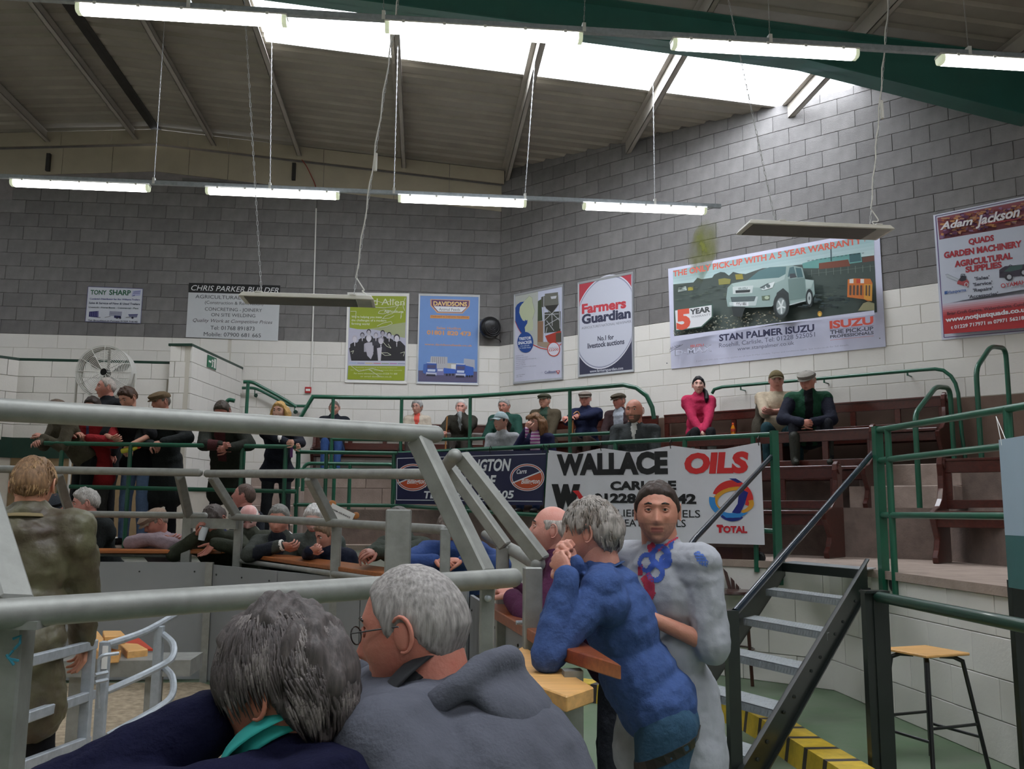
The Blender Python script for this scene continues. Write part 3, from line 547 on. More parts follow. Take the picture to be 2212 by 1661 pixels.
s.text('ISUZU', 312, 1208, 438, 1196, 22, '#c8504a', .02).text('All-New', 112, 1238, 218, 1196, 28, '#3c3f50', 0, .3).line([(112, 1252), (238, 1180)], 4, '#3c3f50').text('D-MAX', 164, 1288, 518, 1244, 60, '#8d90a0', .02).text('D-MAX', 172, 1282, 510, 1240, 48, '#c9cbe0', .0).text('5 year 125,000 mile warranty applies to all new D-Max models. Terms and conditions apply. See isuzu.co.uk for full details.', 366, 1346, 1820, 1192, 14, '#9a9cb0')
for x, y in ((2040, 98), (2112, 1124), (88, 1358), (76, 466)): s.ellipse(x, y, 6, 6, '#5a5c66')
s.done()
# 8 quad and garden machinery sign (2000,420 x5.19)
s = Sign(RP, RN, 2000, 420, 5.19)
s.board('machinery_sign', [(82, 232), (1420, -45), (1560, 1510), (178, 1632)], '#c9ccd8', 'red and white sign headed Adam Jackson, listing quads, cut by the right edge', th=.02)
s.line([(110, 245), (1400, -18)], 8, '#3c2f5a').line([(110, 245), (205, 1604)], 9, '#5a3a7a').line([(205, 1604), (1500, 1492)], 8, '#5a3a7a')
s.poly([(128, 262), (1400, 8), (1420, 310), (154, 524)], '#8a4f58'); scatter(s, 330, 140, 260, 1380, 470, 60, 26, ['#a86a4a', '#6a3a58', '#b58a68', '#7a3c40', '#8a6a8c', '#5a3350', '#c08a5a'], lambda x: -(x-130)*.2+20)
s.poly([(154, 524), (1420, 310), (1490, 1010), (200, 1240)], '#c0c6d4')
for i, c in enumerate(('#c3b9c8', '#c5a5b2', '#c38e98', '#bf737c', '#bb5860', '#b8434b', '#b43238')):
    s.poly([(200+i*2, 1240+i*22), (1490, 1080+i*22), (1500, 1475), (220, 1575)], c)
s.text('Adam', 176, 412, 544, 350, 78, '#dcd9dc', .03, .3).text('Jackson', 574, 366, 1072, 256, 100, '#dcd9dc', .03, .3).line([(620, 352), (1060, 286)], 5, '#b8404a').text('GARDEN SERVICES & EQUIPMENT', 740, 350, 1060, 296, 14, '#c0555c')
s.text('QUADS', 496, 576, 780, 530, 58, '#a5303c', .05).text('GARDEN MACHINERY', 222, 728, 1092, 598, 62, '#a5303c', .05).text('AGRICULTURAL', 340, 828, 988, 732, 62, '#a5303c', .05).text('SUPPLIES', 462, 888, 868, 830, 60, '#a5303c', .05)
for i, (t, x0, x1, y) in enumerate((("'Sales'", 562, 730, 976), ("'Service'", 545, 762, 1042), ("'Repairs'", 545, 766, 1106), ("'Accessories'", 496, 826, 1178))): s.text(t, x0, y, x1, y-(x1-x0)*.12, 34, '#474a58', .03)
s.poly([(236, 915), (260, 908), (385, 965), (375, 990), (250, 940)], '#b5bcc6').line([(236, 915), (260, 908), (385, 965), (375, 990), (250, 940)], 4, '#7a808c').poly([(368, 1000), (400, 950), (470, 960), (500, 990), (490, 1055), (420, 1030), (370, 1018)], '#a8494f').poly([(385, 975), (420, 920), (470, 930), (470, 975), (420, 990)], '#2c2d3a').line([(405, 940), (415, 908), (455, 910), (450, 930)], 7, '#34353f').ellipse(470, 1025, 22, 26, '#c9ccd4').ellipse(470, 1025, 14, 18, '#a8494f')
s.poly([(226, 1100), (256, 1094), (258, 1128), (228, 1134)], '#3a5f9e').text('Husqvarna', 264, 1126, 468, 1096, 32, '#3a5f9e', .02)
s.poly([(838, 860), (900, 820), (1100, 800), (1220, 780), (1230, 900), (1060, 930), (840, 950)], '#3a3444').poly([(890, 880), (960, 822), (1100, 802), (1090, 850), (960, 880)], '#3f5a58').ellipse(945, 940, 44, 44, '#2a2733').ellipse(950, 940, 26, 26, '#b9bcc4').ellipse(1110, 890, 40, 44, '#2a2733').ellipse(1112, 890, 22, 24, '#b9bcc4').line([(930, 830), (960, 805), (990, 815)], 8, '#4a4a56')
s.ellipse(882, 1036, 26, 24, '#c04a52').ellipse(882, 1036, 16, 15, '#c0c6d4').text('YAMAHA', 916, 1054, 1180, 1008, 44, '#b54048', .02).text('Motor Quads', 980, 1068, 1160, 1040, 12, '#5a5a66')
s.text('Briar Croft Garage, Waberthwaite, Cumbria', 258, 1366, 1190, 1250, 32, '#5a2f38', .02).text('www.notjustquads.co.uk', 240, 1442, 1190, 1318, 46, '#e0dfe4', .04).text('t 01229 717971 m 07971 562189', 300, 1522, 1150, 1408, 36, '#e0dfe4', .035); s.done()
# ================================================================ lights, heaters, wall fittings
M_tube = mat('lit_diffuser', (1, 1, 1), .4, var=0, emit=(1, .99, .95, 9.0))
M_tubeend = mat('diffuser_end', hexc('#d8dcc4'), .3, var=.03, emit=(.9, 1, .7, .35))
M_chain = mat('chain_steel', hexc('#c4c6c8'), .35, metal=.6, var=.05)
M_hbody = mat('heater_enamel', hexc('#e8e6dd'), .4, var=.03)
M_hpanel = mat('heater_plate', hexc('#6f6c68'), .6, var=.06)
def chain(p0, p1, r=.006, link_l=.045, name='chain', parent=None, thick=.0022):
    p0 = Vector(p0); p1 = Vector(p1); L = (p1-p0).length; n = max(2, int(L/link_l)); d = (p1-p0)/n; t = d.normalized(); a = t.cross(Vector((0, 1, 0))).normalized(); b2 = t.cross(a); b = MB()
    for i in range(n):
        c = p0+d*(i+.5); s = a if i % 2 else b2; hl = d.length*.62
        pts = [c-t*hl*.6+s*r, c+t*hl*.6+s*r, c+t*hl, c+t*hl*.6-s*r, c-t*hl*.6-s*r, c-t*hl]
        b.tube(pts, thick, 4, False, closed=True)
    return b.build(name, M_chain, parent, kind='stuff')
def light_row(Y, x0, x1, starts, hangers, which):
    z = 5.27; root = empty('light_rail', 'galvanised lighting rail hung on chains, the %s row' % which, 'light rail', loc=(x0, Y, z+.06))
    b = MB(); b.box((x0, Y-.021, z+.0525), (x1, Y+.021, z+.055)); b.box((x0, Y-.021, z+.055), (x0*0+x1, Y-.018, z+.10)); b.box((x0, Y+.018, z+.055), (x1, Y+.021, z+.10)); b.box((x0, Y-.021, z+.099), (x1, Y-.012, z+.102)); b.box((x0, Y+.012, z+.099), (x1, Y+.021, z+.102))
    b.build('channel', M_galv, root)
    for hx, tx in hangers:
        MB().box((hx-.014, Y-.026, z+.06), (hx+.014, Y+.026, z+.135)).build('hanger_clip', M_white, root)
        chain((hx, Y, z+.13), (tx, Y, roof_z(tx)-.1), .0045, .04, parent=root, thick=.0017)
    return root
def batten(Y, xa, label, L=1.6, grp=None):
    z = 5.27; r = empty('strip_light', label, 'light', grp, loc=(xa, Y, z))
    b = MB(); b.prism([(xa, Y-.06, z+.03), (xa, Y+.06, z+.03), (xa, Y+.045, z+.052), (xa, Y-.045, z+.052)], (0, 0, 0), (L, 0, 0)); b.build('housing', M_white, r, bevel=.004)
    n = 8; pr = [(Y-.055, z+.03), (Y-.055, z+.0), (Y-.045, z-.025), (Y-.025, z-.037), (Y+.025, z-.037), (Y+.045, z-.025), (Y+.055, z+.0), (Y+.055, z+.03)]
    b = MB(); b.prism([(xa+.045, y, zz) for y, zz in pr], (0, 0, 0), (L-.09, 0, 0)); b.build('lit_diffuser', M_tube, r)
    for s0, s1 in ((.004, .045), (L-.045, L-.004)):
        b = MB(); b.prism([(xa+s0, Y+(y-Y)*.97, zz+.001) for y, zz in pr], (0, 0, 0), (s1-s0, 0, 0)); b.build('end_cap', M_tubeend, r, bevel=.006)
    b = MB()
    for k in range(5): x = xa+.15+k*(L-.3)/4; b.box((x-.012, Y-.062, z+.02), (x+.012, Y-.055, z+.045))
    b.build('clip', M_white, r)
light_row(10.8, -6.2, 3.72, None, [(-3.3, -3.3), (-1.93, -2.0), (-.43, -.43), (1.2, 1.32), (2.86, 2.86)], 'farther')
for x, l in ((-4.94, 'lit strip light on the farther rail, the leftmost one'), (-2.69, 'lit strip light on the farther rail, second from the left'), (-.38, 'lit strip light on the farther rail, in front of the wall corner'), (1.93, 'lit strip light on the farther rail, its right end over green algae')): batten(10.8, x, l, grp='strip lights')
light_row(6.8, -6.2, 6.3, None, [(-1.9, -1.9), (-.39, -.47), (1.23, 1.32), (2.8, 2.8), (4.55, 4.5)], 'nearer')
for x, l in ((-2.74, 'lit strip light on the nearer rail, upper left of the picture'), (-.38, 'lit strip light on the nearer rail, in front of the white rooflight'), (1.96, 'lit strip light on the nearer rail, below the green rafter'), (4.27, 'lit strip light on the nearer rail, cut by the right edge')): batten(6.8, x, l, grp='strip lights')
for k, (cx, cy) in enumerate(((-6.9, 1.5), (-.5, 1.5))):   # rows the photograph does not reach
    batten(cy, cx+.5, 'strip light behind the photographer, %s' % ('on the left' if k == 0 else 'overhead'), grp='strip lights behind the camera')
def heater(A, B, ca, cb, t, label, cable=True):
    a = onY(A[0], A[1], t); c = onY(B[0], B[1], t); c.z = a.z; L = c.x-a.x
    r = empty('radiant_heater', label, 'heater', loc=(a.x, a.y, a.z))
    D = .36; b = MB(); x0, x1, y0, y1, z = a.x, c.x, a.y-.02, a.y-.02+D, a.z
    b.hexa([(x0, y0, z-.03), (x1, y0, z-.03), (x1, y1, z-.03), (x0, y1, z-.03), (x0+.03, y0+.03, z+.015), (x1-.03, y0+.03, z+.015), (x1-.03, y1-.03, z+.015), (x0+.03, y1-.03, z+.015)])
    b.build('casing', M_hbody, r, bevel=.004)
    MB().box((x0+.05, y0+.03, z-.036), (x1-.17, y1-.03, z-.029)).build('heating_plate', M_hpanel, r)
    MB().box((x1-.16, y0+.03, z-.034), (x1-.03, y1-.03, z-.029)).build('terminal_cover', mat('pale_grey', hexc('#b9b7b0'), .5), r)
    for (hx, hy), (tx, ty) in ((ca[0], ca[1]), (cb[0], cb[1])):
        p = onY(hx, hy, a.y+D/2); p.z = z+.02; q = onY(tx, ty, a.y+D/2); k = (roof_z(q.x)-.2-p.z)/(q.z-p.z); q = p+(q-p)*k
        MB().box((p.x-.03, y0+.02, z+.01), (p.x+.03, y1-.02, z+.022)).box((p.x-.012, p.y-.02, z+.02), (p.x+.012, p.y+.02, z+.06)).build('hanging_bracket', M_white, r)
        chain(p+Vector((0, 0, .04)), q, .007, .05, parent=r, thick=.0026)
        if (hx, hy) == cb[0]:   # flex runs up the right chain
            pts = [Vector((x1-.07, a.y+D/2, z+.01)), Vector((x1-.07, a.y+D/2, z+.05)), Vector((x1-.13, a.y+D/2, z+.10)), Vector((p.x+.1, a.y+D/2, z+.10)), p+Vector((.02, 0, .2))]
            cbm = MB(); cbm.tube(round_path(pts, .05), .006, 6); 
            nn = 26; cbm.tube([p+Vector((.012, -.01, .2))+(q-p)*(i/nn*.93)+Vector((.008*math.sin(i*1.7), 0, 0)) for i in range(nn+1)], .006, 6); cbm.build('flex', M_white, r)
            m = p+(q-p)*(.42 if t < 8 else .36); MB().tube([m+Vector((.012, -.012, -.09)), m+Vector((.012, -.012, .09))], .017, 8).build('flex_connector', M_white, r)
heater((515, 632), (808, 640), ((565, 625), (531, 60)), ((765, 628), (845, 110)), 8.4, 'white radiant heater panel hung on chains in front of the builder sign')
heater((1616, 476), (1932, 484), ((1674, 462), (1575, 10)), ((1878, 470), (1916, 60)), 7.6, 'white radiant heater panel hung on chains above the truck billboard')
# black wall fan heater near the corner, with its cable
p = onY(1058, 708, YB-.14); r = empty('wall_fan', 'round black fan heater on the wall beside the corner, cable hanging below', 'fan', loc=(p.x, YB-.03, p.z))
ax = Vector((.35, -1, -.05)).normalized()
b = MB(); b.lathe([(.02, .13), (.10, .125), (.16, .10), (.185, .05), (.19, 0), (.17, -.03), (.1, -.05)], p, ax, 24); b.build('drum', M_black, r, smooth=True)
b = MB()
for k in range(5): b.tube(arc(p+ax*(.128-.004*k), .03+.03*k, 0, 2*math.pi, ax.cross(Vector((0, 0, 1))).normalized(), Vector((0, 0, 1)), 20)[:-1], .003, 4, closed=True)
b.build('grille', mat('dark_grille', hexc('#2c2c30'), .4), r)
MB().bar(p-ax*.03, (p.x+.02, YB-.02, p.z-.04), .06, .06).build('bracket', M_black, r)
q = onY(1083, 835, YB-.04); MB().tube(round_path([p+Vector((.02, -.02, -.15)), (q.x-.01, YB-.05, p.z-.2), (q.x-.01, YB-.05, q.z-.3)], .06), .007, 6).build('cable', M_black, r)
# fire call point and its conduit
p = onY(666, 843, YB-.02); r = empty('fire_call_point', 'small red fire alarm call point on the cream wall below the white conduit', 'alarm', loc=(p.x, YB, p.z))
MB().box((p.x-.05, YB-.07, p.z-.05), (p.x+.05, YB-.012, p.z+.05)).build('red_case', mat('alarm_red', hexc('#b3232b'), .35, var=.03), r, bevel=.006)
MB().box((p.x-.036, YB-.074, p.z-.018), (p.x+.036, YB-.069, p.z+.018)).build('glass_label', M_white, r)
a = onY(684, 425, YB-.045); c = onY(672, 836, YB-.045)
MB().tube([(c.x, YB-.045, c.z), (a.x, YB-.045, 6.55)], .012, 8).build('conduit', M_white, label='thin white conduit running up the back wall to the fire alarm call point', cat='conduit')
# red cable at the eaves
MB().tube(round_path([onY(652, 345, YB-.2), onY(662, 358, YB-.08), onY(682, 400, YB-.06), onY(684, 425, YB-.06)], .1), .008, 6).build('red_cable', mat('red_flex', hexc('#8f3029'), .5), label='red cable looping down from the eaves to the conduit', cat='cable')
# algae stain on the blocks under the end of the farther rail: growth with a shape of its own
def stain():
    m = bpy.data.materials.new('algae'); m.use_nodes = True; nt = m.node_tree; N = nt.nodes; L = nt.links; b = N['Principled BSDF']; b.inputs['Base Color'].default_value = (*hexc('#6b6f2e'), 1); b.inputs['Roughness'].default_value = .95
    tc = N.new('ShaderNodeTexCoord'); sp = N.new('ShaderNodeSeparateXYZ'); L.new(tc.outputs['Generated'], sp.inputs[0])
    n = N.new('ShaderNodeTexNoise'); n.inputs['Scale'].default_value = 5; n.inputs['Detail'].default_value = 6; L.new(tc.outputs['Generated'], n.inputs['Vector'])
    gr = N.new('ShaderNodeTexGradient'); gr.gradient_type = 'SPHERICAL'; mp = N.new('ShaderNodeMapping'); mp.inputs['Location'].default_value = (-1.0, -1.0, -1.0); mp.inputs['Scale'].default_value = (2, 2, 2); L.new(tc.outputs['Generated'], mp.inputs[0]); L.new(mp.outputs[0], gr.inputs[0])
    mu = N.new('ShaderNodeMath'); mu.operation = 'MULTIPLY'; L.new(gr.outputs['Fac'], mu.inputs[0]); L.new(n.outputs['Fac'], mu.inputs[1])
    mr = N.new('ShaderNodeMapRange'); mr.inputs[1].default_value = .12; mr.inputs[2].default_value = .5; mr.inputs[4].default_value = .85; L.new(mu.outputs[0], mr.inputs[0]); L.new(mr.outputs[0], b.inputs['Alpha']); return m
M_algae = stain()
P = [onP(x, y, Vector(RP)+Vector((-.004, -.004, 0)), RN) for x, y in ((1452, 640), (1500, 640), (1590, 470), (1545, 440), (1500, 500))]
b = MB(); b.add(P, [(0, 1, 2, 3, 4)]); b.build('algae_stain', M_algae, wr)
# ================================================================ platform, tiers, pews, stairs, rails
Z1, Z2, Z3 = 1.04, 1.52, 2.0
def oct_pts(o, yend=-6, xl=-1.5):
    yb = YB-o; xc = KB-o/R2-yb; xr = XR-o; yc = KB-o/R2-xr
    return [(xl, yb), (xc, yb), (xr, yc), (xr, yend)]
def slab(name, o0, o1, zt, m, zb=0, xl=-1.5, parent=None, top=None, kind=None, label=None, cat=None):
    a = oct_pts(o0, xl=xl); b_ = oct_pts(o1, xl=xl); b = MB()
    for i in range(3):
        p, q, r_, t = a[i], a[i+1], b_[i+1], b_[i]
        b.hexa([(*p, zb), (*q, zb), (*r_, zb), (*t, zb), (*p, zt), (*q, zt), (*r_, zt), (*t, zt)])
    return b.build(name, m, parent, kind=kind, label=label, cat=cat)
plat = slab('trim_2', 3.82, .35, Z1-.06, M_cream, xl=-3.0, kind='structure')
slab('platform_slab', 3.87, .35, Z1, M_conc, zb=Z1-.06, xl=-3.0, parent=plat)
MB().box((-11.9, 10.42, 0), (-1.52, YB-.1, Z1-.1)).build('platform_base', M_cream, plat)
MB().box((-11.9, 10.37, Z1-.1), (-1.5, YB-.1, Z1-.001)).build('platform_slab', M_conc, plat)
# retaining wall courses (big painted blocks), 45 degree face and third face
pp = oct_pts(3.82)
fr = empty('trim_3', kind='structure')
wall_blocks(fr, (pp[1][0], pp[1][1], 0), uR, nR, 0, (pp[2][0]-pp[1][0])/R2, Z1-.06, M_cream, bw=.5, bh=.245, pname='painted_block', vis=lambda x, y: x > 1300)
wall_blocks(fr, (pp[2][0], pp[2][1], 0), (0, -1, 0), (-1, 0, 0), 0, 6.0, Z1-.06, M_cream, bw=.5, bh=.245, pname='painted_block')
t2 = slab('trim_4', 2.5, .05, Z2, M_concd, zb=Z1, xl=-1.9, kind='structure')
slab('upper_tier', 2.4, .05, Z3-.1, M_concd, zb=Z2, xl=-1.9, parent=t2)
# right hand part has two shallow tiers, the left and middle parts one wide top tier
t3 = slab('trim_5', 1.3, .05, Z3, M_concd, zb=Z2, xl=-1.9, kind='structure')
b = MB(); a = oct_pts(2.5, xl=-1.9); c = oct_pts(1.25, xl=-1.9); q = (a[1][0]+1.75, a[1][1]-1.75); r_ = (c[1][0]+2.2, c[1][1]-2.2)
bpy.data.objects.remove(bpy.data.objects['upper_tier'])
b.hexa([(*a[0], Z1), (*a[1], Z1), (*c[1], Z1), (*c[0], Z1), (*a[0], Z3), (*a[1], Z3), (*c[1], Z3), (*c[0], Z3)])
b.hexa([(*a[1], Z1), (*q, Z1), (*r_, Z1), (*c[1], Z1), (*a[1], Z3), (*q, Z3), (*r_, Z3), (*c[1], Z3)])
b.build('upper_tier', M_concd, t3)
a = oct_pts(3.55, xl=-1.3); c = oct_pts(2.5, xl=-1.3); q = (a[1][0]+1.9, a[1][1]-1.9); r_ = (c[1][0]+1.75, c[1][1]-1.75); b = MB()
b.hexa([(*a[0], Z1), (*a[1], Z1), (*c[1], Z1), (*c[0], Z1), (*a[0], 1.47), (*a[1], 1.47), (*c[1], 1.47), (*c[0], 1.47)])
b.hexa([(*a[1], Z1), (*q, Z1), (*r_, Z1), (*c[1], Z1), (*a[1], 1.47), (*q, 1.47), (*r_, 1.47), (*c[1], 1.47)])
b.build('front_tier', M_concd, t3)
ris = empty('trim_6', kind='structure')
wall_blocks(ris, (-1.9, YB-2.5, 0), (1, 0, 0), (0, -1, 0), Z1, 1.9+a[1][0]+.6, Z3, mat('riser_block', hexc('#97877d'), .9, var=.12, bump=.3, rnd=.12), bh=.24, pname='riser_block')
# steps of the aisle: along (1,1) up to the top tier
def step_flight(cx, cy, n, z0, rise, run, w, dirv, m, name='trim_7'):
    r = empty(name, kind='structure'); d = Vector((*dirv, 0)).normalized(); s = Vector((d.y, -d.x, 0)); c = Vector((cx, cy, 0))
    for i in range(n):
        p = c+d*run*i; L = run*(n-i)+.3; b = MB(); e = [p-s*w/2, p+s*w/2, p+s*w/2+d*L, p-s*w/2+d*L]
        b.hexa([(v.x, v.y, z0+i*rise) for v in e]+[(v.x, v.y, z0+(i+1)*rise-.002) for v in e]); b.build('step', m, r, bevel=.008)
    return r
p = onZ(1905, 1204, Z1); step_flight(p.x, p.y, 4, Z1, .24, .34, 1.05, (1, 1), mat('step_concrete', hexc('#a3938a'), .9, var=.16, nscale=7, bump=.35, bscale=50))
p = onZ(600, 1140, Z1); step_flight(-1.95, 11.6, 4, Z1, .24, .3, .7, (0, 1), MATS['step_concrete'], 'trim_8')
# ---- pews
def pew(A, B, zf, back=.9, label='', panels=True, ends=(1, 1), h=.45, group='long wooden pews'):
    """A, B: ends of the back line, floor height zf; seat projects to the right of A->B"""
    A = Vector((*A, 0)); B = Vector((*B, 0)); d = (B-A).normalized(); n = Vector((d.y, -d.x, 0)); L = (B-A).length
    r = empty('pew', label, 'bench', group, loc=(A.x, A.y, zf)); Z = Vector((0, 0, 1))
    def bx(u0, u1, v0, v1, z0, z1, name, m=M_wood, bev=.004):
        c = [A+d*u0+n*v0, A+d*u1+n*v0, A+d*u1+n*v1, A+d*u0+n*v1]; b = MB(); b.hexa([(p.x, p.y, zf+z0) for p in c]+[(p.x, p.y, zf+z1) for p in c]); return b.build(name, m, r, bevel=bev)
    bx(0, L, .06, .46, h-.035, h, 'seat'); bx(0, L, .04, .075, h+.02, h+.10, 'lower_rail'); bx(0, L, .03, .075, back-.11, back, 'top_rail'); bx(0, L, .02, .085, back-.006, back+.018, 'cap_rail')
    bx(0, L, .1, .13, h-.14, h-.04, 'seat_apron'); bx(0, L, .39, .42, h-.14, h-.04, 'seat_apron')
    k = max(2, round(L/.52))
    for i in range(k+1):
        u = min(max(.0, L*i/k-.035), L-.07); bx(u, u+.07, .035, .07, h+.1, back-.11, 'back_stile')
    for e, u in ((ends[0], 0), (ends[1], L)):
        if not e: continue
        pr = [(.0, 0), (.44, 0), (.46, .06), (.40, .12), (.36, .22), (.42, .32), (.47, .4), (.48, .47), (.42, .5), (.30, .53), (.20, .6), (.15, .7), (.14, .82), (.155, .93), (.13, 1.0), (.08, 1.03), (.02, 1.0), (.0, .93)]
        c0 = A+d*(u-.02 if u else -.03); b = MB(); b.prism([c0+n*v+Z*(zf+zz*(back+.03)/1.0) for v, zz in pr], (0, 0, 0), d*.05)
        b.build('pew_end', M_wood, r, bevel=.006)
        cc = c0+n*.078+Z*(zf+.94*(back+.03)); MB().lathe([(.045, -.006), (.05, .0), (.05, .056), (.045, .062)], cc, d, 16).build('end_roundel', M_wood, r)
    nl = max(1, int(L/1.6))
    for i in range(1, nl): bx(L*i/nl-.02, L*i/nl+.02, .08, .42, 0, h-.04, 'support')
    return r
def wl(o, px, y=900, z=2.4):   # point at offset o from the 45 degree wall on the sight line of pixel column px
    q = onP(px, y, (XC-o*R2, YB-o*R2, 0), (1, 1, 0)); return (q.x, q.y)
P3a, P3b = wl(.12, 1440), wl(.12, 2045); pew(P3a, P3b, Z3, back=.84, label='long dark wooden pew against the right wall where three people sit', ends=(0, 1))
P2a, P2b = wl(1.34, 1430, 940), wl(1.34, 1890, 940); pew(P2a, P2b, Z2, back=.87, label='long dark wooden pew in the middle row, its empty back below the seated men', ends=(0, 1))
P1a, P1b = wl(2.56, 1480, 1010), wl(2.56, 1812, 1010); pew(P1a, P1b, Z1, back=.88, label='dark wooden pew in the front row behind the white banner and stairs', ends=(0, 1))
pew(wl(2.75, 2040, 1010), wl(2.75, 2330, 1010), Z1, back=.9, label='dark wooden pew at the right edge, scrolled end beside the steps', ends=(1, 0))
yb = YB-.12; pew((-1.75, yb), (1.05, yb), Z3, back=.86, label='dark wooden pew against the back wall behind the navy-jacketed man', ends=(1, 0))
pew((XC-.12, YB-.42), wl(.12, 1425), Z3, back=.84, label='dark wooden pew in the corner where the flat-capped men sit', ends=(0, 0))
q0 = oct_pts(2.6, xl=-1.2); pew((q0[1][0]+.25, q0[1][1]-.25), (q0[1][0]+1.75, q0[1][1]-1.75), 1.47, back=.55, h=.4, label='low dark bench behind the rail where the woman in the striped top sits', ends=(0, 0))
# ---- green rails
RR = .024
def post(b, p, zt, zb, r=RR): b.tube([(p[0], p[1], zb), (p[0], p[1], zt)], r, 10)
def rail_obj(label, runs, posts, m=M_green, flanges=(), clips=(), name='railing', r=RR):
    root = empty(name, label, 'railing', 'green tube railings' if m is M_green else None, loc=tuple(runs[0][1][0]) if runs else (0, 0, 0))
    for nm, pts in runs: MB().tube(round_path(pts, .1) if len(pts) > 2 else pts, r, 10).build(nm, m, root, smooth=True)
    for (p, zt, zb) in posts: b = MB(); post(b, p, zt, zb, r); b.build('post', m, root, smooth=True)
    for (p, z) in flanges: MB().lathe([(.055, 0), (.055, .008), (.03, .014)], (p[0], p[1], z), seg=14).build('base_plate', m, root)
    return root
def P45(px, y, o): q = onP(px, y, (XC-o*R2, YB-o*R2, 0), (1, 1, 0)); return Vector(q)
ZR = 2.16; oF = 3.86
fcn = oct_pts(oF)[1]
e1 = P45(1668, 945, oF)
rail_obj('green rail carrying the two long banners along the platform edge', [('top_rail', [(-1.55, YB-oF, ZR), (fcn[0], fcn[1], ZR), (e1.x, e1.y, ZR)]), ('lower_rail', [(-1.55, YB-oF, 1.52), (fcn[0], fcn[1], 1.52), (e1.x, e1.y, 1.30)])],
    [((P45(px, 1000, oF).x, P45(px, 1000, oF).y), ZR, Z1-.1) for px in (1010, 1180, 1330, 1480, 1628)]+[((e1.x, e1.y), ZR+.02, Z1-.2)]+[((x, YB-oF), ZR, Z1-.02) for x in (-1.52, -1.18, -.36)])
rail_obj('short green rail in front of the block riser, left of the navy banner', [('top_rail', [(-1.55, 12.0, 1.7), (-1.55, 12.0, 2.06), (-.35, 12.0, 2.06), (-.35, 12.0, 1.6)]), ('lower_rail', [(-1.75, 12.0, 1.98), (-.35, 12.0, 1.98)])], [((x, 12.0), 2.06, Z1) for x in (-1.15, -.95)])
# upper railing round the top tier
up = [onZ(672, 900, 2.7), onZ(672, 857, 3.0)]
A0 = onY(648, 900, 12.5); A1 = onY(676, 857, 12.5)
pts = [(A0.x, 12.5, A0.z-.02), (A1.x, 12.5, 3.0)]+[tuple(onZ(px, py, 3.0)) for px, py in ((740, 858.5), (840, 859.5), (908, 859.5), (1000, 857), (1080, 852), (1150, 847), (1230, 841), (1313, 834.5))]
e = onZ(1347, 831.5, 3.0); pts += [tuple(e)]
for px, py, z in ((1375, 838, 2.97), (1397, 855, 2.88), (1409, 880, 2.74), (1413, 905, 2.6)): q = onP(px, py, e, (1, 1, 0)); pts.append(tuple(q))
g = empty('railing', 'long green railing curving round in front of the seated back row', 'railing', 'green tube railings', loc=pts[0])
MB().tube(pts, RR+.003, 10).build('top_rail', M_green, g, smooth=True)
lo = [onZ(px, py, 2.33) for px, py in ((900, 946), (1000, 944), (1070, 939), (1130, 936))]
q1 = [onZ(px, py, 3.0) for px, py in ((720, 858), (868, 859.5), (1016, 856), (1231, 841))]
q2 = [onY(px, py, v.y) for (px, py), v in zip(((740, 950), (868, 948), (1016, 940), (1231, 924)), q1)]
mid = [Vector((v.x, v.y, 2.42)) for v in [q1[0], q1[1], q1[2], q1[3]]]+[Vector((onZ(1320, 834, 3.0).x, onZ(1320, 834, 3.0).y, 2.42))]
MB().tube(mid, RR, 10).build('middle_rail', M_green, g, smooth=True)
for v in q1: MB().tube([v, (v.x, v.y, Z3-.05)], RR, 10).build('post', M_green, g, smooth=True)
b = MB(); b.tube([(A0.x, 12.5, A0.z), (A0.x+.02, 12.5, Z1)], RR, 10); b.build('post', M_green, g, smooth=True)
# left leaning rail
YL = 10.34
L0 = onY(95, 966, YL); L1 = onY(640, 967, YL)
rail_obj('green rail on the left platform with people leaning on it', [('top_rail', [(L0.x, YL, 2.16), (L1.x, YL, 2.16)]), ('lower_rail', [(L0.x+.3, YL, 1.69), (L1.x+.02, YL, 1.66)])], [((onY(px, 1000, YL).x, YL), 2.16, Z1-.08) for px in (132, 280, 522, 616)])
# wall handrail above the right pew
h0 = P45(1540, 842, .2); pts = [P45(px, py, .2) for px, py in ((1538, 850), (1543, 841), (1560, 836), (1700, 824), (1850, 811), (1990, 799), (2020, 797), (2038, 800), (2054, 812), (2064, 828), (2070, 850), (2078, 940), (2088, 1010))]
g = empty('handrail', 'green handrail on the right wall behind the two capped men, bent down at its end', 'railing', 'green tube railings', loc=tuple(h0)); MB().tube(pts, .022, 10).build('rail', M_green, g, smooth=True)
for px in (1600, 1780, 1960): q = P45(px, 832-(px-1600)*.09, .2); MB().tube([q, q+Vector((0, 0, -.06)), q+Vector((.13, .13, -.06))], .009, 6).build('bracket', M_green, g)
# hooped handrails of the aisle
def hoop(pts, t0, t1, label, zb0, zb1):
    n = len(pts); P = [dep(px, py, t0+(t1-t0)*k) for (px, py, k) in pts]
    g = empty('hoop_rail', label, 'railing', 'green tube railings', loc=(P[0].x, P[0].y, zb0)); P[0] = Vector((P[1].x, P[1].y, zb0)); P[-1] = Vector((P[-2].x, P[-2].y, zb1))
    MB().tube(round_path(P, .12), .026, 10).build('tube', M_green, g, smooth=True)
    for q in (P[0], P[-1]): MB().lathe([(.06, 0), (.06, .008), (.035, .014)], q, seg=14).build('base_plate', M_green, g)
hoop([(1985, 1150, 0), (1976, 895, 0), (2022, 835, .7), (2052, 838, 1), (2060, 1000, 1)], 8.75, 9.7, 'green hooped handrail beside the steps, the lower and nearer one', 1.28, 1.76)
hoop([(2118, 1000, 0), (2108, 797, 0), (2140, 748, .6), (2172, 752, 1), (2178, 900, 1)], 9.3, 9.95, 'green hooped handrail beside the steps, the higher one toward the wall', 1.9, 2.0)
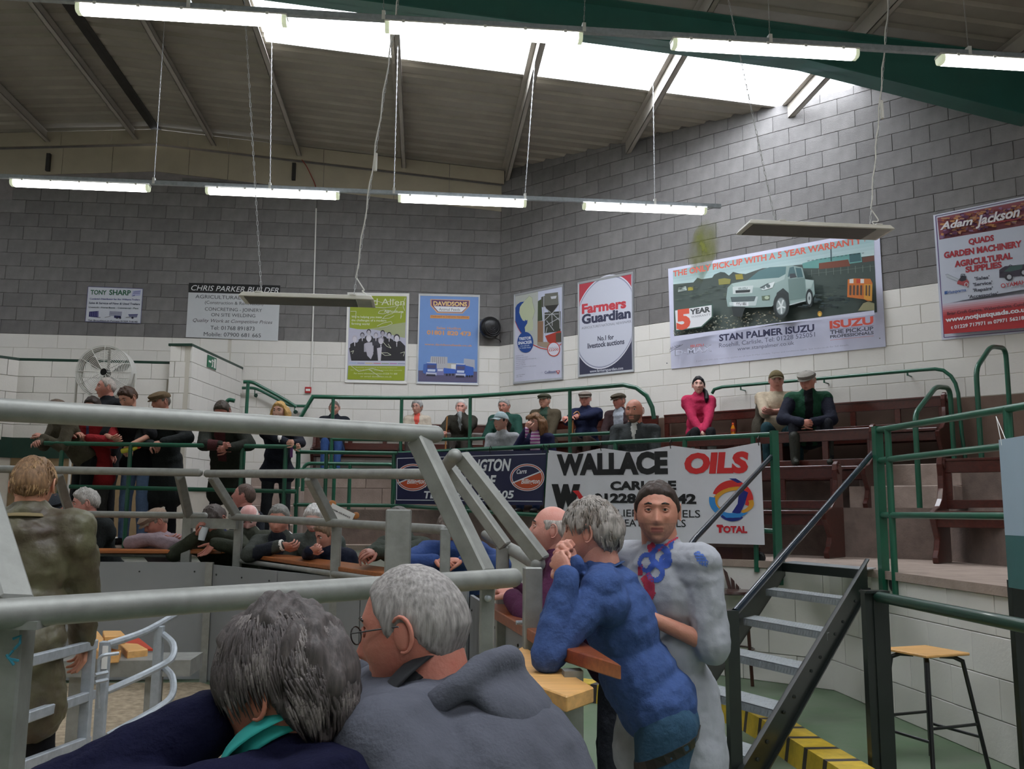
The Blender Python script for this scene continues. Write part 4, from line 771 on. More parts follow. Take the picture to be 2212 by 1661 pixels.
# right front rail
XT = 3.44
def T(px, y): q = onP(px, y, (XT, 0, 0), (1, 0, 0)); return q
a = T(1895, 940)
rail_obj('green rail on the right of the platform stairs running off to the right edge', [('top_rail', [(XT, a.y, 2.09), (XT, 2.2, 2.06)]), ('middle_rail', [(XT, a.y, 1.86), (XT, 2.2, 1.86)]), ('lower_rail', [(XT, a.y, 1.45), (XT, 2.2, 1.45)])],
    [((XT, T(px, 1100).y), 2.09, .86) for px in (1926, 2190)]+[((XT, T(2400, 1100).y), 2.09, .9)])
b = MB(); b.box((XT-.03, a.y-.03, .78), (XT+.03, a.y+.03, 2.12)); b.build('newel_post', M_green, label='square green post at the right side of the stair head', cat='post')
q = P45(1674, 1000, 3.9); b = MB(); b.box((q.x-.03, q.y-.03, .84), (q.x+.03, q.y+.03, 2.19)); b.build('newel_post', M_green, label='square green post at the left side of the stair head beside the white banner', cat='post')
for px, py in ((1640, 1205), (1928, 1262)):
    v = P45(px, py, 3.84) if px < 1700 else T(px, py); ax = (-R2, -R2, 0) if px < 1700 else (-1, 0, 0)
    MB().lathe([(.055, -.015), (.055, 0), (.04, .006)], v, ax, 16).build('wall_flange', M_black, label='round black flange fixing a rail post to the wall, %s' % ('left of the stair head' if px < 1700 else 'right of the stairs'), cat='flange')
# left stair handrails by the back wall
YH = 14.95
def H(px, py, Y=YH): return onY(px, py, Y)
g = empty('wall_handrail', 'green handrail sloping down along the back wall above the blonde woman', 'railing', 'green tube railings', loc=tuple(H(525, 838)))
MB().tube(round_path([H(523, 838), H(548, 838), H(562, 843), H(625, 876), H(640, 877), H(668, 877)], .08), .024, 10).build('rail', M_green, g, smooth=True)
for px, py in ((550, 852), (636, 888)):
    v = H(px, py); MB().lathe([(.04, 0), (.045, .012), (.03, .02)], (v.x, YB-.012, v.z), (0, -1, 0), 14).build('wall_rose', M_greend, g); MB().tube([v, v+Vector((0, 0, .08))], .008, 6).build('bracket', M_green, g)
Yh = 13.6; g = empty('stair_handrail', 'green stair rail with a tall post, left of the red call point', 'railing', 'green tube railings', loc=tuple(H(535, 824, Yh)))
MB().tube(round_path([H(526, 825, Yh), H(545, 825, Yh), H(610, 860, Yh), H(640, 879, Yh)], .12), .026, 10).build('rail', M_green, g, smooth=True)
v = H(536, 826, Yh); MB().tube([v, (v.x-.02, Yh, Z1)], .026, 10).build('post', M_green, g, smooth=True)
Yh = 12.6; g = empty('stair_handrail', 'short end of a green stair rail showing above the pipe by the white stair wall', 'railing', 'green tube railings', loc=tuple(H(495, 865, Yh)))
MB().tube(round_path([H(470, 912, Yh), H(488, 870, Yh), H(494, 863, Yh), H(507, 866, Yh)], .06), .028, 10).build('rail', M_green, g, smooth=True)
v = H(488, 880, Yh); MB().tube([v, (v.x-.05, Yh, Z1)], .024, 10).build('post', M_green, g, smooth=True)
# ---- white divider walls on the left
def wallseg(name, A, B, th, zb, zt, m, cop=True, dado=None):
    A = Vector((*A, 0)); B = Vector((*B, 0)); d = (B-A).normalized(); n = Vector((-d.y, d.x, 0))*th
    w = MB().hexa([(v.x, v.y, zb) for v in (A, B, B+n, A+n)]+[(v.x, v.y, zt) for v in (A, B, B+n, A+n)]).build(name, M_creamj, kind='structure')
    if cop:
        e = n.normalized()*.03; f = d*.03; MB().hexa([(v.x, v.y, zt) for v in (A-e-f, B-e+f, B+n+e+f, A+n+e-f)]+[(v.x, v.y, zt+.035) for v in (A-e-f, B-e+f, B+n+e+f, A+n+e-f)]).build('coping', M_greend, w)
    return w
w1 = wallseg('wall_stair', (-3.32, 13.0), (-3.02, YB-.05), .28, Z1, 3.75, M_cream)
u1 = Vector((.30, 2.05, 0)).normalized(); n1 = Vector((u1.y, -u1.x, 0))
wall_blocks(w1, (-3.32, 13.0, 0), u1, n1, 3.75-.225*9, 2.05, 3.75, M_cream, pname='painted_block')
wall_blocks(w1, (-3.32-.28, 13.0+.04, 0), (1, 0, 0), (0, -1, 0), 3.75-.225*9, .30, 3.75, M_cream, pname='painted_block', bw=.15)
w2 = wallseg('wall_rear_low', (-5.66, 13.1), (-3.6, 13.1), .2, Z1, 3.5, M_cream)
wall_blocks(w2, (-5.66, 13.1, 0), (1, 0, 0), (0, -1, 0), 3.5-.225*5, 2.06, 3.5, M_cream, pname='painted_block')
MB().box((-5.66, 13.07, 2.14), (-3.65, 13.1, 2.42)).build('green_stripe', M_greend, w2)
MB().box((-5.66, 13.085, Z1), (-3.65, 13.1, 2.14)).build('tan_dado', mat('tan_paint', hexc('#8f7a5a'), .7), w2)
w3 = wallseg('wall_left_low', (-6.7, 12.0), (-5.66, 13.1), .2, Z1, 3.5, M_cream)
u3 = Vector((1.04, 1.1, 0)).normalized(); n3 = Vector((u3.y, -u3.x, 0)); wall_blocks(w3, (-6.7, 12.0, 0), u3, n3, 3.5-.225*5, 1.5, 3.5, M_cream, pname='painted_block')
b = MB(); A = Vector((-6.7, 12, 0)); B = Vector((-5.66, 13.1, 0)); k = n3*.03
b.hexa([(v.x, v.y, 2.14) for v in (A+k, B+k, B, A)]+[(v.x, v.y, 2.42) for v in (A+k, B+k, B, A)]); b.build('green_stripe', M_greend, w3)
# fire exit sign on the stair wall
c = onP(452, 783, (-3.32, 13.0, 0), n1)+n1*.045; r = empty('exit_sign', 'small green running man exit sign on the white stair wall', 'sign', loc=tuple(c))
def q4(u0, v0, u1_, v1, off): return [c+u1*u0+Vector((0, 0, v0))+n1*off, c+u1*u1_+Vector((0, 0, v0))+n1*off, c+u1*u1_+Vector((0, 0, v1))+n1*off, c+u1*u0+Vector((0, 0, v1))+n1*off]
b = MB(); b.prism(q4(-.17, -.09, .17, .09, 0), (0, 0, 0), n1*-.008); b.build('green_plate', mat('sign_green', hexc('#1f6a4c'), .5), r)
b = MB(); b.add(q4(.0, -.06, .03, .05, .002), [(0, 1, 2, 3)]); b.add(q4(-.14, -.015, -.04, .015, .002), [(0, 1, 2, 3)]); b.add(q4(.07, -.07, .14, .07, .002), [(0, 1, 2, 3)]); b.add(q4(-.03, .02, .06, .035, .002), [(0, 1, 2, 3)]); b.add(q4(-.02, -.07, .01, -.05, .002), [(0, 1, 2, 3)]); b.build('pictogram', M_white, r)
# ---- drum fan
c = onY(230, 806, 12.55); r = empty('drum_fan', 'large round white floor fan behind the bald man on the left platform', 'fan', loc=(c.x, c.y, Z1))
M_fan = mat('fan_enamel', hexc('#c9c8c2'), .4, var=.03); Rf = .36; X, Zv = Vector((1, 0, 0)), Vector((0, 0, 1))
b = MB(); b.lathe([(Rf-.012, -.12), (Rf, -.12), (Rf, .1), (Rf-.012, .1)], c, (0, -1, 0), 40)
b.f = [f for f in b.f if len(f) == 4]; b.add([v for v in b.v], []); b.build('drum', M_fan, r, smooth=True)
b = MB()
for yy in (-.12,):
    for k in range(16): b.tube([c+Vector((0, yy, 0))+X*(math.cos(a)*ra)+Zv*(math.sin(a)*ra) for ra in [.05+.31*k/15] for a in [2*math.pi*i/40 for i in range(40)]], .0035, 4, closed=True)
for k in range(12): a = 2*math.pi*k/12; b.tube([c+Vector((0, -.125, 0))+X*math.cos(a)*.05+Zv*math.sin(a)*.05, c+Vector((0, -.125, 0))+X*math.cos(a)*Rf+Zv*math.sin(a)*Rf], .004, 4)
b.build('front_grille', M_fan, r, kind='stuff')
for k in range(3):
    a0 = 2*math.pi*(k/3)+.35; b = MB(); vs = []; n = 7
    for i in range(n+1):
        ra = .05+.27*i/n; w = .26*math.sin(math.pi*min(1, .25+.68*i/n))
        for j in range(5): s_ = (j/4-.5)*2; a = a0+s_*w*(.6+.5*i/n)*1.4; vs.append(c+X*math.cos(a)*ra+Zv*math.sin(a)*ra+Vector((0, s_*.045, 0)))
    b.add(vs, [(i*5+j, i*5+j+1, (i+1)*5+j+1, (i+1)*5+j) for i in range(n) for j in range(4)]); b.build('blade', mat('fan_blade', hexc('#b3b2ae'), .35, metal=.3, var=.03), r, smooth=True)
MB().lathe([(.001, -.03), (.055, -.02), (.055, .08), (.001, .09)], c, (0, -1, 0), 16).build('motor_hub', M_black, r)
MB().tube([c+X*.38+Zv*.0, (c.x+.38, c.y, Z1+.2), (c.x+.3, c.y, Z1+.03), (c.x-.3, c.y, Z1+.03), (c.x-.38, c.y, Z1+.2), c-X*.38], .018, 8).build('stand', M_fan, r)
b = MB(); b.bar((c.x, c.y+.06, c.z-.34), (c.x, c.y+.06, c.z+.34), .03, .02, up=(0, 1, 0)); b.build('motor_mount', M_fan, r)
# ================================================================ metal stair, kerb, stool, chair
M_tread = mat('chequer_plate', hexc('#b4babd'), .38, metal=.6, var=.1, nscale=20, bump=.2, bscale=120)
Lp = [Vector((3.04, 7.50, 1.04)), Vector((2.70, 7.06, .866)), Vector((2.36, 6.64, .693)), Vector((2.05, 6.22, .52)), Vector((1.75, 5.84, .347)), Vector((1.47, 5.48, .173)), Vector((1.19, 5.1, 0))]
Rp = [Vector((3.30, 6.55, 1.04)), Vector((2.97, 6.13, .866)), Vector((2.64, 5.76, .693)), Vector((2.33, 5.44, .52)), Vector((2.03, 5.14, .347)), Vector((1.76, 4.84, .173)), Vector((1.5, 4.55, 0))]
st = empty('metal_stair', 'steel stair with chequer plate treads and black stringers up to the platform', 'stairs', loc=(2.4, 6.0, 0))
for i in range(1, 6):
    a, b_ = Lp[i], Rp[i]; back = ((Lp[i-1]-Lp[i])+(Rp[i-1]-Rp[i]))/2; back.z = 0; back = back.normalized()*.24; u = (b_-a).normalized(); a = a+u*.03; b_ = b_-u*.03
    m = MB(); m.hexa([v+Vector((0, 0, -.006)) for v in (a, b_, b_+back, a+back)]+[a, b_, b_+back, a+back]); m.hexa([a+Vector((0, 0, -.05)), b_+Vector((0, 0, -.05)), b_+back*.02+Vector((0, 0, -.05)), a+back*.02+Vector((0, 0, -.05)), a, b_, b_+back*.02, a+back*.02])
    t = m.build('tread', M_tread, st)
    m = MB(); W = (b_-a).length; n = int(W/.028)     # raised lugs
    for k in range(n):
        for r_ in range(5):
            c = a+u*(.015+k*.028+(.014 if r_ % 2 else 0))+back*(.1+.19*r_); s = back.normalized()*.008; w = u*.004*(1 if (k+r_) % 2 else -1)
            m.add([c-s-w, c-s*.2+u*.003, c+s+w, c+s*.2-u*.003, c+Vector((0, 0, .003))], [(0, 1, 4), (1, 2, 4), (2, 3, 4), (3, 0, 4)])
        c = a+u*(.015+k*.028)-back*.004; m.bar(c+Vector((0, 0, -.042)), c+Vector((0, 0, -.008))+u*.012, .005, .004)
    m.build('tread_pattern', M_tread, t, kind='stuff')
def stringer(P, side):
    A = P[0]+(P[0]-P[1])*(.15 if side < 0 else -.02); B = P[6]+(P[6]-P[5])*.1; u = (Rp[0]-Lp[0]).normalized(); off = u*(.0 if side < 0 else 0); w = u*.012*side
    h = .13; m = MB(); m.hexa([A+Vector((0, 0, -h)), A+w+Vector((0, 0, -h)), B+w+Vector((0, 0, -h+.0)), B+Vector((0, 0, -h)), A+Vector((0, 0, h*.72)), A+w+Vector((0, 0, h*.72)), B+w+Vector((0, 0, h*.72)), B+Vector((0, 0, h*.72))])
    for z in (-h, h*.72-.012): q = w.normalized()*-.04; m.hexa([A+Vector((0, 0, z)), A-q+Vector((0, 0, z)), B-q+Vector((0, 0, z)), B+Vector((0, 0, z)), A+Vector((0, 0, z+.012)), A-q+Vector((0, 0, z+.012)), B-q+Vector((0, 0, z+.012)), B+Vector((0, 0, z+.012))])
    s = m.build('stringer', M_blackp, st)
    for i in range(1, 6):
        for dd in (-.06, .06):
            c = P[i]+(P[i-1]-P[i])*(.3+dd*3)+w*1.3+Vector((0, 0, -.03)); MB().lathe([(.011, 0), (.011, .008), (.006, .01)], c, u*side, 8).build('bolt', M_blackp, s)
stringer(Lp, -1); stringer(Rp, 1)
lp = [onZ(1690, 1207, 1.045), onZ(1882, 1224, 1.045), Vector((3.55, 7.0, 1.045)), Vector((3.35, 7.55, 1.045))]
A, B = Lp[0], Rp[0]; bk = Vector((.2, .24, 0)); m = MB(); m.hexa([v+Vector((0, 0, 0)) for v in (A, B, B+bk, A+bk)]+[v+Vector((0, 0, .008)) for v in (A, B, B+bk, A+bk)]); m.build('landing_plate', M_tread, st)
m = MB(); m.bar(A+Vector((0, 0, -.03)), B+Vector((0, 0, -.03)), .02, .07); m.build('landing_angle', M_blackp, st)
M_hand = mat('handrail_blue_black', hexc('#1f2b38'), .22, metal=.3, var=.1, coat=.4)
hA = dep(1668, 985, (e1-CAM).dot(_f)-.05); hB = Vector((Lp[6].x, Lp[6].y, .92)); 
dirL = (dep(1505, 1160, 6.4)-hA); MB().tube([hA, dep(1500, 1165, 6.25), hB+Vector((.1, .1, 0))], .021, 10).build('handrail', M_hand, st, smooth=True)
top = T(1884, 980); bot = dep(1588, 1322, (Rp[5]-CAM).dot(_f)); MB().tube([top, bot], .021, 10).build('handrail', M_hand, st, smooth=True)
q = dep(1580, 1322, (Rp[5]-CAM).dot(_f)); MB().box((q.x-.032, q.y-.03, 0), (q.x+.03, q.y+.03, q.z+.01)).build('lower_post', M_blackp, st)
MB().box((Lp[6].x-.03, Lp[6].y-.03, 0), (Lp[6].x+.03, Lp[6].y+.03, .93)).build('lower_post', M_blackp, st)
# black barrier post with a pipe rail
pb = dep(1892, 1280, 5.0); r = empty('pipe_barrier', 'black post and thick dark green pipe rail at the lower right', 'barrier', loc=(pb.x, pb.y, 0))
MB().box((pb.x-.075, pb.y-.02, 0), (pb.x-.03, pb.y+.03, pb.z+.0)).build('post_flange', M_blackp, r); MB().box((pb.x-.03, pb.y-.03, 0), (pb.x+.055, pb.y+.03, pb.z-.005)).build('post', M_blackp, r)
MB().box((pb.x-.08, pb.y-.04, pb.z), (pb.x+.06, pb.y+.04, pb.z+.012)).build('cap_plate', M_blackp, r)
pe = dep(2212, 1352, 3.7); pz = pb.z-.02; d = Vector((pe.x-pb.x, pe.y-pb.y, 0)); MB().tube([(pb.x, pb.y, pz), (pb.x+d.x*2, pb.y+d.y*2, pz)], .03, 12).build('pipe_rail', mat('pipe_green', hexc('#1a3a2e'), .3, var=.1, coat=.3), r, smooth=True)
# yellow and black kerb
kb = empty('hazard_kerb', 'yellow painted kerb with black stripes curving across the green floor', 'kerb', loc=(2.2, 6, 0))
kp = [(1.15, 7.3), (1.6, 6.95), (2.05, 6.6), (2.2, 6.35), (2.22, 5.9), (2.2, 5.4), (2.2, 4.9), (2.2, 4.4), (2.2, 3.9), (2.2, 3.4)]
seg = []; 
for (x0, y0), (x1, y1) in zip(kp[:-1], kp[1:]):
    L = math.hypot(x1-x0, y1-y0); n = max(1, round(L/.25))
    for k in range(n): seg.append((Vector((x0+(x1-x0)*k/n, y0+(y1-y0)*k/n, 0)), Vector((x0+(x1-x0)*(k+1)/n, y0+(y1-y0)*(k+1)/n, 0))))
M_stripe = mat('black_stripe', hexc('#3a3230'), .6, var=.2)
for i, (a, b_) in enumerate(seg):
    d = (b_-a).normalized(); n = Vector((d.y, -d.x, 0)); n = n if n.x < 0 else -n; w = .19; hh = .135
    for j, (f0, f1, mm, nm) in enumerate(((0, .8, M_yellow, 'kerb_block'), (.8, 1, M_stripe, 'black_stripe'))):
        p, q = a+(b_-a)*f0, a+(b_-a)*f1; m = MB(); m.hexa([p+n*.02, q+n*.02, q-n*w, p-n*w]+[v+Vector((0, 0, hh)) for v in (p, q, q-n*w, p-n*w)]); m.build(nm, mm, kb)
# stool
c = onZ(2000, 1404, .665); r = empty('stool', 'tall stool with a square wooden seat and black tube legs at lower right', 'stool', loc=(c.x, c.y, 0))
th = 28*D2R; ux = Vector((math.cos(th), math.sin(th), 0)); uy = Vector((-math.sin(th), math.cos(th), 0)); s = .165
th = 16*D2R; ux = Vector((math.cos(th), math.sin(th), 0)); uy = Vector((-math.sin(th), math.cos(th), 0))
m = MB(); m.hexa([c+ux*a+uy*b_+Vector((0, 0, z)) for z in (-.016, .0) for a, b_ in ((-s, -s), (s, -s), (s, s), (-s, s))]); m.build('seat', M_pine, r, bevel=.004)
tops = [(-1, -1), (1, -1), (1, 1), (-1, 1)]; M_leg = mat('black_tube', hexc('#17181a'), .3, coat=.3); feet = []
for i, (a, b_) in enumerate(tops):
    t = c+(ux*a+uy*b_)*s*.62+Vector((0, 0, -.03)); k = c+(ux*a+uy*b_)*s*.82+Vector((0, 0, -.05)); f = c+(ux*a+uy*b_)*s*1.28; f.z = 0.0; feet.append((k, f))
    MB().tube([c+(ux*a+uy*b_)*s*.3+Vector((0, 0, -.03)), t, k, f+Vector((0, 0, .0))], .0125, 10).build('leg', M_leg, r, smooth=True)
for (i, j, z) in ((0, 1, .27), (2, 3, .27), (1, 2, .2), (3, 0, .2)):
    def at(k): a, f = feet[k]; return f+(a-f)*(z/(a.z-f.z))
    MB().tube([at(i), at(j)], .009, 8).build('stretcher', M_leg, r)
# bentwood high chair by the wall
c = Vector((2.77, 7.95, 0)); r = empty('bar_chair', 'dark wooden spindle-back high chair against the white wall behind the stairs', 'chair', loc=tuple(c))
f = Vector((-.35, -.93, 0)); f.normalize(); sd = Vector((-f.y, f.x, 0)); f = Vector((-.5, -.86, 0)).normalized(); sd = Vector((.86, -.5, 0)); sh = .78
M_dk = mat('dark_chair_wood', hexc('#3c1f17'), .3, var=.2, kind='grain', coat=.2)
m = MB(); m.lathe([(.001, 0), (.19, 0), (.21, .012), (.205, .03), (.001, .034)], c+Vector((0, 0, sh-.03)), seg=24); m.build('seat', M_dk, r, smooth=True)
bk = c-f*.17
for k in range(5):
    o = (k-2)*.035; m = MB(); p0 = bk+sd*o+Vector((0, 0, sh)); p1 = bk-f*.06+sd*o*2.0+Vector((0, 0, sh+.25)); m.bar(p0, p1, .03, .012, up=tuple(f)); m.build('splat', M_dk, r)
for s_ in (-1, 1): MB().tube([bk+sd*.13*s_+Vector((0, 0, .0))-f*.05, bk+sd*.13*s_+Vector((0, 0, .4)), bk+sd*.14*s_+Vector((0, 0, sh)), bk-f*.07+sd*.17*s_+Vector((0, 0, sh+.27))], .016, 8).build('leg', M_dk, r, smooth=True)
m = MB(); pts = [bk-f*(.07-.03*(1-abs(t)))+sd*t*.2+Vector((0, 0, 0)) for t in (-1, -.6, -.2, .2, .6, 1)]
for a, b_ in zip(pts[:-1], pts[1:]): m.hexa([a+Vector((0, 0, sh+.24)), b_+Vector((0, 0, sh+.24)), b_-f*.02+Vector((0, 0, sh+.24)), a-f*.02+Vector((0, 0, sh+.24)), a+Vector((0, 0, sh+.37)), b_+Vector((0, 0, sh+.37)), b_-f*.02+Vector((0, 0, sh+.37)), a-f*.02+Vector((0, 0, sh+.37))])
m.build('top_rail', M_dk, r)
for s_ in (-1, 1): MB().tube([c+f*.1+sd*.12*s_+Vector((0, 0, sh-.02)), c+f*.17+sd*.17*s_], .016, 8).build('leg', M_dk, r, smooth=True)
MB().tube([c+Vector((.16*math.cos(a), .16*math.sin(a), .28)) for a in [i*math.pi/10 for i in range(20)]], .008, 6, closed=True).build('foot_ring', M_dk, r)
# board hanging at the right edge
q = dep(2157, 950, 4.6); q2 = dep(2212, 935, 4.35); d = (q2-q); d.z = 0; d = d.normalized(); zt = q.z+.0; zb = dep(2163, 1265, 4.6).z; zm = dep(2160, 1155, 4.6).z
r = empty('notice_board', 'pale blue board with a teal foot hanging on the rail at the right edge', 'board', loc=tuple(q))
def bd(z0, z1, col, nm, th=.012, w=1.1): n = Vector((-d.y, d.x, 0))*th; a = Vector((q.x, q.y, 0)); b_ = a+d*w; MB().hexa([(v.x, v.y, z0) for v in (a, b_, b_+n, a+n)]+[(v.x, v.y, z1) for v in (a, b_, b_+n, a+n)]).build(nm, col, r)
bd(zm, zt, mat('pale_blue_board', hexc('#a9bccb'), .4, var=.05, nscale=2), 'upper_panel'); bd(zb, zm, mat('teal_board', hexc('#3f6a6a'), .4, var=.08), 'lower_panel')
MB().tube([q+d*.03+Vector((0, 0, -.03)), q+d*.03+Vector((0, .03, .12)), q+d*.05+Vector((0, -.02, -.01))], .002, 5).build('string_tie', M_white, r)
bpx = dep(2195, 1285, 4.7); MB().box((bpx.x-.02, bpx.y, .0), (bpx.x+.4, bpx.y+.04, zb+.02)).build('board_post', M_blackp, r)
# ---- banners on the platform rail
s = Sign((fcn[0]-.03, fcn[1]-.03, 0), (-1, -1, 0), 840, 940, 2.633)
def banner(corners, ties, col, label, wav):
    s.root = empty('banner', label, 'banner', loc=tuple(s.P(*corners[0]))); P = [s.P(*c) for c in corners]; nx, nz = 40, 14; b = MB(); vs = []
    for j in range(nz+1):
        for i in range(nx+1):
            u, v = i/nx, j/nz; p = (P[0]*(1-u)+P[1]*u)*(1-v)+(P[3]*(1-u)+P[2]*u)*v
            sag = min(abs(u-t) for t in ties); dz = -.05*min(1, sag*7)*(1-v)**3 if wav else 0
            vs.append(p+Vector((0, 0, dz))+s.n*(-.002+.0015*math.sin(u*23+v*4)*(1-v*.3)-.002*math.exp(-(sag*14)**2)*(1-v)))
    b.add(vs, [(j*(nx+1)+i, j*(nx+1)+i+1, (j+1)*(nx+1)+i+1, (j+1)*(nx+1)+i) for j in range(nz) for i in range(nx)])
    b.build('sheet', mat('vinyl_'+col, hexc(col), .32, var=.02, bump=.2, bscale=2.5), s.root, smooth=True); 
    for t in ties:
        p = (P[0]*(1-t)+P[1]*t); MB().tube([p+Vector((0, 0, -.03))+s.n*.006, p+Vector((0, 0, .03))+s.n*.02, p+Vector((0, 0, .06)), p+Vector((0, 0, .02))-s.n*.02], .004, 5).build('cable_tie', M_black, s.root)
banner([(40, 100), (898, 84), (876, 398), (36, 392)], (.02, .4, .66, .98), '#23264a', 'navy blue banner with white lettering and two oval badges, tied to the rail', False)
s.line([(48, 132), (892, 106)], 4, '#dfe1ea').line([(48, 132), (44, 368)], 4, '#dfe1ea').line([(44, 368), (872, 376)], 4, '#dfe1ea').line([(892, 106), (872, 376)], 3, '#23264a')
s.text('CARRS BILLINGTON', 180, 206, 696, 200, 58, '#e8eaf0', .035, .25).text('AGRICULTURE', 200, 294, 612, 290, 56, '#e8eaf0', .035, .25).text('TEL: 01900 824105', 200, 358, 712, 358, 38, '#e8eaf0', .03, .15)
for cx in (138, 788):
    s.ellipse(cx, 240, 98, 78, '#dfe1ea').ellipse(cx, 240, 94, 74, '#c0502e').ellipse(cx, 240, 88, 68, '#dfe1ea').ellipse(cx, 240, 84, 64, '#23264a').ellipse(cx, 240, 84, 64, '#c0502e', a0=-24, a1=156).line([(cx-84, 272), (cx+80, 206)], 7, '#dfe1ea')
    s.text('Carrs', cx-60, 220, cx-2, 216, 24, '#f0f0f4', .02, .3).text('Billington', cx-34, 276, cx+72, 274, 26, '#f0f0f4', .02, .3)
s.done()
s = Sign((fcn[0]-.04, fcn[1]-.04, 0), (-1, -1, 0), 840, 940, 2.633)
banner([(905, 84), (2112, 40), (2138, 624), (874, 590)], (.005, .285, .62, .995), '#d9d8e0', 'white banner reading WALLACE OILS with a swirling round emblem, tied to the rail', True)
s.lay = 8
s.text('WALLACE', 955, 220, 1588, 212, 102, '#17181c', .06).text('OILS', 1682, 212, 2048, 206, 100, '#d3282c', .06, .1).text('CARLISLE', 1260, 310, 1636, 308, 44, '#17181c', .05).text('01228 534342', 1164, 380, 1750, 388, 46, '#17181c', .05).text('SUPPLIERS OF FUELS', 1160, 460, 1772, 468, 38, '#1c1d22', .005).text('AND HEATING OILS', 1160, 516, 1690, 522, 38, '#1c1d22', .005)
s.text('W', 926, 420, 1090, 424, 124, '#17181c', .1).poly([(1045, 316), (1080, 314), (1112, 360), (1112, 400), (1080, 424), (1092, 380), (1070, 340)], '#d3282c')
cx, cy = 1956, 368
s.ellipse(cx, cy, 118, 112, '#d22a2a', a0=188, a1=372, inner=.64, rot=10).ellipse(cx, cy, 122, 72, '#d79a2b', a0=150, a1=320, inner=.72, rot=-14).ellipse(cx-10, cy, 124, 104, '#2f87d0', a0=58, a1=190, inner=.72).ellipse(cx, cy+10, 104, 112, '#1d2a80', a0=55, a1=130, inner=.82)
s.poly([(1995, 300), (2045, 326), (2025, 390), (1998, 448), (1952, 440), (1985, 390)], '#1b237c').ellipse(cx+6, cy+20, 116, 62, '#d79a2b', a0=-20, a1=62, inner=.76).poly([(1936, 246), (1975, 246), (2012, 268), (1985, 272)], '#1d2a80').poly([(1870, 430), (1950, 448), (2046, 440), (2000, 468), (1920, 470)], '#2f87d0')
s.text('TOTAL', 1872, 552, 2040, 554, 34, '#c9202f', .05).text('T', 1866, 552, 1902, 552, 40, '#c9202f', .05); s.done()
# bottle of orange drink on the pew
def bottle(p, r_, h, body, cap, label, lab='#c8452c', ax=(0, 0, 1)):
    r = empty('drink_bottle', label, 'bottle', loc=tuple(p)); m = MB(); m.lathe([(r_*.8, 0), (r_, h*.05), (r_, h*.3), (r_*.86, h*.38), (r_, h*.46), (r_, h*.62), (r_*.5, h*.82), (r_*.42, h*.86)], p, ax, 14); m.build('bottle_body', mat('juice_'+body, hexc(body), .15, var=.03, coat=.5), r, smooth=True)
    p2 = Vector(p)+Vector(ax).normalized()*h*.84; MB().lathe([(r_*.46, 0), (r_*.46, h*.1), (r_*.3, h*.16)], p2, ax, 12).build('cap', mat('cap_'+cap, hexc(cap), .4), r)
    p3 = Vector(p)+Vector(ax).normalized()*h*.44; MB().lathe([(r_*1.02, 0), (r_*1.02, h*.16)], p3, ax, 14).build('paper_label', mat('lab'+lab, hexc(lab), .5), r)
q = P45(1583, 905, .42); bottle((q.x, q.y, Z3+.45), .032, .21, '#e0861c', '#d9531e', 'orange drink bottle standing on the pew beside the man in the camouflage cap')
# ================================================================ the sale ring
def pipe(b, a, c, r=.03, seg=14): b.tube([a, c], r, seg)
def cap_ball(b, p, r=.031): b.ell(p, (r, r, r), seg=14, rings=8)
def fence(label, pipes, arms, posts, extra=None, cat='fence', group='galvanised ring fence sections'):
    r = empty('ring_fence', label, cat, group, loc=tuple(pipes[0][1]))
    for nm, a, c, rad in pipes:
        b = MB(); pipe(b, a, c, rad); cap_ball(b, a, rad*1.0); cap_ball(b, c, rad*1.0); b.build(nm, M_galvd, r, smooth=True)
    for a, c, w in arms: b = MB(); b.bar(a, c, w, w, up=(.6, .8, .0)); b.build('raked_arm', M_galvd, r, bevel=.006)
    for p, zt, w in posts: MB().box((p[0]-w/2, p[1]-w/2, 0), (p[0]+w/2, p[1]+w/2, zt)).build('post', M_galvd, r, bevel=.005)
    return r
# near section N
n0, n1 = dep(-260, 1345, 1.62), dep(1108, 1248, 2.84)
m0, m1 = dep(-300, 868, 2.12), dep(940, 938, 3.05)
nr = fence('big galvanised ring fence section crossing the foreground at left', [('lower_pipe', n0, n1, .030), ('upper_pipe', m0, m1, .030)], [(dep(1045, 1243, 2.80), dep(903, 948, 3.02), .062), (dep(25, 1315, 1.84), dep(-95, 905, 2.26), .068)],
    [((dep(22, 1400, 1.84).x, dep(22, 1400, 1.84).y), dep(22, 1330, 1.84).z, .07), ((dep(1052, 1300, 2.80).x, dep(1052, 1300, 2.80).y), dep(1050, 1262, 2.80).z, .045)])
b = MB(); q = dep(25, 1348, 1.80); b.box((q.x-.05, q.y-.03, q.z-.008), (q.x+.06, q.y+.04, q.z+.008)); b.build('welded_plate', M_galvd, nr)
q = dep(30, 1402, 1.79); b = MB()   # blue chalk mark on the post
for pts in ([(-.002, .02), (.012, .026), (.012, .012), (.002, .0)], [(.0, -.002), (-.01, -.016), (.002, -.02), (.012, -.022)], [(-.012, -.01), (.004, -.03)]): b.tube([q+Vector((x, -.003, z)) for x, z in pts], .0028, 5)
b.build('chalk_mark', mat('blue_chalk', hexc('#2f7f95'), .8), nr)
q = dep(1054, 1292, 2.76); MB().ell(q, (.011, .011, .011)).build('round_bolt', M_galv, nr)
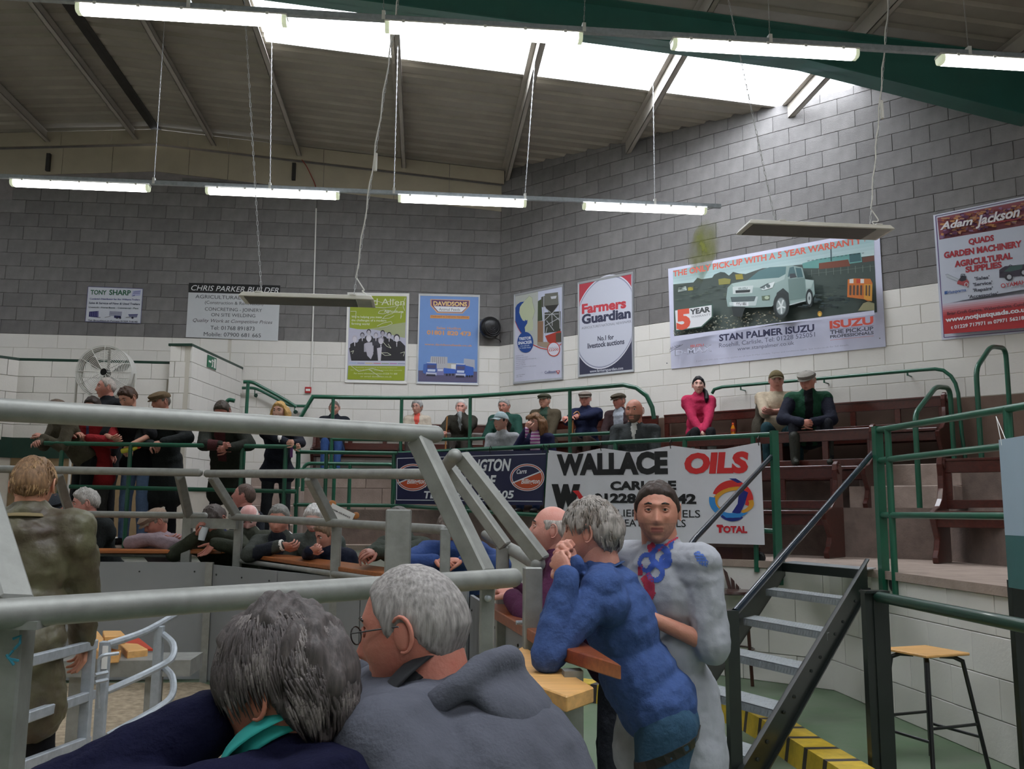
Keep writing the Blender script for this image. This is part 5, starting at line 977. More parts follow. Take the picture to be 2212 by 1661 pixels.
# side section M, running away from the camera
mj, mf = dep(1162, 1218, 3.5), dep(1048, 1155, 6.1)
t0, t1 = dep(982, 985, 3.62), dep(945, 1026, 5.6)
mr_ = fence('galvanised ring fence section running away from its ball-ended corner, right of the hoodie man', [('lower_pipe', mj, mf, .030), ('upper_pipe', t0, t1, .030)], [(dep(1172, 1212, 3.5), dep(995, 985, 3.66), .058), (dep(1092, 1180, 4.35), dep(965, 1003, 4.5), .056)],
    [((dep(1150, 1300, 3.47).x, dep(1150, 1300, 3.47).y), dep(1150, 1225, 3.47).z, .07), ((dep(1085, 1250, 4.35).x, dep(1085, 1250, 4.35).y), dep(1085, 1182, 4.35).z, .06)])
q = dep(1115, 1345, 3.5); MB().tube([q, q+Vector((.1, .02, 0))], .008, 8).build('latch_bolt', M_galv, mr_)
# F2, receding to the left
def D(x, y, t): return dep(x, y, t)
fence('galvanised ring fence section behind the ring, middle of the picture', [('upper_pipe', D(448, 1023, 7.7), D(925, 1024, 5.3), .033), ('lower_pipe', D(500, 1116, 8.0), D(955, 1144, 5.4), .030), ('sheet_pipe', D(515, 1211, 8.0), D(960, 1272, 5.3), .020)],
    [(D(514, 1118, 7.95), D(458, 1030, 7.72), .065), (D(722, 1134, 6.55), D(668, 1030, 6.35), .065)], [((D(515, 1150, 8.0).x, D(515, 1150, 8.0).y), D(515, 1118, 8.0).z, .07), ((D(727, 1150, 6.55).x, D(727, 1150, 6.55).y), D(727, 1136, 6.55).z, .07), ((D(962, 1160, 5.3).x, D(962, 1160, 5.3).y), D(962, 1142, 5.3).z, .06)])
# F1, facing
rF = fence('galvanised ring fence section behind the young man in the waxed jacket', [('upper_pipe', D(-120, 1011, 7.9), D(430, 1021, 7.7), .034), ('lower_pipe', D(-120, 1106, 8.15), D(442, 1114, 8.1), .030), ('sheet_pipe', D(-120, 1192, 8.15), D(398, 1201, 8.1), .016)],
    [(D(407, 1112, 8.1), D(388, 1028, 7.75), .07), (D(152, 1112, 8.15), D(125, 1025, 7.85), .07)], [((D(405, 1150, 8.1).x, D(405, 1150, 8.1).y), D(405, 1112, 8.1).z, .08), ((D(152, 1150, 8.15).x, D(152, 1150, 8.15).y), D(152, 1112, 8.15).z, .08)])
b = MB(); b.bar(D(410, 1130, 8.1), D(512, 1132, 7.95), .035, .09); b.build('latch_bar', M_galvd, rF)
q = D(862, 1100, 5.0); q0 = D(842, 1097, 5.6); b = MB(); b.box((q.x-.07, q.y-.07, 0), (q.x+.07, q.y+.07, q.z)); b.build('gate_post', M_galvd, label='thick galvanised gate post standing behind the hoodie man with the shaved grey hair', cat='post', bevel=.008)
# grey sheeted ring walls below the fences
M_sheetw = mat('grey_sheet', hexc('#85888a'), .5, var=.06, nscale=2, metal=.15, bump=.05, bscale=8)
def sheet_wall(A, B, zt, label, n):
    r = empty('ring_wall', label, 'panel wall', 'sheeted ring walls', loc=(A[0], A[1], 0)); A = Vector((A[0], A[1], 0)); B = Vector((B[0], B[1], 0)); d = (B-A)/n
    nn = Vector((d.y, -d.x, 0)).normalized()*.02
    for i in range(n):
        a, c = A+d*(i+.006), A+d*(i+.994); MB().hexa([(v.x, v.y, .02) for v in (a, c, c+nn, a+nn)]+[(v.x, v.y, zt) for v in (a, c, c+nn, a+nn)]).build('sheet_panel', M_sheetw, r)
        e = nn.normalized()*-.012
        for k in range(3):
            for z in (.12, zt-.08):
                s_ = 1 if nn.y < 0 else 1; q = a+(c-a)*(.1+.4*k)+nn*1.05+Vector((0, 0, z)); MB().lathe([(.008, 0), (.006, .006)], q, nn, 6).build('rivet', M_blackp, r)
    return r
kx = D(468, 1300, 8.15)
sheet_wall((-6.5, 8.22), (kx.x, 8.22), 1.0, 'grey sheeted ring wall below the fence, to the left of the corner joint', 4)
f2e = D(1015, 1300, 5.5); sheet_wall((kx.x+.03, 8.2), (f2e.x, f2e.y), .98, 'grey sheeted ring wall below the fence, to the right of the corner joint', 3)
f3 = Vector((.50, 3.55, 0)); sheet_wall((f2e.x+.02, f2e.y), (f3.x, f3.y), .95, 'grey sheeted ring wall along the side that runs toward the camera', 2)
b = MB(); b.box((kx.x-.02, 8.14, .0), (kx.x+.04, 8.2, 1.0)); b.build('corner_angle', M_galvd, label='upright angle iron at the corner of the ring walls', cat='post')
q = D(457, 1445, 8.1); b = MB(); b.lathe([(.03, 0), (.03, .07)], (q.x-.03, q.y, q.z-.03), (0, 0, 1), 8); b.box((q.x-.1, q.y-.02, q.z), (q.x+.04, q.y+.02, q.z+.03)); b.build('rusty_latch', mat('rust', hexc('#5c4238'), .8), label='rusty drop bolt at the foot of the ring wall corner', cat='bolt')
# arm boards
def plank(A, B, w, th, m, label, up=(0, 0, 1), cat='board', grp=None):
    A, B = Vector(A), Vector(B); b = MB(); b.bar(A, B, w, th); o = b.build('arm_board', m, bevel=.006); return tag(o, label, cat, grp)
a = D(200, 1181, 8.5); c = D(498, 1184, 8.45); c.z = a.z-.02; plank((a.x-2.5, 8.62, a.z-.02), (c.x, 8.58, a.z-.02), .3, .035, M_board, 'varnished arm board behind the ring under the flat-capped man in the mauve jacket')
a = D(553, 1198, 8.1); c = D(930, 1250, 5.75); plank(a, c, .28, .035, M_board, 'varnished arm board behind the ring under the man in the striped shirt')
# foreground boards
def deck(P, th, m, label):
    P = [Vector(p) for p in P]; b = MB(); b.hexa([p-Vector((0, 0, th)) for p in P]+P); o = b.build('arm_board', m, bevel=.004); return tag(o, label, 'board')
zb_ = dep(1270, 1418, 2.75).z
def Z(px, py, z): return onZ(px, py, z)
deck([Z(1206, 1395, zb_), Z(1342, 1436, zb_), Z(1140, 1310, zb_), Z(1040, 1300, zb_)], .045, mat('red_brown_board', hexc('#8c4a28'), .3, var=.25, nscale=4, kind='grain', coat=.3), 'thick red-brown arm board ending in front of the blue-jumpered man')
zy = dep(1250, 1495, 2.6).z
deck([Z(1224, 1504, zy), Z(1283, 1484, zy), Z(1130, 1395, zy), Z(1050, 1440, zy)], .045, M_pine, 'yellow pine board end below the red-brown board')
b = MB(); q = Z(1240, 1450, zb_-.06); b.box((q.x-.03, q.y-.0, 0), (q.x+.03, q.y+.06, q.z)); b.build('board_post', M_galvd, label='galvanised post under the red-brown arm board', cat='post')
# sawdust floor inside the ring
b = MB(); b.add([(-6.5, 3.0, .012), (.3, 3.6, .012), (f2e.x-.03, f2e.y-.05, .012), (kx.x, 8.1, .012), (-6.5, 8.15, .012), (-6.5, 1.2, .012), (-2.4, .8, .012)], [(0, 1, 2, 3, 4), (0, 6, 1), (0, 5, 6)]); b.build('sawdust', M_saw, label='sawdust and straw covering the floor of the sale ring', cat='sawdust', kind='stuff')
# hooped hurdle gate in the ring
zc = 1.0
def ringarc(z, A, B, bulge, n=16):   # plan curve from A to B
    A = Vector((A[0], A[1], z)); B = Vector((B[0], B[1], z)); m = (A+B)/2; d = (B-A); nn = Vector((d.y, -d.x, 0)).normalized()*bulge
    return [A*(1-t)**2+(m+nn*2)*2*t*(1-t)+B*t*t for t in [i/n for i in range(n+1)]]
r = empty('hurdle_gate', 'curved galvanised hurdle gate inside the ring, beside the waxed jacket man', 'gate', loc=(-1.6, 4, 0))
def Q(x, y, t): return dep(x, y, t)
for pts in ([(232, 1392, 4.1), (285, 1375, 4.3), (325, 1358, 4.5), (378, 1328, 4.9)], [(352, 1370, 4.6), (374, 1392, 4.5), (372, 1420, 4.4), (350, 1437, 4.35), (300, 1462, 4.2), (232, 1492, 4.1)], [(352, 1440, 4.6), (372, 1462, 4.5), (372, 1500, 4.4), (340, 1530, 4.3), (232, 1590, 4.1)]):
    P = [Q(*p) for p in pts]; sm = []
    for i in range(len(P)-1):
        for k in range(4):
            t = k/4; p0 = P[max(i-1, 0)]; p1, p2 = P[i], P[i+1]; p3 = P[min(i+2, len(P)-1)]
            sm.append(.5*((2*p1)+(p2-p0)*t+(2*p0-5*p1+4*p2-p3)*t*t+(3*p1-p0-3*p2+p3)*t**3))
    sm.append(P[-1]); b = MB(); b.tube(sm, .017, 8); b.build('curved_bar', M_galv, r, smooth=True)
for px, py0, t in ((228, 1385, 4.1), (345, 1352, 4.6)): q = Q(px, py0, t); MB().box((q.x-.022, q.y-.02, .013), (q.x+.022, q.y+.02, q.z)).build('upright', M_galv, r, bevel=.003)
q = Q(228, 1400, 4.07); MB().box((q.x-.012, q.y-.004, q.z-.09), (q.x+.012, q.y, q.z+.01)).build('paper_tag', M_white, r)
b = MB(); b.tube(round_path([Q(213, 1530, 4.0), Q(213, 1424, 4.0), Q(222, 1415, 4.0), Q(256, 1411, 4.05)], .03), .008, 8); b.build('drop_bolt', M_galv, r)
r = empty('hurdle_gate', 'straight galvanised hurdle in front of the waxed jacket man', 'gate', loc=(-1.9, 3.6, 0))
for (a, c) in (((62, 1428, 3.3), (205, 1391, 3.95)), ((55, 1550, 3.3), (200, 1500, 3.95)), ((45, 1655, 3.3), (190, 1600, 3.9))): b = MB(); b.bar(Q(*a), Q(*c), .03, .04); b.build('bar', M_galv, r, bevel=.004)
for px, t, y0 in ((195, 3.92, 1388),): q = Q(px, y0, t); MB().box((q.x-.022, q.y-.02, .013), (q.x+.022, q.y+.02, q.z)).build('upright', M_galv, r, bevel=.003)
for py in (1458, 1474): MB().tube([Q(205, py, 3.95), Q(232, py-6, 4.0)], .009, 6).build('hinge_pin', M_galv, r)
# small trestle with sawn blocks
tz = onZ(250, 1400, .62); r = empty('trestle', 'low grey steel trestle inside the ring carrying sawn wooden blocks', 'trestle', loc=(tz.x, tz.y, 0)); T0 = Q(270, 1420, 5.2)
b = MB(); b.box((T0.x-.35, T0.y-.05, T0.z-.1), (T0.x+.38, T0.y+.25, T0.z-.01)); b.build('shelf', M_galvd, r)
for dx in (-.3, .12): MB().box((T0.x+dx, T0.y, 0.013), (T0.x+dx+.08, T0.y+.08, T0.z-.1)).build('leg', M_galvd, r)
for i, (pts, h) in enumerate((([(172, 1363), (212, 1363), (224, 1378), (216, 1410)], .05), ([(222, 1362), (262, 1362), (272, 1372), (226, 1375)], .05), ([(228, 1398), (262, 1404), (258, 1412), (224, 1414)], .05), ([(256, 1388), (298, 1390), (320, 1402), (276, 1407)], .05))):
    zt = T0.z+(.03 if i > 1 else .12); P = [onZ(x, y, zt) for x, y in pts]; b = MB(); b.hexa([p-Vector((0, 0, h)) for p in P]+P); o = b.build('sawn_block', M_pine, bevel=.004)
    tag(o, ('large pale sawn wooden block nearest the waxed jacket', 'pale sawn block at the back of the trestle', 'small pale sawn block beside the paper tag', 'pale sawn block lying in front of the red plastic')[i], 'wood block')
P = [onZ(x, y, T0.z) for x, y in ((250, 1392), (290, 1380), (300, 1382), (330, 1406), (300, 1406))]; b = MB(); b.prism([p for p in P], (0, 0, 0), (0, 0, .012)); b.build('red_plastic', mat('red_plastic', hexc('#b8402a'), .4), label='bright red plastic piece between the sawn blocks', cat='plastic')
# ================================================================ people
def evald(me, mods):
    o = bpy.data.objects.new('tmp', me); COL.objects.link(o)
    for ty, kw in mods:
        m = o.modifiers.new('m', ty)
        for k, v in kw.items(): setattr(m, k, v)
    dg = bpy.context.evaluated_depsgraph_get(); r = bpy.data.meshes.new_from_object(o.evaluated_get(dg)); bpy.data.objects.remove(o); return r
_ctex = bpy.data.textures.new('folds', 'CLOUDS'); _ctex.noise_scale = .09; _ctex.noise_depth = 2
_ctex2 = bpy.data.textures.new('fine_folds', 'CLOUDS'); _ctex2.noise_scale = .045; _ctex2.noise_depth = 1
def skin_over(b, vox, smooth=3, disp=0.0, mats=None, name='x', region=None, fine=0.0):
    me = bpy.data.meshes.new(name); me.from_pydata(b.v, [], b.f)
    mods = [('REMESH', dict(mode='VOXEL', voxel_size=vox, use_smooth_shade=True)), ('SMOOTH', dict(factor=.6, iterations=smooth))]
    if disp: mods.append(('DISPLACE', dict(strength=disp, mid_level=.5, texture=_ctex, texture_coords='LOCAL')))
    if fine: mods.append(('DISPLACE', dict(strength=fine, mid_level=.5, texture=_ctex2, texture_coords='LOCAL')))
    r = evald(me, mods); bpy.data.meshes.remove(me); r.name = name; r.materials.clear()
    for m in mats: r.materials.append(m)
    if region:
        n = len(r.polygons); c = np.empty(n*3); r.polygons.foreach_get('center', c); c = c.reshape(-1, 3); r.polygons.foreach_set('material_index', region(c).astype(np.int32))
    r.polygons.foreach_set('use_smooth', [True]*len(r.polygons)); r.update(); return r
def capsule(b, a, c, r0, r1, seg=12, sq=1.0):
    a, c = Vector(a), Vector(c); d = c-a; L = d.length
    if L < 1e-5: b.ell(a, (r0, r0, r0)); return
    t = d/L; pr = []
    for i in range(5): A = math.pi/2*(i/4); pr.append((r0*math.sin(A) if i else 1e-4, -r0*math.cos(A)))
    for i in range(5): A = math.pi/2*(1-i/4); pr.append((r1*math.sin(A) if i < 4 else 1e-4, L+r1*math.cos(A)))
    b.lathe(pr, a, t, seg)
def sstep(a, b, x): t = np.clip((x-a)/(b-a), 0, 1); return t*t*(3-2*t)
def head_grid(rows, cols, fem=0, age=0, jaw=1.0, nose=1.0, fat=0):
    th = np.linspace(0, np.pi, rows+1)[:, None]; f0 = np.linspace(0, 2*np.pi, cols, endpoint=False)[None, :]
    ph = f0-.45*np.sin(f0)                          # columns gather toward the face (phi = 0 is +y)
    dx, dy, dz = np.sin(th)*np.sin(ph), np.sin(th)*np.cos(ph), np.cos(th)*np.ones_like(ph)
    w = .0765-.004*fem+.005*fat
    sx = np.sign(dx)*np.abs(dx)**.93
    x = w*sx; y = np.where(dy > 0, .093*dy, .102*dy); z = np.where(dz > 0, .112*dz, .122*dz)
    k = np.clip((-.005-z)/.115, 0, 1); front = sstep(-.02, .05, y)
    x = x*(1-(.30+.06*fem-.12*fat)*jaw*k**1.5); y = np.where(y < 0, y*(1-.5*k), y)
    y = y+.020*k*front*(1-.25*fem)
    zz = z; g = lambda v, c, s: np.exp(-((v-c)/s)**2)
    fr = sstep(.02, .06, y)
    y = y-.25*np.clip(y-.078, 0, 1)
    A = np.interp(zz, [-.045, -.037, -.026, -.012, .012, .03, .045], [0, .010, .0275, .020, .009, .003, 0])*nose*(1-.15*fem)
    y = y+A*np.exp(-(x/np.interp(zz, [-.04, -.025, .02], [.0165, .0135, .009]))**2)*fr
    y = y+(.0065-.004*fem)*g(zz, .036, .011)*g(x, 0, .05)*fr
    y = y-.011*g(np.abs(x), .031, .0165)*g(zz, .016, .0125)*fr
    y = y+.005*g(np.abs(x), .042, .016)*g(zz, -.014, .018)*fr
    y = y-.004*g(np.abs(x), .046, .014)*g(zz, -.05, .02)*fr*(1-fat)*(1+age)
    y = y+.0065*(g(zz, -.0525, .0055)+1.0*g(zz, -.0655, .0065))*g(x, 0, .021)*fr-.004*g(zz, -.0592, .0028)*g(x, 0, .022)*fr
    y = y-.004*g(zz, -.080, .007)*g(x, 0, .025)*fr+.007*g(zz, -.100, .013)*g(x, 0, .024)*fr
    y = y-.002*age*g(np.abs(x)-.55*(-.03-zz), .022, .004)*sstep(-.085, -.03, zz)*sstep(0, -.03, zz)*fr
    return x, y, z
def grid_faces(rows, cols): return [(i*cols+j, (i+1)*cols+j, (i+1)*cols+(j+1) % cols, i*cols+(j+1) % cols) for i in range(rows) for j in range(cols)]
def zb_hair(y, rec=0.0, low=0.0):
    return np.interp(y, [-.11, -.075, -.045, -.02, .008, .022, .035, .06, .085, .1], [-.075-low, -.06-low, -.028-low, .012, .006, -.010, .026, .056+rec*.5, .074+rec, .078+rec])
def cloth(col, rough=.85, var=.1, ns=30, bump=.5, bs=55):
    n = 'cloth_'+col+('%g' % bs)
    if n in MATS: return MATS[n]
    m = mat(n, hexc(col), rough, var=var, nscale=ns, bump=bump, bscale=bs, spec=.25); folds(m); return m
def folds(m, strength=.45, scale=4.5):
    nt = m.node_tree; N = nt.nodes; L = nt.links; b = N['Principled BSDF']; tc = [n for n in N if n.type == 'TEX_COORD'][0]
    mp = N.new('ShaderNodeMapping'); mp.inputs['Scale'].default_value = (1, 1, .55); mp.inputs['Rotation'].default_value = (.3, .5, .2); no = N.new('ShaderNodeTexNoise'); no.inputs['Scale'].default_value = scale; no.inputs['Detail'].default_value = 1.5; no.inputs['Distortion'].default_value = .9
    L.new(tc.outputs['Object'], mp.inputs[0]); L.new(mp.outputs[0], no.inputs['Vector']); bp = N.new('ShaderNodeBump'); bp.inputs['Strength'].default_value = strength; bp.inputs['Distance'].default_value = .05; L.new(no.outputs['Fac'], bp.inputs['Height'])
    old = b.inputs['Normal'].links
    if old: L.new(old[0].from_node.outputs[0], bp.inputs['Normal'])
    L.new(bp.outputs[0], b.inputs['Normal'])
def skinm(col='#c58f78'):
    c_ = hexc(col); m_ = sum(c_)/3; col = '#%02x%02x%02x' % tuple(int(255*min(1, ((v*.85+m_*.15)*1.22)**(1/2.2))) for v in c_)
    n = 'skin_'+col
    if n in MATS: return MATS[n]
    m = mat(n, hexc(col), .5, var=.10, nscale=22, bump=.12, bscale=140, spec=.4, col2=tuple(v*f for v, f in zip(hexc(col), (.96, .80, .78))))
    m.node_tree.nodes['Principled BSDF'].inputs['Subsurface Weight'].default_value = .08; m.node_tree.nodes['Principled BSDF'].inputs['Subsurface Radius'].default_value = (.02, .008, .005); return m
def hairm(col):
    n = 'hair_'+col
    if n in MATS: return MATS[n]
    m = mat(n, hexc(col), .55, var=.0, spec=.35); nt = m.node_tree; N = nt.nodes; L = nt.links; b = N['Principled BSDF']
    tc = N['Texture Coordinate']; mp = N.new('ShaderNodeMapping'); mp.inputs['Scale'].default_value = (90, 90, 14); no = N.new('ShaderNodeTexNoise'); no.inputs['Scale'].default_value = 1.6; no.inputs['Detail'].default_value = 4
    L.new(tc.outputs['Object'], mp.inputs[0]); L.new(mp.outputs[0], no.inputs['Vector']); cr = N.new('ShaderNodeValToRGB'); c = hexc(col)
    cr.color_ramp.elements[0].position = .3; cr.color_ramp.elements[1].position = .7; cr.color_ramp.elements[0].color = tuple(v*.55 for v in c)+(1,); cr.color_ramp.elements[1].color = tuple(min(1, v*1.35) for v in c)+(1,)
    L.new(no.outputs['Fac'], cr.inputs[0]); L.new(cr.outputs[0], b.inputs['Base Color']); bp = N.new('ShaderNodeBump'); bp.inputs['Strength'].default_value = .7; bp.inputs['Distance'].default_value = .004; L.new(no.outputs['Fac'], bp.inputs['Height']); L.new(bp.outputs[0], b.inputs['Normal']); return m
M_eye = mat('eye_white', hexc('#b9b2aa'), .25, var=0); M_iris = mat('iris', hexc('#2c2420'), .2, var=0); M_lip = mat('lips', hexc('#9c5a50'), .45, var=.05); M_lens = None
def hand(b, W, d, n, side, curl, s=1.0, seg=7, spread=.12, tcurl=.4):
    """palm at wrist W, pointing d, palm facing n; side +1 = right hand; curl 0..1"""
    d = Vector(d).normalized(); n = Vector(n); n = (n-d*n.dot(d)).normalized(); x = d.cross(n)*side*-1      # x toward the thumb
    pal = W+d*.045*s; R = Matrix((x, d, n)).transposed(); b.ell(pal, (.039*s, .052*s, .015*s), R, seg=10, rings=8); b.ell(W+d*.012*s, (.027*s, .03*s, .019*s), R, seg=10, rings=6)
    for i, (o, L, r) in enumerate(((.029, .072, .0088), (.010, .080, .0092), (-.010, .074, .0088), (-.028, .060, .0076))):
        p = W+d*(.083-.006*abs(i-1.2))*s+x*o*s; a = curl*.55+.06*i*curl; dd = (d+x*(o*spread*4)).normalized(); P = [p-dd*.012*s, p]; ang = 0; q = p
        for k, f in enumerate((.46, .31, .23)):
            ang += curl*(1.15, 1.3, .9)[k]*(1+.08*i); v = dd*math.cos(ang)+n*math.sin(ang); q = q+v*L*f*s; P.append(q)
        b.tube(P, [r*s*1.1, r*s*1.08, r*s, r*s*.93, r*s*.72], seg)
        b.ell(P[-1], (r*s*.74,)*3, seg=seg, rings=5)
    p = W+d*.028*s+x*.03*s; v1 = (x*.8+d*.75+n*.25*(1+tcurl)).normalized(); v2 = (x*(.35-.5*tcurl)+d*.9+n*(.3+tcurl)).normalized(); q1 = p+v1*.038*s; q2 = q1+v2*.03*s; q3 = q2+(v2+n*.2).normalized()*.022*s
    b.tube([p-v1*.015*s, p, q1, q2, q3], [.015*s, .0145*s, .0112*s, .0098*s, .0072*s], seg); b.ell(q3, (.0075*s,)*3, seg=seg, rings=5)
def ik(A, T, l1, l2, hint):
    A, T = Vector(A), Vector(T); d = T-A; L = min(d.length, (l1+l2)*.995); t = d.normalized(); T = A+t*L
    c = (l1*l1+L*L-l2*l2)/(2*l1*L); c = max(-1, min(1, c)); h = Vector(hint); h = (h-t*h.dot(t)).normalized(); return A+t*l1*c+h*l1*math.sqrt(max(0, 1-c*c)), T
GR = None
def person(label, head, hd, az, floor, pose='stand', sc=1.0, torso=None, hands=None, elbow=((-.2, .5, -.6), (-.2, .5, -.6)), curl=(.45, .45), palm=None, skin='#c58f78', hair=None, cap=None, face=None, top=None, legs=None, hi=0, lean=None, glasses=None, group=None, fat=0, hipf=None, legspread=.1, kneef=.42, hscale=1.0, noleg=False):
    face = face or {}; top = top or {}; t = head[2]; H = dep(head[0], head[1], t); U = Vector((0, 0, 1))
    a = az*D2R; F = Vector((math.sin(a), math.cos(a), 0)); X = Vector((math.cos(a), -math.sin(a), 0))      # X = person's right
    hy, hp = hd[0]*D2R, hd[1]*D2R; hr = (hd[2] if len(hd) > 2 else 0)*D2R
    hf = Vector((math.sin(hy)*math.cos(hp), math.cos(hy)*math.cos(hp), -math.sin(hp))); hx = Vector((math.cos(hy), -math.sin(hy), 0)); hu = hx.cross(hf); hx2 = hx*math.cos(hr)+hu*math.sin(hr); hu = hu*math.cos(hr)-hx*math.sin(hr); hx = hx2
    HM = Matrix((hx, hf, hu)).transposed()
    hs = sc*hscale; fem = face.get('fem', 0)
    def hl(x, y, z): return H+(hx*x+hf*y+hu*z)*hs
    # torso line
    neck = H-U*.138*sc-F*.02-hf*.012
    TL = .545*sc; hipz = floor+(.53 if pose == 'sit' else .93*sc)
    if lean is None:
        c = (neck.z-hipz)/TL; lean_a = math.acos(max(.35, min(1, c)))
    else: lean_a = lean*D2R
    ax = (U*math.cos(lean_a)+F*math.sin(lean_a)); hip = neck-ax*TL
    sh_w = (.185 if hi else .174)*sc*(1-.1*fem)+.018*fat; bf = ax.cross(X)*-1; bf = (F-ax*F.dot(ax)).normalized(); RM = Matrix((X, bf, ax)).transposed()
    def bl(x, y, z): return hip+X*x*sc+bf*y*sc+ax*z*sc       # body-local point (right, forward, up the spine from the hips)
    SH = [neck+X*(s*sh_w)-ax*(.05 if hi else .066)*sc for s in (-1, 1)]       # left is -1
    arm = []
    for i, s in enumerate((-1, 1)):
        tg = (hands or (None, None))[i]
        if tg is None: T = bl(s*.2, .1, -.05)
        elif tg[0] == 'p': T = dep(tg[1], tg[2], tg[3])
        else: T = bl(*tg)
        e = elbow[i]; hint = F*e[0]+X*s*e[1]+U*e[2]; E, T = ik(SH[i], T, .29*sc, .265*sc, hint); arm.append((SH[i], E, T))
    # legs
    LG = []
    for s in (-1, 1):
        h0 = hip+X*s*.09*sc
        if pose == 'sit': k = hip+X*s*(legspread)*sc+F*kneef*sc; k.z = floor+.50; f = k+F*.04; f.z = floor+.09; LG.append((h0, k, f))
        else: f = Vector((h0.x, h0.y, floor+.09))+F*.02+X*s*.03; k = (h0+f)/2+F*.03; LG.append((h0, k, f))
    vox = .0075 if hi == 2 else (.011 if hi else .016)
    # ---- body, one mesh: core + head + ears + hands
    core = MB(); capsule(core, hl(0, -.022, -.045), neck-ax*.03, .060*sc*(1-.14*fem)+.012*fat, .068*sc*(1-.1*fem)+.012*fat, 16)
    core.ell(bl(0, 0, .36), (.13*sc, .075*sc, .16*sc), RM); core.ell(bl(0, 0, .12), (.11*sc, .075*sc, .15*sc), RM)
    for (S_, E, T) in arm: capsule(core, S_, E, .042*sc, .036*sc); capsule(core, E, T, .037*sc, .0255*sc)
    for (h, k, f) in LG: capsule(core, h, k, .06*sc, .045*sc, 8); capsule(core, k, f, .045*sc, .035*sc, 8)
    sk = skinm(skin); cm = skin_over(core, vox*1.3 if hi else .022, 2, 0, [sk], 'core')
    rows, cols = ((96, 112) if hi == 2 else (64, 76)) if hi else (40, 50)
    x, y, z = head_grid(rows, cols, fem, face.get('age', .3), nose=face.get('nose', 1), fat=fat)
    pts = np.stack([x.ravel(), y.ravel(), z.ravel()], 1)*hs
    Mx = np.array([list(hx), list(hf), list(hu)]); W = pts@Mx+np.array(H)
    body = MB(); body.v = [tuple(v.co) for v in cm.vertices]; body.f = [tuple(p.vertices) for p in cm.polygons]; body.mi = [0]*len(body.f); bpy.data.meshes.remove(cm)
    fs = grid_faces(rows, cols); xx, yy, zz = pts[:, 0]/hs, pts[:, 1]/hs, pts[:, 2]/hs
    mi = []
    lipm = (np.abs(xx) < .024-.25*np.abs(zz+.059)) & (np.abs(zz+.0592) < .0095) & (yy > .06)
    st = face.get('beard'); bm_ = (zz < -.035) & (yy > .02) & (np.abs(xx) < .08) if st else None
    off = len(body.v)
    for f in fs:
        if lipm[list(f)].sum() >= 3: mi.append(1)
        elif st and bm_[list(f)].sum() >= 3 and not (abs(zz[f[0]]+.0592) < .013 and abs(xx[f[0]]) < .024): mi.append(4)
        else: mi.append(0)
    body.v += [tuple(w) for w in W]; body.f += [tuple(i+off for i in f) for f in fs]; body.mi += mi
    # eyes and ears
    for s in (-1, 1):
        c = hl(s*.0305, .0715-.003*(1-face.get('nose', 1)), .0145); r = .0122*hs; o = len(body.v); body.ell(c, (r*1.15, r, r*.62 if not face.get('shut') else r*.25), HM, seg=12 if hi else 8, rings=8 if hi else 6, mi=2)
        gz = face.get('gaze', 0); body.ell(c+(hf*.0083+hx*gz*.003)*hs, (.0058*hs, .0045*hs, .0056*hs), HM, seg=10, rings=6, mi=3)
        if hi:   # eyelids
            for zz_, rr in ((.0078, .0032), (-.0068, .0026)):
                body.tube([hl(s*(.0305-.0145+.029*q/6), .0755+.0075*math.sin(math.pi*q/6), .0145+zz_*math.sin(math.pi*q/6)) for q in range(7)], rr*hs, 6, mi=0)
        q = [hl(s*u, yv, zv) for u, yv, zv in ((.016, .087, .036), (.030, .085, .040), (.046, .074, .035))]; body.tube(q, [.0028*hs, .004*hs, .002*hs], 6, mi=3 if not face.get('lightbrow') else 5)
        ec = hl(s*.0775, -.008, -.002); EM = Matrix((hx*s+hf*.0, hf*.94-hx*s*-.3, hu)).transposed()
        body.ell(ec+hx*s*.002*hs, (.0055*hs, .015*hs, .027*hs), HM, seg=12, rings=8)
        rim = [hl(s*(.082+.004*math.sin(max(0, A))), -.009+.0185*math.cos(A)*(1 if math.sin(A) > -.2 else .62)-.004, .004+.031*math.sin(A)) for A in [(-.35+q/12*1.75)*math.pi*.95 for q in range(13)]] if False else [hl(s*.0865, -.011-.0185*math.cos(A), .001+.031*math.sin(A)) for A in [(-.62+q/11*1.35)*math.pi for q in range(12)]]
        body.tube(rim, [.0042*hs*(.6+.4*math.sin(math.pi*q/11)) for q in range(12)], 6)
    for i, (S_, E, T) in enumerate(arm):
        s = (-1, 1)[i]; d = (T-E).normalized(); pn = (palm or (None, None))[i]; dd = d
        if pn is None: n = (-X*s*.6-U*.8)
        else:
            n = F*pn[0]+X*s*pn[1]+U*pn[2]
            if len(pn) > 3: dd = (F*pn[3]+X*s*pn[4]+U*pn[5]).normalized()
        hb = MB(); hand(hb, T, dd, n, s, curl[i], sc*(1-.1*fem), 9 if hi else 6)
        if hi:
            hm = skin_over(hb, .0032, 1, 0, [sk], 'hand'); o = len(body.v); body.v += [tuple(v.co) for v in hm.vertices]; body.f += [tuple(j+o for j in p.vertices) for p in hm.polygons]; body.mi += [0]*len(hm.polygons); bpy.data.meshes.remove(hm)
        else: body.add(hb.v, hb.f)
    hcol = (hair or {}).get('col', '#4a3a30')
    me = bpy.data.meshes.new('person'); me.from_pydata(body.v, [], body.f)
    for m in (sk, M_lip if not fem else mat('lips_f', hexc('#a8524e'), .4, var=0), M_eye, M_iris, mat('stubble_'+(st or 'x'), hexc(st or '#444444'), .7, var=.2, nscale=60), hairm(hcol)): me.materials.append(m)
    me.polygons.foreach_set('material_index', body.mi); me.polygons.foreach_set('use_smooth', [True]*len(me.polygons)); me.update()
    P = link(me, 'person', None, label, 'person', group)
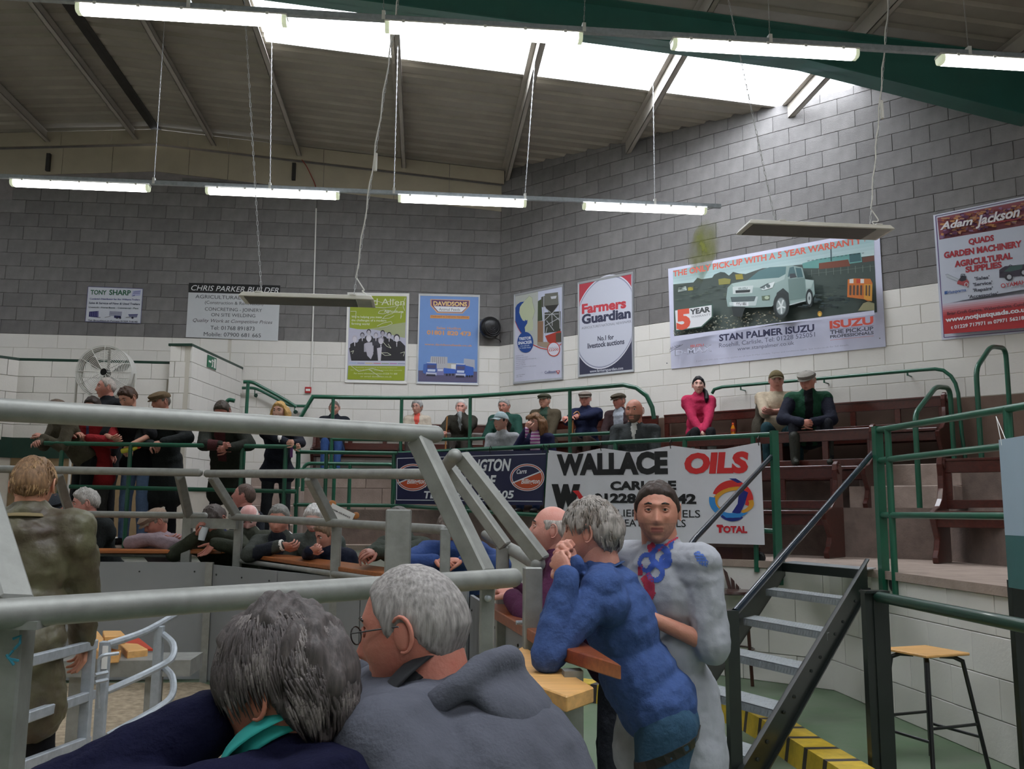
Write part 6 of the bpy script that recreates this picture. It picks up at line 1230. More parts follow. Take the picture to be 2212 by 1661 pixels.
    # ---- hair
    hg = (x.ravel()*hs, y.ravel()*hs, z.ravel()*hs); nrm = pts/np.linalg.norm(pts*np.array([1, .8, .75]), axis=1)[:, None]
    nz = None
    def shell(name, mask, th, m, rough=.3, freq=70, clump=0):
        nzv = np.array([noise.noise(Vector((p[0]*freq, p[1]*freq, p[2]*freq*.3)))+.6*noise.noise(Vector((p[0]*28, p[1]*28, p[2]*12))) for p in pts]) if rough else 0
        P2 = pts+nrm*((th*mask*(1-.45*sstep(.05, .09, pts[:, 1]/hs)*sstep(.1, .07, pts[:, 2]/hs))*(1+rough*nzv)-.004*(1-mask))*hs)[:, None]
        keep = [f for f in fs if max(mask[list(f)]) > .02]
        Wd = P2@Mx+np.array(H); mm = bpy.data.meshes.new(name); mm.from_pydata([tuple(w) for w in Wd], [], keep); mm.materials.append(m); bmm = bmesh.new(); bmm.from_mesh(mm); bmesh.ops.delete(bmm, geom=[v for v in bmm.verts if not v.link_faces], context='VERTS'); bmm.to_mesh(mm); bmm.free(); mm.polygons.foreach_set('use_smooth', [True]*len(mm.polygons)); return link(mm, name, P)
    X0, Y0, Z0 = xx, yy, zz
    hnz = np.array([.006*noise.noise(Vector((p[0]*60, p[1]*60, p[2]*60))) for p in pts])
    if hair:
        st_ = hair.get('style', 'short'); rec = hair.get('rec', 0); low = hair.get('low', 0); zb = zb_hair(Y0, rec, low)-.0; zb = zb+hair.get('part', 0)*X0
        if hair.get('temple'): zb = zb+hair['temple']*np.exp(-((np.abs(X0)-.045)/.02)**2)*sstep(.03, .07, Y0)
        zb = zb+hnz; wd = np.interp(Y0, [0, .05], [.022, .034]); mk = sstep(0, 1, (Z0-zb+.006)/wd)
        if st_ == 'fringe': mk = mk*sstep(.062, .035, Z0-.25*np.clip(-Y0-.03, 0, 1))   # bald crown
        if st_ == 'crown': mk = mk*(1-.0*Z0)
        th = hair.get('th', .009); prof = 1+hair.get('vol', 0)*sstep(.02, .1, Z0)
        o = shell('hair', mk, th*prof, hairm(hcol), hair.get('rough', .35))
        if hair.get('bangs'):
            hb = MB()
            for k in range(9): u = (k/8-.5); hb.tube([hl(u*.10, .04, .105), hl(u*.13+hair['bangs']*.01, .078, .082), hl(u*.15+hair['bangs']*.022, .09-.1*abs(u)**2, .056), hl(u*.15+hair['bangs']*.035, .088-.16*abs(u)**2, .036)], [.010*hs, .010*hs, .008*hs, .003*hs], 7)
            skm = skin_over(hb, .006 if hi else .009, 1, 0, [hairm(hcol)], 'fringe_hair'); link(skm, 'fringe_hair', P)
        if hair.get('long'):
            L = hair['long']; hb = MB()
            for s in (-1, 1):
                for k in range(5): yy0 = .03-.028*k; hb.tube([hl(s*.062, yy0, .06), hl(s*.088, yy0-.004, .0), hl(s*.09, yy0-.006, -.07), hl(s*(.084-.006*k), yy0-.012, -.12-L*.6), hl(s*.07, yy0-.02, -.12-L)], [.012*hs, .019*hs, .021*hs, .019*hs, .008*hs], 8)
            for k in range(7): u = k/6-.5; hb.tube([hl(u*.12, -.07, .06), hl(u*.15, -.103, 0), hl(u*.16, -.1, -.07), hl(u*.16, -.09, -.12-L*.6), hl(u*.14, -.09, -.13-L)], [.02*hs, .022*hs, .024*hs, .022*hs, .01*hs], 8)
            link(skin_over(hb, .008, 2, .012, [hairm(hcol)], 'long_hair', fine=.006), 'long_hair', P)
        if hair.get('tail'):
            q = hair['tail']; hb = MB(); hb.tube([hl(*p) for p in q], [.02*hs]+[.03*hs]*(len(q)-2)+[.008*hs], 10); link(skin_over(hb, .007, 2, .01, [hairm(hcol)], 'ponytail'), 'ponytail', P)
        if hair.get('locks'):
            n = hair['locks']; hb = MB(); rnd = random.Random(5)
            for k in range(n):
                A = rnd.uniform(0, 2*math.pi); zt = rnd.uniform(-.02, .112); fx, fy = math.sin(A), math.cos(A)
                rr = math.sqrt(max(0, 1-(zt/.118)**2)); p = Vector((fx*rr*.078, fy*rr*(.093 if fy > 0 else .102), zt))
                if p.z < np.interp(p.y, [-.11, -.075, -.045, -.02, .008, .03, .085], [-.075, -.06, -.03, .015, .01, .03, .07])+.006: continue
                if abs(p.x) > .045 and -.05 < p.y < .03 and p.z < .045: continue
                nn = Vector((p.x/.006, p.y/.0085, p.z/.0125)).normalized(); dn = Vector((fx*.35+.35*noise.noise(p*22), fy*.35-.15+.35*noise.noise(p*22+Vector((7, 3, 1))), -1)); dn = (dn-nn*dn.dot(nn)).normalized(); L = rnd.uniform(.035, .075)*hair.get('ll', 1); o_ = hair.get('th', .01)*.95
                ku = L*L/.2; cw = Vector((-dn.y, dn.x, 0))*rnd.uniform(-.008, .008); pts_ = [p+nn*(o_*.6), p+nn*(o_*1.15)+dn*L*.35-nn*ku*.12+cw*.3, p+nn*(o_*1.2)+dn*L*.7-nn*ku*.49+cw, p+nn*(o_*1.0)+dn*L-nn*ku*1.0+cw*1.3]
                hb.tube([H+(hx*v.x+hf*v.y+hu*v.z)*hs for v in pts_], [.0022*hs, .0026*hs, .0018*hs, .0004*hs], 4)
            lm = bpy.data.meshes.new('hair_locks'); lm.from_pydata(hb.v, [], hb.f); lm.materials.append(hairm(hcol)); lm.materials.append(hairm(hair.get('col2', hcol))); lm.polygons.foreach_set('use_smooth', [True]*len(lm.polygons))
            idx = []; cur = 0
            for p_ in lm.polygons: idx.append(1 if noise.noise(Vector(p_.center)*26) > .12 else 0)
            lm.polygons.foreach_set('material_index', idx); link(lm, 'hair_locks', P, kind='stuff')
    if cap:
        cmt = cloth(cap['col'], .9, .18, 90, .4, 90); ty = cap['type']
        if ty == 'flat':
            b = MB(); rb = [(.0, -.01, .040, .089, .108), (.0, .004, .062, .099, .122), (.0, .016, .082, .097, .120), (.0, .018, .1, .078, .096), (.0, .01, .112, .045, .06), (0, .005, .116, .01, .01)]; n = 28; vs = []
            for (cx, cy, cz, ra, rb_) in rb:
                for j in range(n): A = 2*math.pi*j/n; vs.append(hl(ra*math.sin(A), cy+rb_*math.cos(A), cz-.16*max(0, cy+rb_*math.cos(A)-.0)*.9+(.012 if math.cos(A) < -.3 else 0)*0))
            b.add(vs, [(i*n+j, i*n+(j+1) % n, (i+1)*n+(j+1) % n, (i+1)*n+j) for i in range(len(rb)-1) for j in range(n)]); co = b.build('cap', cmt, P, smooth=True)
            b = MB(); vs = []; m_ = 12
            for zo in (0, -.007):
                for k in range(m_+1): A = (k/m_-.5)*2.1; vs.append(hl(.088*math.sin(A), .01+.085*math.cos(A), .052+zo-.012*math.cos(A)))
                for k in range(m_+1): A = (k/m_-.5)*2.1; vs.append(hl(.093*math.sin(A), .012+(.085+.045*math.cos(A*1.3)**.6 if abs(A*1.3) < 1.5 else .085)*math.cos(A*.8), .046+zo-.026*math.cos(A)))
            N_ = m_+1; fcs = []
            for k in range(m_): fcs += [(k, k+1, N_+k+1, N_+k), (2*N_+k, 3*N_+k, 3*N_+k+1, 2*N_+k+1), (N_+k, N_+k+1, 3*N_+k+1, 3*N_+k)]
            b.add(vs, fcs); b.build('cap_peak', cmt, co, smooth=True)
        else:
            zc = .036; mk = sstep(zc-.004, zc+.002, Z0-.12*Y0*-1*0); o = shell('cap', sstep(.0, .006, Z0-np.interp(Y0, [-.1, .0, .09], [.005, .02, .045])), .013+.004*0, cmt, 0)
            b = MB(); vs = []; m_ = 12; c2 = cloth(cap.get('peak', cap['col']), .8)
            for zo in (0, -.004):
                for k in range(m_+1): A = (k/m_-.5)*2.0; vs.append(hl(.083*math.sin(A), .02+.08*math.cos(A), .047+zo-.010*(1-math.cos(A*1.2))*2))
                for k in range(m_+1): A = (k/m_-.5)*2.0; vs.append(hl(.080*math.sin(A), .02+.08*math.cos(A)+.068*math.cos(A*.9), .036+zo-.022*(1-math.cos(A*1.1))*2))
            N_ = m_+1; fcs = []
            for k in range(m_): fcs += [(k, k+1, N_+k+1, N_+k), (2*N_+k, 3*N_+k, 3*N_+k+1, 2*N_+k+1), (N_+k, N_+k+1, 3*N_+k+1, 3*N_+k)]
            b.add(vs, fcs); b.build('cap_peak', c2, o, smooth=True)
    if glasses:
        b = MB()
        for s in (-1, 1):
            b.tube([hl(s*.033+.022*math.cos(A), .098, .012+.016*math.sin(A)) for A in [q*math.pi/9 for q in range(18)]], .0013*hs*glasses, 5, closed=True)
            b.tube([hl(s*.055, .096, .018), hl(s*.074, .06, .018), hl(s*.083, -.005, .016), hl(s*.08, -.02, .0)], .0014*hs*glasses, 5)
        b.tube([hl(-.011, .099, .014), hl(0, .103, .018), hl(.011, .099, .014)], .0013*hs*glasses, 5); b.build('glasses', mat('spectacle_frame', hexc('#24211f'), .3), P)
    # ---- upper clothing
    if top:
        inf = top.get('inf', .02); b = MB(); k = sc; ft = fat*.035
        b.ell(bl(0, .005, .37), ((.158+inf+ft*.5)*k, (.098+inf+ft)*k, .18*k), RM); b.ell(bl(0, .012+ft*.6, .17), ((.142+inf+ft)*k, (.095+inf+ft*1.3)*k, .18*k), RM); b.ell(bl(0, .0, top.get('hem', .05)), ((.152+inf+ft)*k, (.105+inf+ft)*k, .13*k), RM)
        capsule(b, SH[0]+ax*.005, SH[1]+ax*.005, (.060+inf*.7)*k, (.060+inf*.7)*k); capsule(b, neck-ax*.055*k, neck-ax*.0*k, (.10+inf)*k, (.068+inf*.6)*k)
        for s in (0, 1): capsule(b, SH[s]-ax*.05*k, neck-ax*.03*k, (.06+inf*.7)*k, (.055+inf*.5)*k)
        if top.get('skirt'):
            L = top['skirt']; 
            if pose == 'sit': b.ell(bl(0, .05, -.03), ((.18+ft)*k, .16*k, .09*k), RM)
            else: 
                for s in (-1, 1): capsule(b, bl(s*.06, 0, .0), Vector(bl(s*.085, .0, 0))-U*L, (.125+ft)*k, (.135+ft)*k, 14)
        sl = top.get('sleeve', 1.0)
        for (S_, E, T) in arm:
            if sl <= 0: continue
            if sl < .6: e = S_+(E-S_)*min(1, sl*2); capsule(b, S_, e, (.056+inf*.6)*k, (.056+inf*.7)*k)
            else:
                capsule(b, S_, E, (.053+inf*.7)*k, (.043+inf*.7)*k); tt = E+(T-E)*(min(1, (sl-.5)*2)*.95); capsule(b, E, tt, (.043+inf*.7)*k, (.031+inf*.55)*k)
        mats = [cloth(top['col'], top.get('rough', .85), top.get('var', .1), top.get('ns', 30), top.get('bump', .5), top.get('bs', 55)) if isinstance(top['col'], str) else top['col']]; reg = None
        if top.get('front'):    # opening showing what is worn beneath: (half width at neck, at waist, colour)
            w0, w1, c2 = top['front'][:3]; mats.append(cloth(c2) if isinstance(c2, str) else c2); z0_ = top['front'][3] if len(top['front']) > 3 else -.2
            hipv = np.array(hip); Xn = np.array(X); Bn = np.array(bf); An = np.array(ax)
            def reg(c, hipv=hipv, Xn=Xn, Bn=Bn, An=An, w0=w0, w1=w1, z0_=z0_):
                d = (c-hipv)/sc; lx = d@Xn; ly = d@Bn; lz = d@An; w = np.interp(lz, [z0_, .5], [w1, w0]); return ((np.abs(lx) < w) & (ly > .04) & (lz > z0_)).astype(int)
        if top.get('vest'):     # sleeves in another colour
            c2 = top['vest']; mats.append(cloth(c2) if isinstance(c2, str) else c2); iv = len(mats)-1; r0 = reg; SHn = [np.array(v) for v in SH]; ar = [(np.array(a_), np.array(e_), np.array(t_)) for a_, e_, t_ in arm]; hn = np.array(hip); nn_ = np.array(neck)
            def reg(c, r0=r0, iv=iv):
                o = r0(c) if r0 else np.zeros(len(c), int)
                def dist(c, a_, b_): ab = b_-a_; tt = np.clip(((c-a_)@ab)/(ab@ab), 0, 1); return np.linalg.norm(c-(a_+tt[:, None]*ab), axis=1), tt
                core_d = dist(c, hn, nn_)[0]
                for a_, e_, t_ in ar:
                    d1, t1 = dist(c, a_, e_); d2, t2 = dist(c, e_, t_); m_ = ((d1 < .085) & (t1 > .12) | (d2 < .08)) & ((core_d > .155*sc) | (np.minimum(d1, d2) < .06)); o = np.where(m_, iv, o)
                return o
        tm = skin_over(b, vox, 3 if hi else 2, top.get('fold', .014)*.55, mats, top.get('name', 'jacket'), reg, fine=top.get('fine', .006)*.7); jo = link(tm, top.get('name', 'jacket'), P)
        if top.get('collar'):
            cc = top['collar']; b = MB(); n = 18; vs = []; open_ = top.get('copen', .35)
            for i in range(n+1):
                A = math.pi*(open_+(2-2*open_)*i/n); cs_ = top.get('cs', 1); rx, ry = (.068+inf*.35)*k*cs_, (.072+inf*.3)*k*cs_; ch = top.get('ch', .04)*k
                base = neck+ax*top.get('cup', 0)-bf*.004; p = base+X*math.sin(A)*rx+bf*math.cos(A)*ry-ax*(.012+.03*max(0, math.cos(A)))*k
                q = base+X*math.sin(A)*rx*.93+bf*math.cos(A)*ry*.95+ax*(ch-.03*max(0, math.cos(A)))*k; r_ = base+X*math.sin(A)*rx*1.28+bf*math.cos(A)*ry*1.24-ax*(.0+.05*max(0, math.cos(A)))*k
                vs += [p, q, r_]
            b.add(vs, [(3*i, 3*i+3, 3*i+4, 3*i+1) for i in range(n)]+[(3*i+1, 3*i+4, 3*i+5, 3*i+2) for i in range(n)]); cme = b.mesh('collar', cloth(cc) if isinstance(cc, str) else cc, smooth=True); cme = evald(cme, [('SOLIDIFY', dict(thickness=.005, offset=0)), ('SUBSURF', dict(levels=1))]); cme.name = 'collar'; cme.polygons.foreach_set('use_smooth', [True]*len(cme.polygons)); link(cme, 'collar', P)
        if top.get('cuff'):
            for (S_, E, T) in arm:
                d = (T-E).normalized(); MB().lathe([((.030+inf*.4)*k, -.03*k), ((.031+inf*.4)*k, .012*k), ((.028+inf*.4)*k, .016)], T, d, 14).build('cuff', cloth(top['cuff']), jo, smooth=True)
    # ---- trousers and shoes
    if legs and not noleg:
        b = MB(); k = sc; w = legs.get('w', 1)
        b.ell(bl(0, 0, .0), ((.145+.03*fat)*k, (.105+.03*fat)*k, .12*k), RM)
        for (h, kk, f) in LG: capsule(b, h, kk, .088*k*w+.02*fat, .063*k*w); capsule(b, kk, f-U*.0, .066*k*w, .052*k*w)
        link(skin_over(b, max(vox, .014), 2, .012, [cloth(legs['col'])], 'trousers'), 'trousers', P)
        for (h, kk, f) in LG:
            b = MB(); bt = legs.get('boot'); 
            if bt: capsule(b, f+U*.26, f-U*.02, .062*k, .05*k)
            capsule(b, f-U*.045, f-U*.05+F*.16*k, .042*k, .036*k); link(skin_over(b, .014, 1, 0, [cloth(bt or legs.get('shoe', '#1c1a19'), .5)], 'boot' if bt else 'shoe'), 'boot' if bt else 'shoe', P)
    return dict(o=P, hl=hl, bl=bl, arm=arm, neck=neck, hip=hip, F=F, X=X, U=U, H=H, ax=ax, bf=bf, hf=hf, hx=hx, hu=hu)
# ================================================================ the crowd
FL = [(-.2, .6, -.6), (-.2, .6, -.6)]
def cl(h): return h
# ---- back row on the top tier
person('seated man in a dark navy jacket and blue jeans behind the first rail post', (722, 882, 14.15), (182, 18), 180, Z3, 'sit', lean=14, hi=0, hands=((-.06, .42, .02), (.06, .42, .02)), hair=dict(col='#6e625a', style='short', rec=.02, th=.005), skin='#b98874', top=dict(col='#22262e', collar='#7f8288', inf=.03), legs=dict(col='#2f4a7c'))
a = person('seated elderly woman with grey hair, glasses and a beige jacket', (901, 880, 14.0), (205, 6), 185, Z3, 'sit', sc=.95, lean=8, hands=((-.1, .25, .05), (.1, .25, .05)), hair=dict(col='#a9a8a6', th=.019, low=.02, rough=.5), glasses=1.2, skin='#c49684', face=dict(fem=1, age=1), top=dict(col='#c3b7a7', inf=.022, collar='#c9beb0', front=(.045, .0, '#d2594c', .3), copen=.3), legs=dict(col='#3a3632'), curl=(.6, .6))
p = a['bl'](-.12, .33, .1); b = MB(); b.ell(p, (.17, .1, .12)); link(skin_over(b, .018, 2, .03, [cloth('#151516', .7)], 'handbag'), 'handbag', None, 'soft black bag on the lap of the elderly woman in the beige jacket', 'bag')
a = person('seated white-haired man in a dark olive jacket, hand at his mouth', (996, 880, 13.9), (188, 10), 190, Z3, 'sit', lean=12, hands=(('p', 993, 893, 13.72), ('p', 958, 934, 13.5)), elbow=((.1, .6, -.8), (-.1, .6, -.6)), curl=(.9, .9), palm=((-1, 0, 0, .1, .2, 1), (-.3, 0, -1)), hair=dict(col='#cfcac6', style='short', rec=.03, th=.01), skin='#c08a7a', face=dict(age=1), top=dict(col='#34322b', inf=.035, collar='#55524a', front=(.04, .0, '#8f9494', .32), copen=.3), legs=dict(col='#3a3530'))
q = a['arm'][1][2]; MB().tube([(q.x+.02, q.y-.03, Z3+.02), (q.x+.05, q.y-.02, q.z+.24)], .011, 8).build('walking_stick', mat('cane_wood', hexc('#9a6b3c'), .4, kind='grain'), label='brown wooden walking stick held upright by the white-haired man', cat='walking stick')
person('seated man in a bottle green jacket with glasses, arms folded, behind the capped woman', (1089, 878, 13.75), (212, 12), 200, Z3, 'sit', lean=12, fat=.7, hands=((-.02, .24, .14), (.02, .2, .18)), elbow=((.1, 1, -.5), (.1, 1, -.5)), curl=(.6, .6), hair=dict(col='#9c9a96', th=.012), glasses=1.1, skin='#bf8470', face=dict(age=1), top=dict(col='#24493f', inf=.035, collar='#5c564c', front=(.03, .0, '#8d8a80', .3)), legs=dict(col='#2a2a28'))
person('seated man in a green flat cap and brown tweed jacket', (1176, 866, 13.8), (218, -2), 205, Z3, 'sit', lean=10, hands=((-.05, .3, .0), (.12, .3, .0)), hair=dict(col='#8d857a', style='fringe', th=.007), cap=dict(type='flat', col='#4a4a3c'), skin='#bd8a74', face=dict(age=1), top=dict(col='#4f4738', inf=.03, var=.2, ns=120, collar='#8f97b3', front=(.06, .02, '#2f4438'), ch=.03), legs=dict(col='#4c3027'))
a = person('seated man in a grey tweed flat cap and navy jumper with a white collar', (1264, 862, 13.3), (200, 2), 205, Z3, 'sit', lean=10, hands=(('p', 1222, 903, 12.9), ('p', 1240, 900, 12.9)), elbow=((.1, .8, -.8), (.1, .8, -.8)), curl=(.8, .8), hair=dict(col='#b4aca4', style='fringe', th=.006), cap=dict(type='flat', col='#7a7068'), glasses=1, skin='#c08270', face=dict(age=1), fat=.3, top=dict(col='#1c2340', inf=.025, collar='#dcdce0', ch=.035, copen=.2), legs=dict(col='#33241f'))
q = a['arm'][0][2]; MB().tube(round_path([q+Vector((.05, -.02, -.25)), q+Vector((.06, -.02, .05)), q+Vector((.13, 0, .1)), q+Vector((.16, 0, .03))], .05), .01, 8).build('walking_stick', mat('cane_wood', (0, 0, 0)), label='crook handle of a walking stick held by the man in the navy jumper', cat='walking stick')
person('seated man in a dark cap, maroon jacket and checked shirt, arms crossed', (1337, 866, 12.95), (238, 6), 215, Z3, 'sit', lean=14, hands=((.04, .22, .2), (-.02, .2, .16)), elbow=((.1, 1, -.4), (.1, 1, -.4)), curl=(.7, .7), hair=dict(col='#8f867c', style='fringe', th=.008), cap=dict(type='flat', col='#4a4338'), skin='#bf8070', top=dict(col='#3e2e30', inf=.025, front=(.08, .06, '#9aa0aa'), collar='#8c94a0', copen=.3), legs=dict(col='#1f1d20'))
# ---- front row behind the banner rail
person('seated person in a pale grey baseball cap and light grey T-shirt', (1082, 911, 10.75), (232, 2), 205, 1.42, 'sit', sc=.96, lean=16, hands=((-.12, .3, -.05), (.15, .32, -.05)), hair=dict(col='#2f2622', th=.008, tail=[(.0, -.1, .03), (.01, -.15, -.03), (.02, -.13, -.12), (.02, -.11, -.17)]), cap=dict(type='ball', col='#9fb0b4', peak='#9aa8ac'), skin='#bd8f7c', face=dict(fem=.6, age=0), top=dict(col='#a3a6aa', inf=.012, sleeve=.48, name='t_shirt', fold=.01), legs=dict(col='#3d3f3c'), kneef=.4)
person('seated woman with long brown hair, navy cardigan and a striped pink top', (1157, 913, 10.6), (230, 8), 205, 1.42, 'sit', sc=.95, lean=14, hands=((-.12, .2, .0), ('p', 1138, 926, 10.4)), elbow=((.1, .5, -.8), (.3, .4, -.8)), curl=(.5, .85), palm=(None, (-1, 0, 0, .1, -.3, 1)), hair=dict(col='#7d5a3c', th=.013, long=.05, temple=-.01, bangs=1), skin='#c79583', face=dict(fem=1, age=.3), glasses=.8, top=dict(col='#1f2142', inf=.018, front=(.06, .075, stripes('pink_stripes', [hexc('#a8559c'), hexc('#d8c6d6')], 26)), fold=.012, name='cardigan'), legs=dict(col='#2c3f63'))
person('seated bald heavyset man with a goatee in a charcoal shirt', (1370, 888, 10.0), (212, 4), 200, 1.42, 'sit', hscale=1.08, kneef=.3, sc=1.08, fat=1.0, lean=8, hands=((-.2, .35, .0), (.2, .35, .0)), elbow=((-.1, 1, -.5), (-.1, 1, -.5)), skin='#bd7f68', hair=None, face=dict(beard='#6e5648', age=.4), top=dict(col='#3b3f40', inf=.02, collar='#3b3f40', front=(.03, .0, '#b9b9b4', .38), copen=.25, ch=.03, name='shirt'), legs=dict(col='#26272a'))
# ---- right pew
a = person('seated young woman in a bright pink hoodie with long black hair', (1509, 833, 12.1), (195, 0), 190, Z3, 'sit', sc=1.0, lean=6, hands=((-.02, .36, .08), (.0, .34, .04)), elbow=((-.1, .7, -.6), (-.1, .7, -.6)), curl=(.5, .5), hair=dict(col='#141316', th=.014, low=.0, temple=-.015, part=.12, tail=[(-.05, -.08, -.02), (-.09, -.04, -.08), (-.10, .02, -.13), (-.10, .05, -.19), (-.09, .05, -.24)]), skin='#cda393', face=dict(fem=1, age=0), top=dict(col='#b22a50', inf=.028, collar='#b22a50', copen=.15, fold=.016, name='hoodie'), legs=dict(col='#1d1d20', boot='#5a5c58'), kneef=.44)
a = person('seated man in a camouflage cap and cream shirt with his arms crossed', (1677, 822, 11.5), (195, 6), 195, Z3, 'sit', sc=1.05, fat=1.1, lean=3, hands=((.09, .31, .30), (-.09, .28, .27)), elbow=((.2, 1, -.5), (.2, 1, -.5)), curl=(.6, .6), palm=((-.6, 0, .5), (-.6, 0, .5)), hair=dict(col='#8a7a68', style='fringe', th=.009), cap=dict(type='ball', col='#6a5f44', peak='#5c533c'), skin='#c08878', face=dict(age=.7), top=dict(col='#b9aa94', inf=.012, sleeve=.5, name='shirt', front=(.1, .13, '#b9aa94')), legs=dict(col='#1f3f46', w=1.1), legspread=.17)
b = MB()   # open waistcoat hanging either side
for s in (-1, 1):
    b.ell(a['bl'](s*.19, .03, .30), (.07, .10, .2)); b.ell(a['bl'](s*.235, .02, .08), (.07, .12, .2)); b.ell(a['bl'](s*.27, .05, -.1), (.10, .13, .12))
b.ell(a['bl'](0, -.1, .3), (.2, .07, .22)); link(skin_over(b, .018, 3, .014, [cloth('#4b463c')], 'waistcoat', fine=.006), 'waistcoat', a['o'])
a = person('seated man in a grey flat cap and green quilted gilet leaning forward, hands clasped', (1744, 823, 10.75), (222, 16), 200, Z3, 'sit', sc=1.08, fat=.4, lean=26, hands=(('p', 1752, 912, 10.45), ('p', 1734, 912, 10.45)), elbow=((-.1, .9, -.5), (-.1, .9, -.5)), curl=(.9, .9), palm=((-.4, -1, 0), (-.4, -1, 0)), hair=dict(col='#b2aca2', style='fringe', th=.007), cap=dict(type='flat', col='#8f8b84'), skin='#c0836f', face=dict(age=1), top=dict(col='#1f4a36', inf=.035, vest='#1e2130', collar='#1f4a36', front=(.045, .03, '#17181d'), name='gilet', fold=.016), legs=dict(col='#1f2129', boot='#33352f'), legspread=.17)
# ---- people leaning on the left platform rail
ST = dict(pose='stand')
person('man in an olive jacket leaning out over the rail at the far left end', (124, 884, 10.15), (255, 42), 225, Z1, 'stand', sc=.98, lean=38, hands=(('p', 92, 944, 9.95), ('p', 82, 956, 9.85)), elbow=((-.1, .5, -.8),)*2, curl=(.7, .7), hair=dict(col='#6a5a4c', th=.009), skin='#b98672', top=dict(col='#4c4638', inf=.03, collar='#3a352a'), legs=dict(col='#17181a'))
person('person in a red jacket with folded arms on the rail, face hidden by the pipe', (200, 880, 10.4), (190, 20), 190, Z1, 'stand', sc=1.05, lean=14, hands=(('p', 190, 946, 10.12), ('p', 160, 940, 10.12)), elbow=((.1, .9, -.6),)*2, curl=(.4, .5), palm=((-.6, 0, .5, 0, -1, .1), None), hair=dict(col='#3a2f28', th=.011), skin='#c08a76', top=dict(col='#8f1f24', inf=.035, skirt=.1, collar='#8f1f24', front=(.02, .0, '#4a4f70', .3)), legs=dict(col='#3a3a38'))
person('balding grey-haired man looking left in front of the drum fan', (229, 838, 10.9), (240, 2), 215, Z1, 'stand', sc=1.08, lean=6, hair=dict(col='#b3aaa2', style='short', rec=.03, temple=.02, th=.006), skin='#c58b78', face=dict(age=.8), top=dict(col='#1e2226', inf=.03, collar='#1e2226'), legs=dict(col='#17181a'))
a = person('man in a black T-shirt and jeans leaning on the rail holding a bottle', (276, 860, 10.42), (208, 34), 200, Z1, 'stand', sc=1.06, lean=24, hands=(('p', 278, 962, 10.05), ('p', 243, 946, 10.05)), elbow=((-.1, .8, -.5), (-.1, .8, -.5)), curl=(.5, .4), palm=((-.6, 0, .5, .1, -.4, -1), (-.6, 0, .5)), hair=dict(col='#4a3426', th=.016, rough=.5), skin='#c08c74', top=dict(col='#101216', inf=.018, sleeve=.47, skirt=.08, name='t_shirt'), legs=dict(col='#5d7394', w=1.1))
q = dep(262, 975, 9.98); bottle(q, .028, .21, '#c9c23a', '#d9531e', 'yellow drink bottle with an orange cap held sideways by the man in the black T-shirt', '#e0e0e0', ax=(1, 0, .25))
person('man in a brown flat cap and long black coat leaning on the rail', (347, 868, 10.5), (222, 12), 195, Z1, 'stand', sc=1.07, lean=16, hands=(('p', 352, 955, 10.15), ('p', 330, 962, 10.15)), elbow=((-.1, .9, -.5),)*2, curl=(.7, .7), hair=dict(col='#6a645c', style='fringe', th=.008), cap=dict(type='flat', col='#6b5a44'), skin='#b07a64', face=dict(age=.6), top=dict(col='#1f2323', inf=.04, skirt=.38, collar='#1f2323'), legs=dict(col='#131417'))
person('man in a dark wax jacket with maroon lining, hands clasped over the rail', (480, 888, 10.35), (190, 40), 185, Z1, 'stand', sc=1.05, lean=30, hands=(('p', 492, 968, 10.0), ('p', 478, 962, 10.0)), elbow=((-.1, 1, -.4),)*2, curl=(.8, .8), palm=((-.4, -1, 0), (-.4, -1, 0)), hair=dict(col='#4a4038', th=.01), skin='#a86a58', top=dict(col='#23261f', inf=.04, skirt=.3, collar='#4a3d30', front=(.06, .05, '#4a2426', .15)), legs=dict(col='#161719'))
a = person('blonde woman in a navy jumper leaning on the rail with clasped hands', (604, 890, 10.55), (196, 4), 170, Z1, 'stand', sc=1.0, lean=20, hands=(('p', 634, 956, 10.15), ('p', 638, 964, 10.15)), elbow=((-.1, .7, -.6),)*2, curl=(.75, .75), palm=((-.4, -1, 0), (-.4, -1, 0)), hair=dict(col='#c29a5c', th=.014, part=-.1, temple=-.01, low=.01, long=-.05), skin='#c99d86', face=dict(fem=1, age=0), top=dict(col='#171a26', inf=.02, front=(.03, .0, '#cfcac6', .42), skirt=.06, name='jumper'), legs=dict(col='#23262a'))
q = a['arm'][0][2]; MB().box((q.x-.03, q.y-.03, q.z-.17), (q.x+.0, q.y-.018, q.z-.05)).build('purple_phone', mat('purple_case', hexc('#5a1f66'), .35), label='dark purple phone dangling from the hands of the blonde woman', cat='phone', bevel=.004)
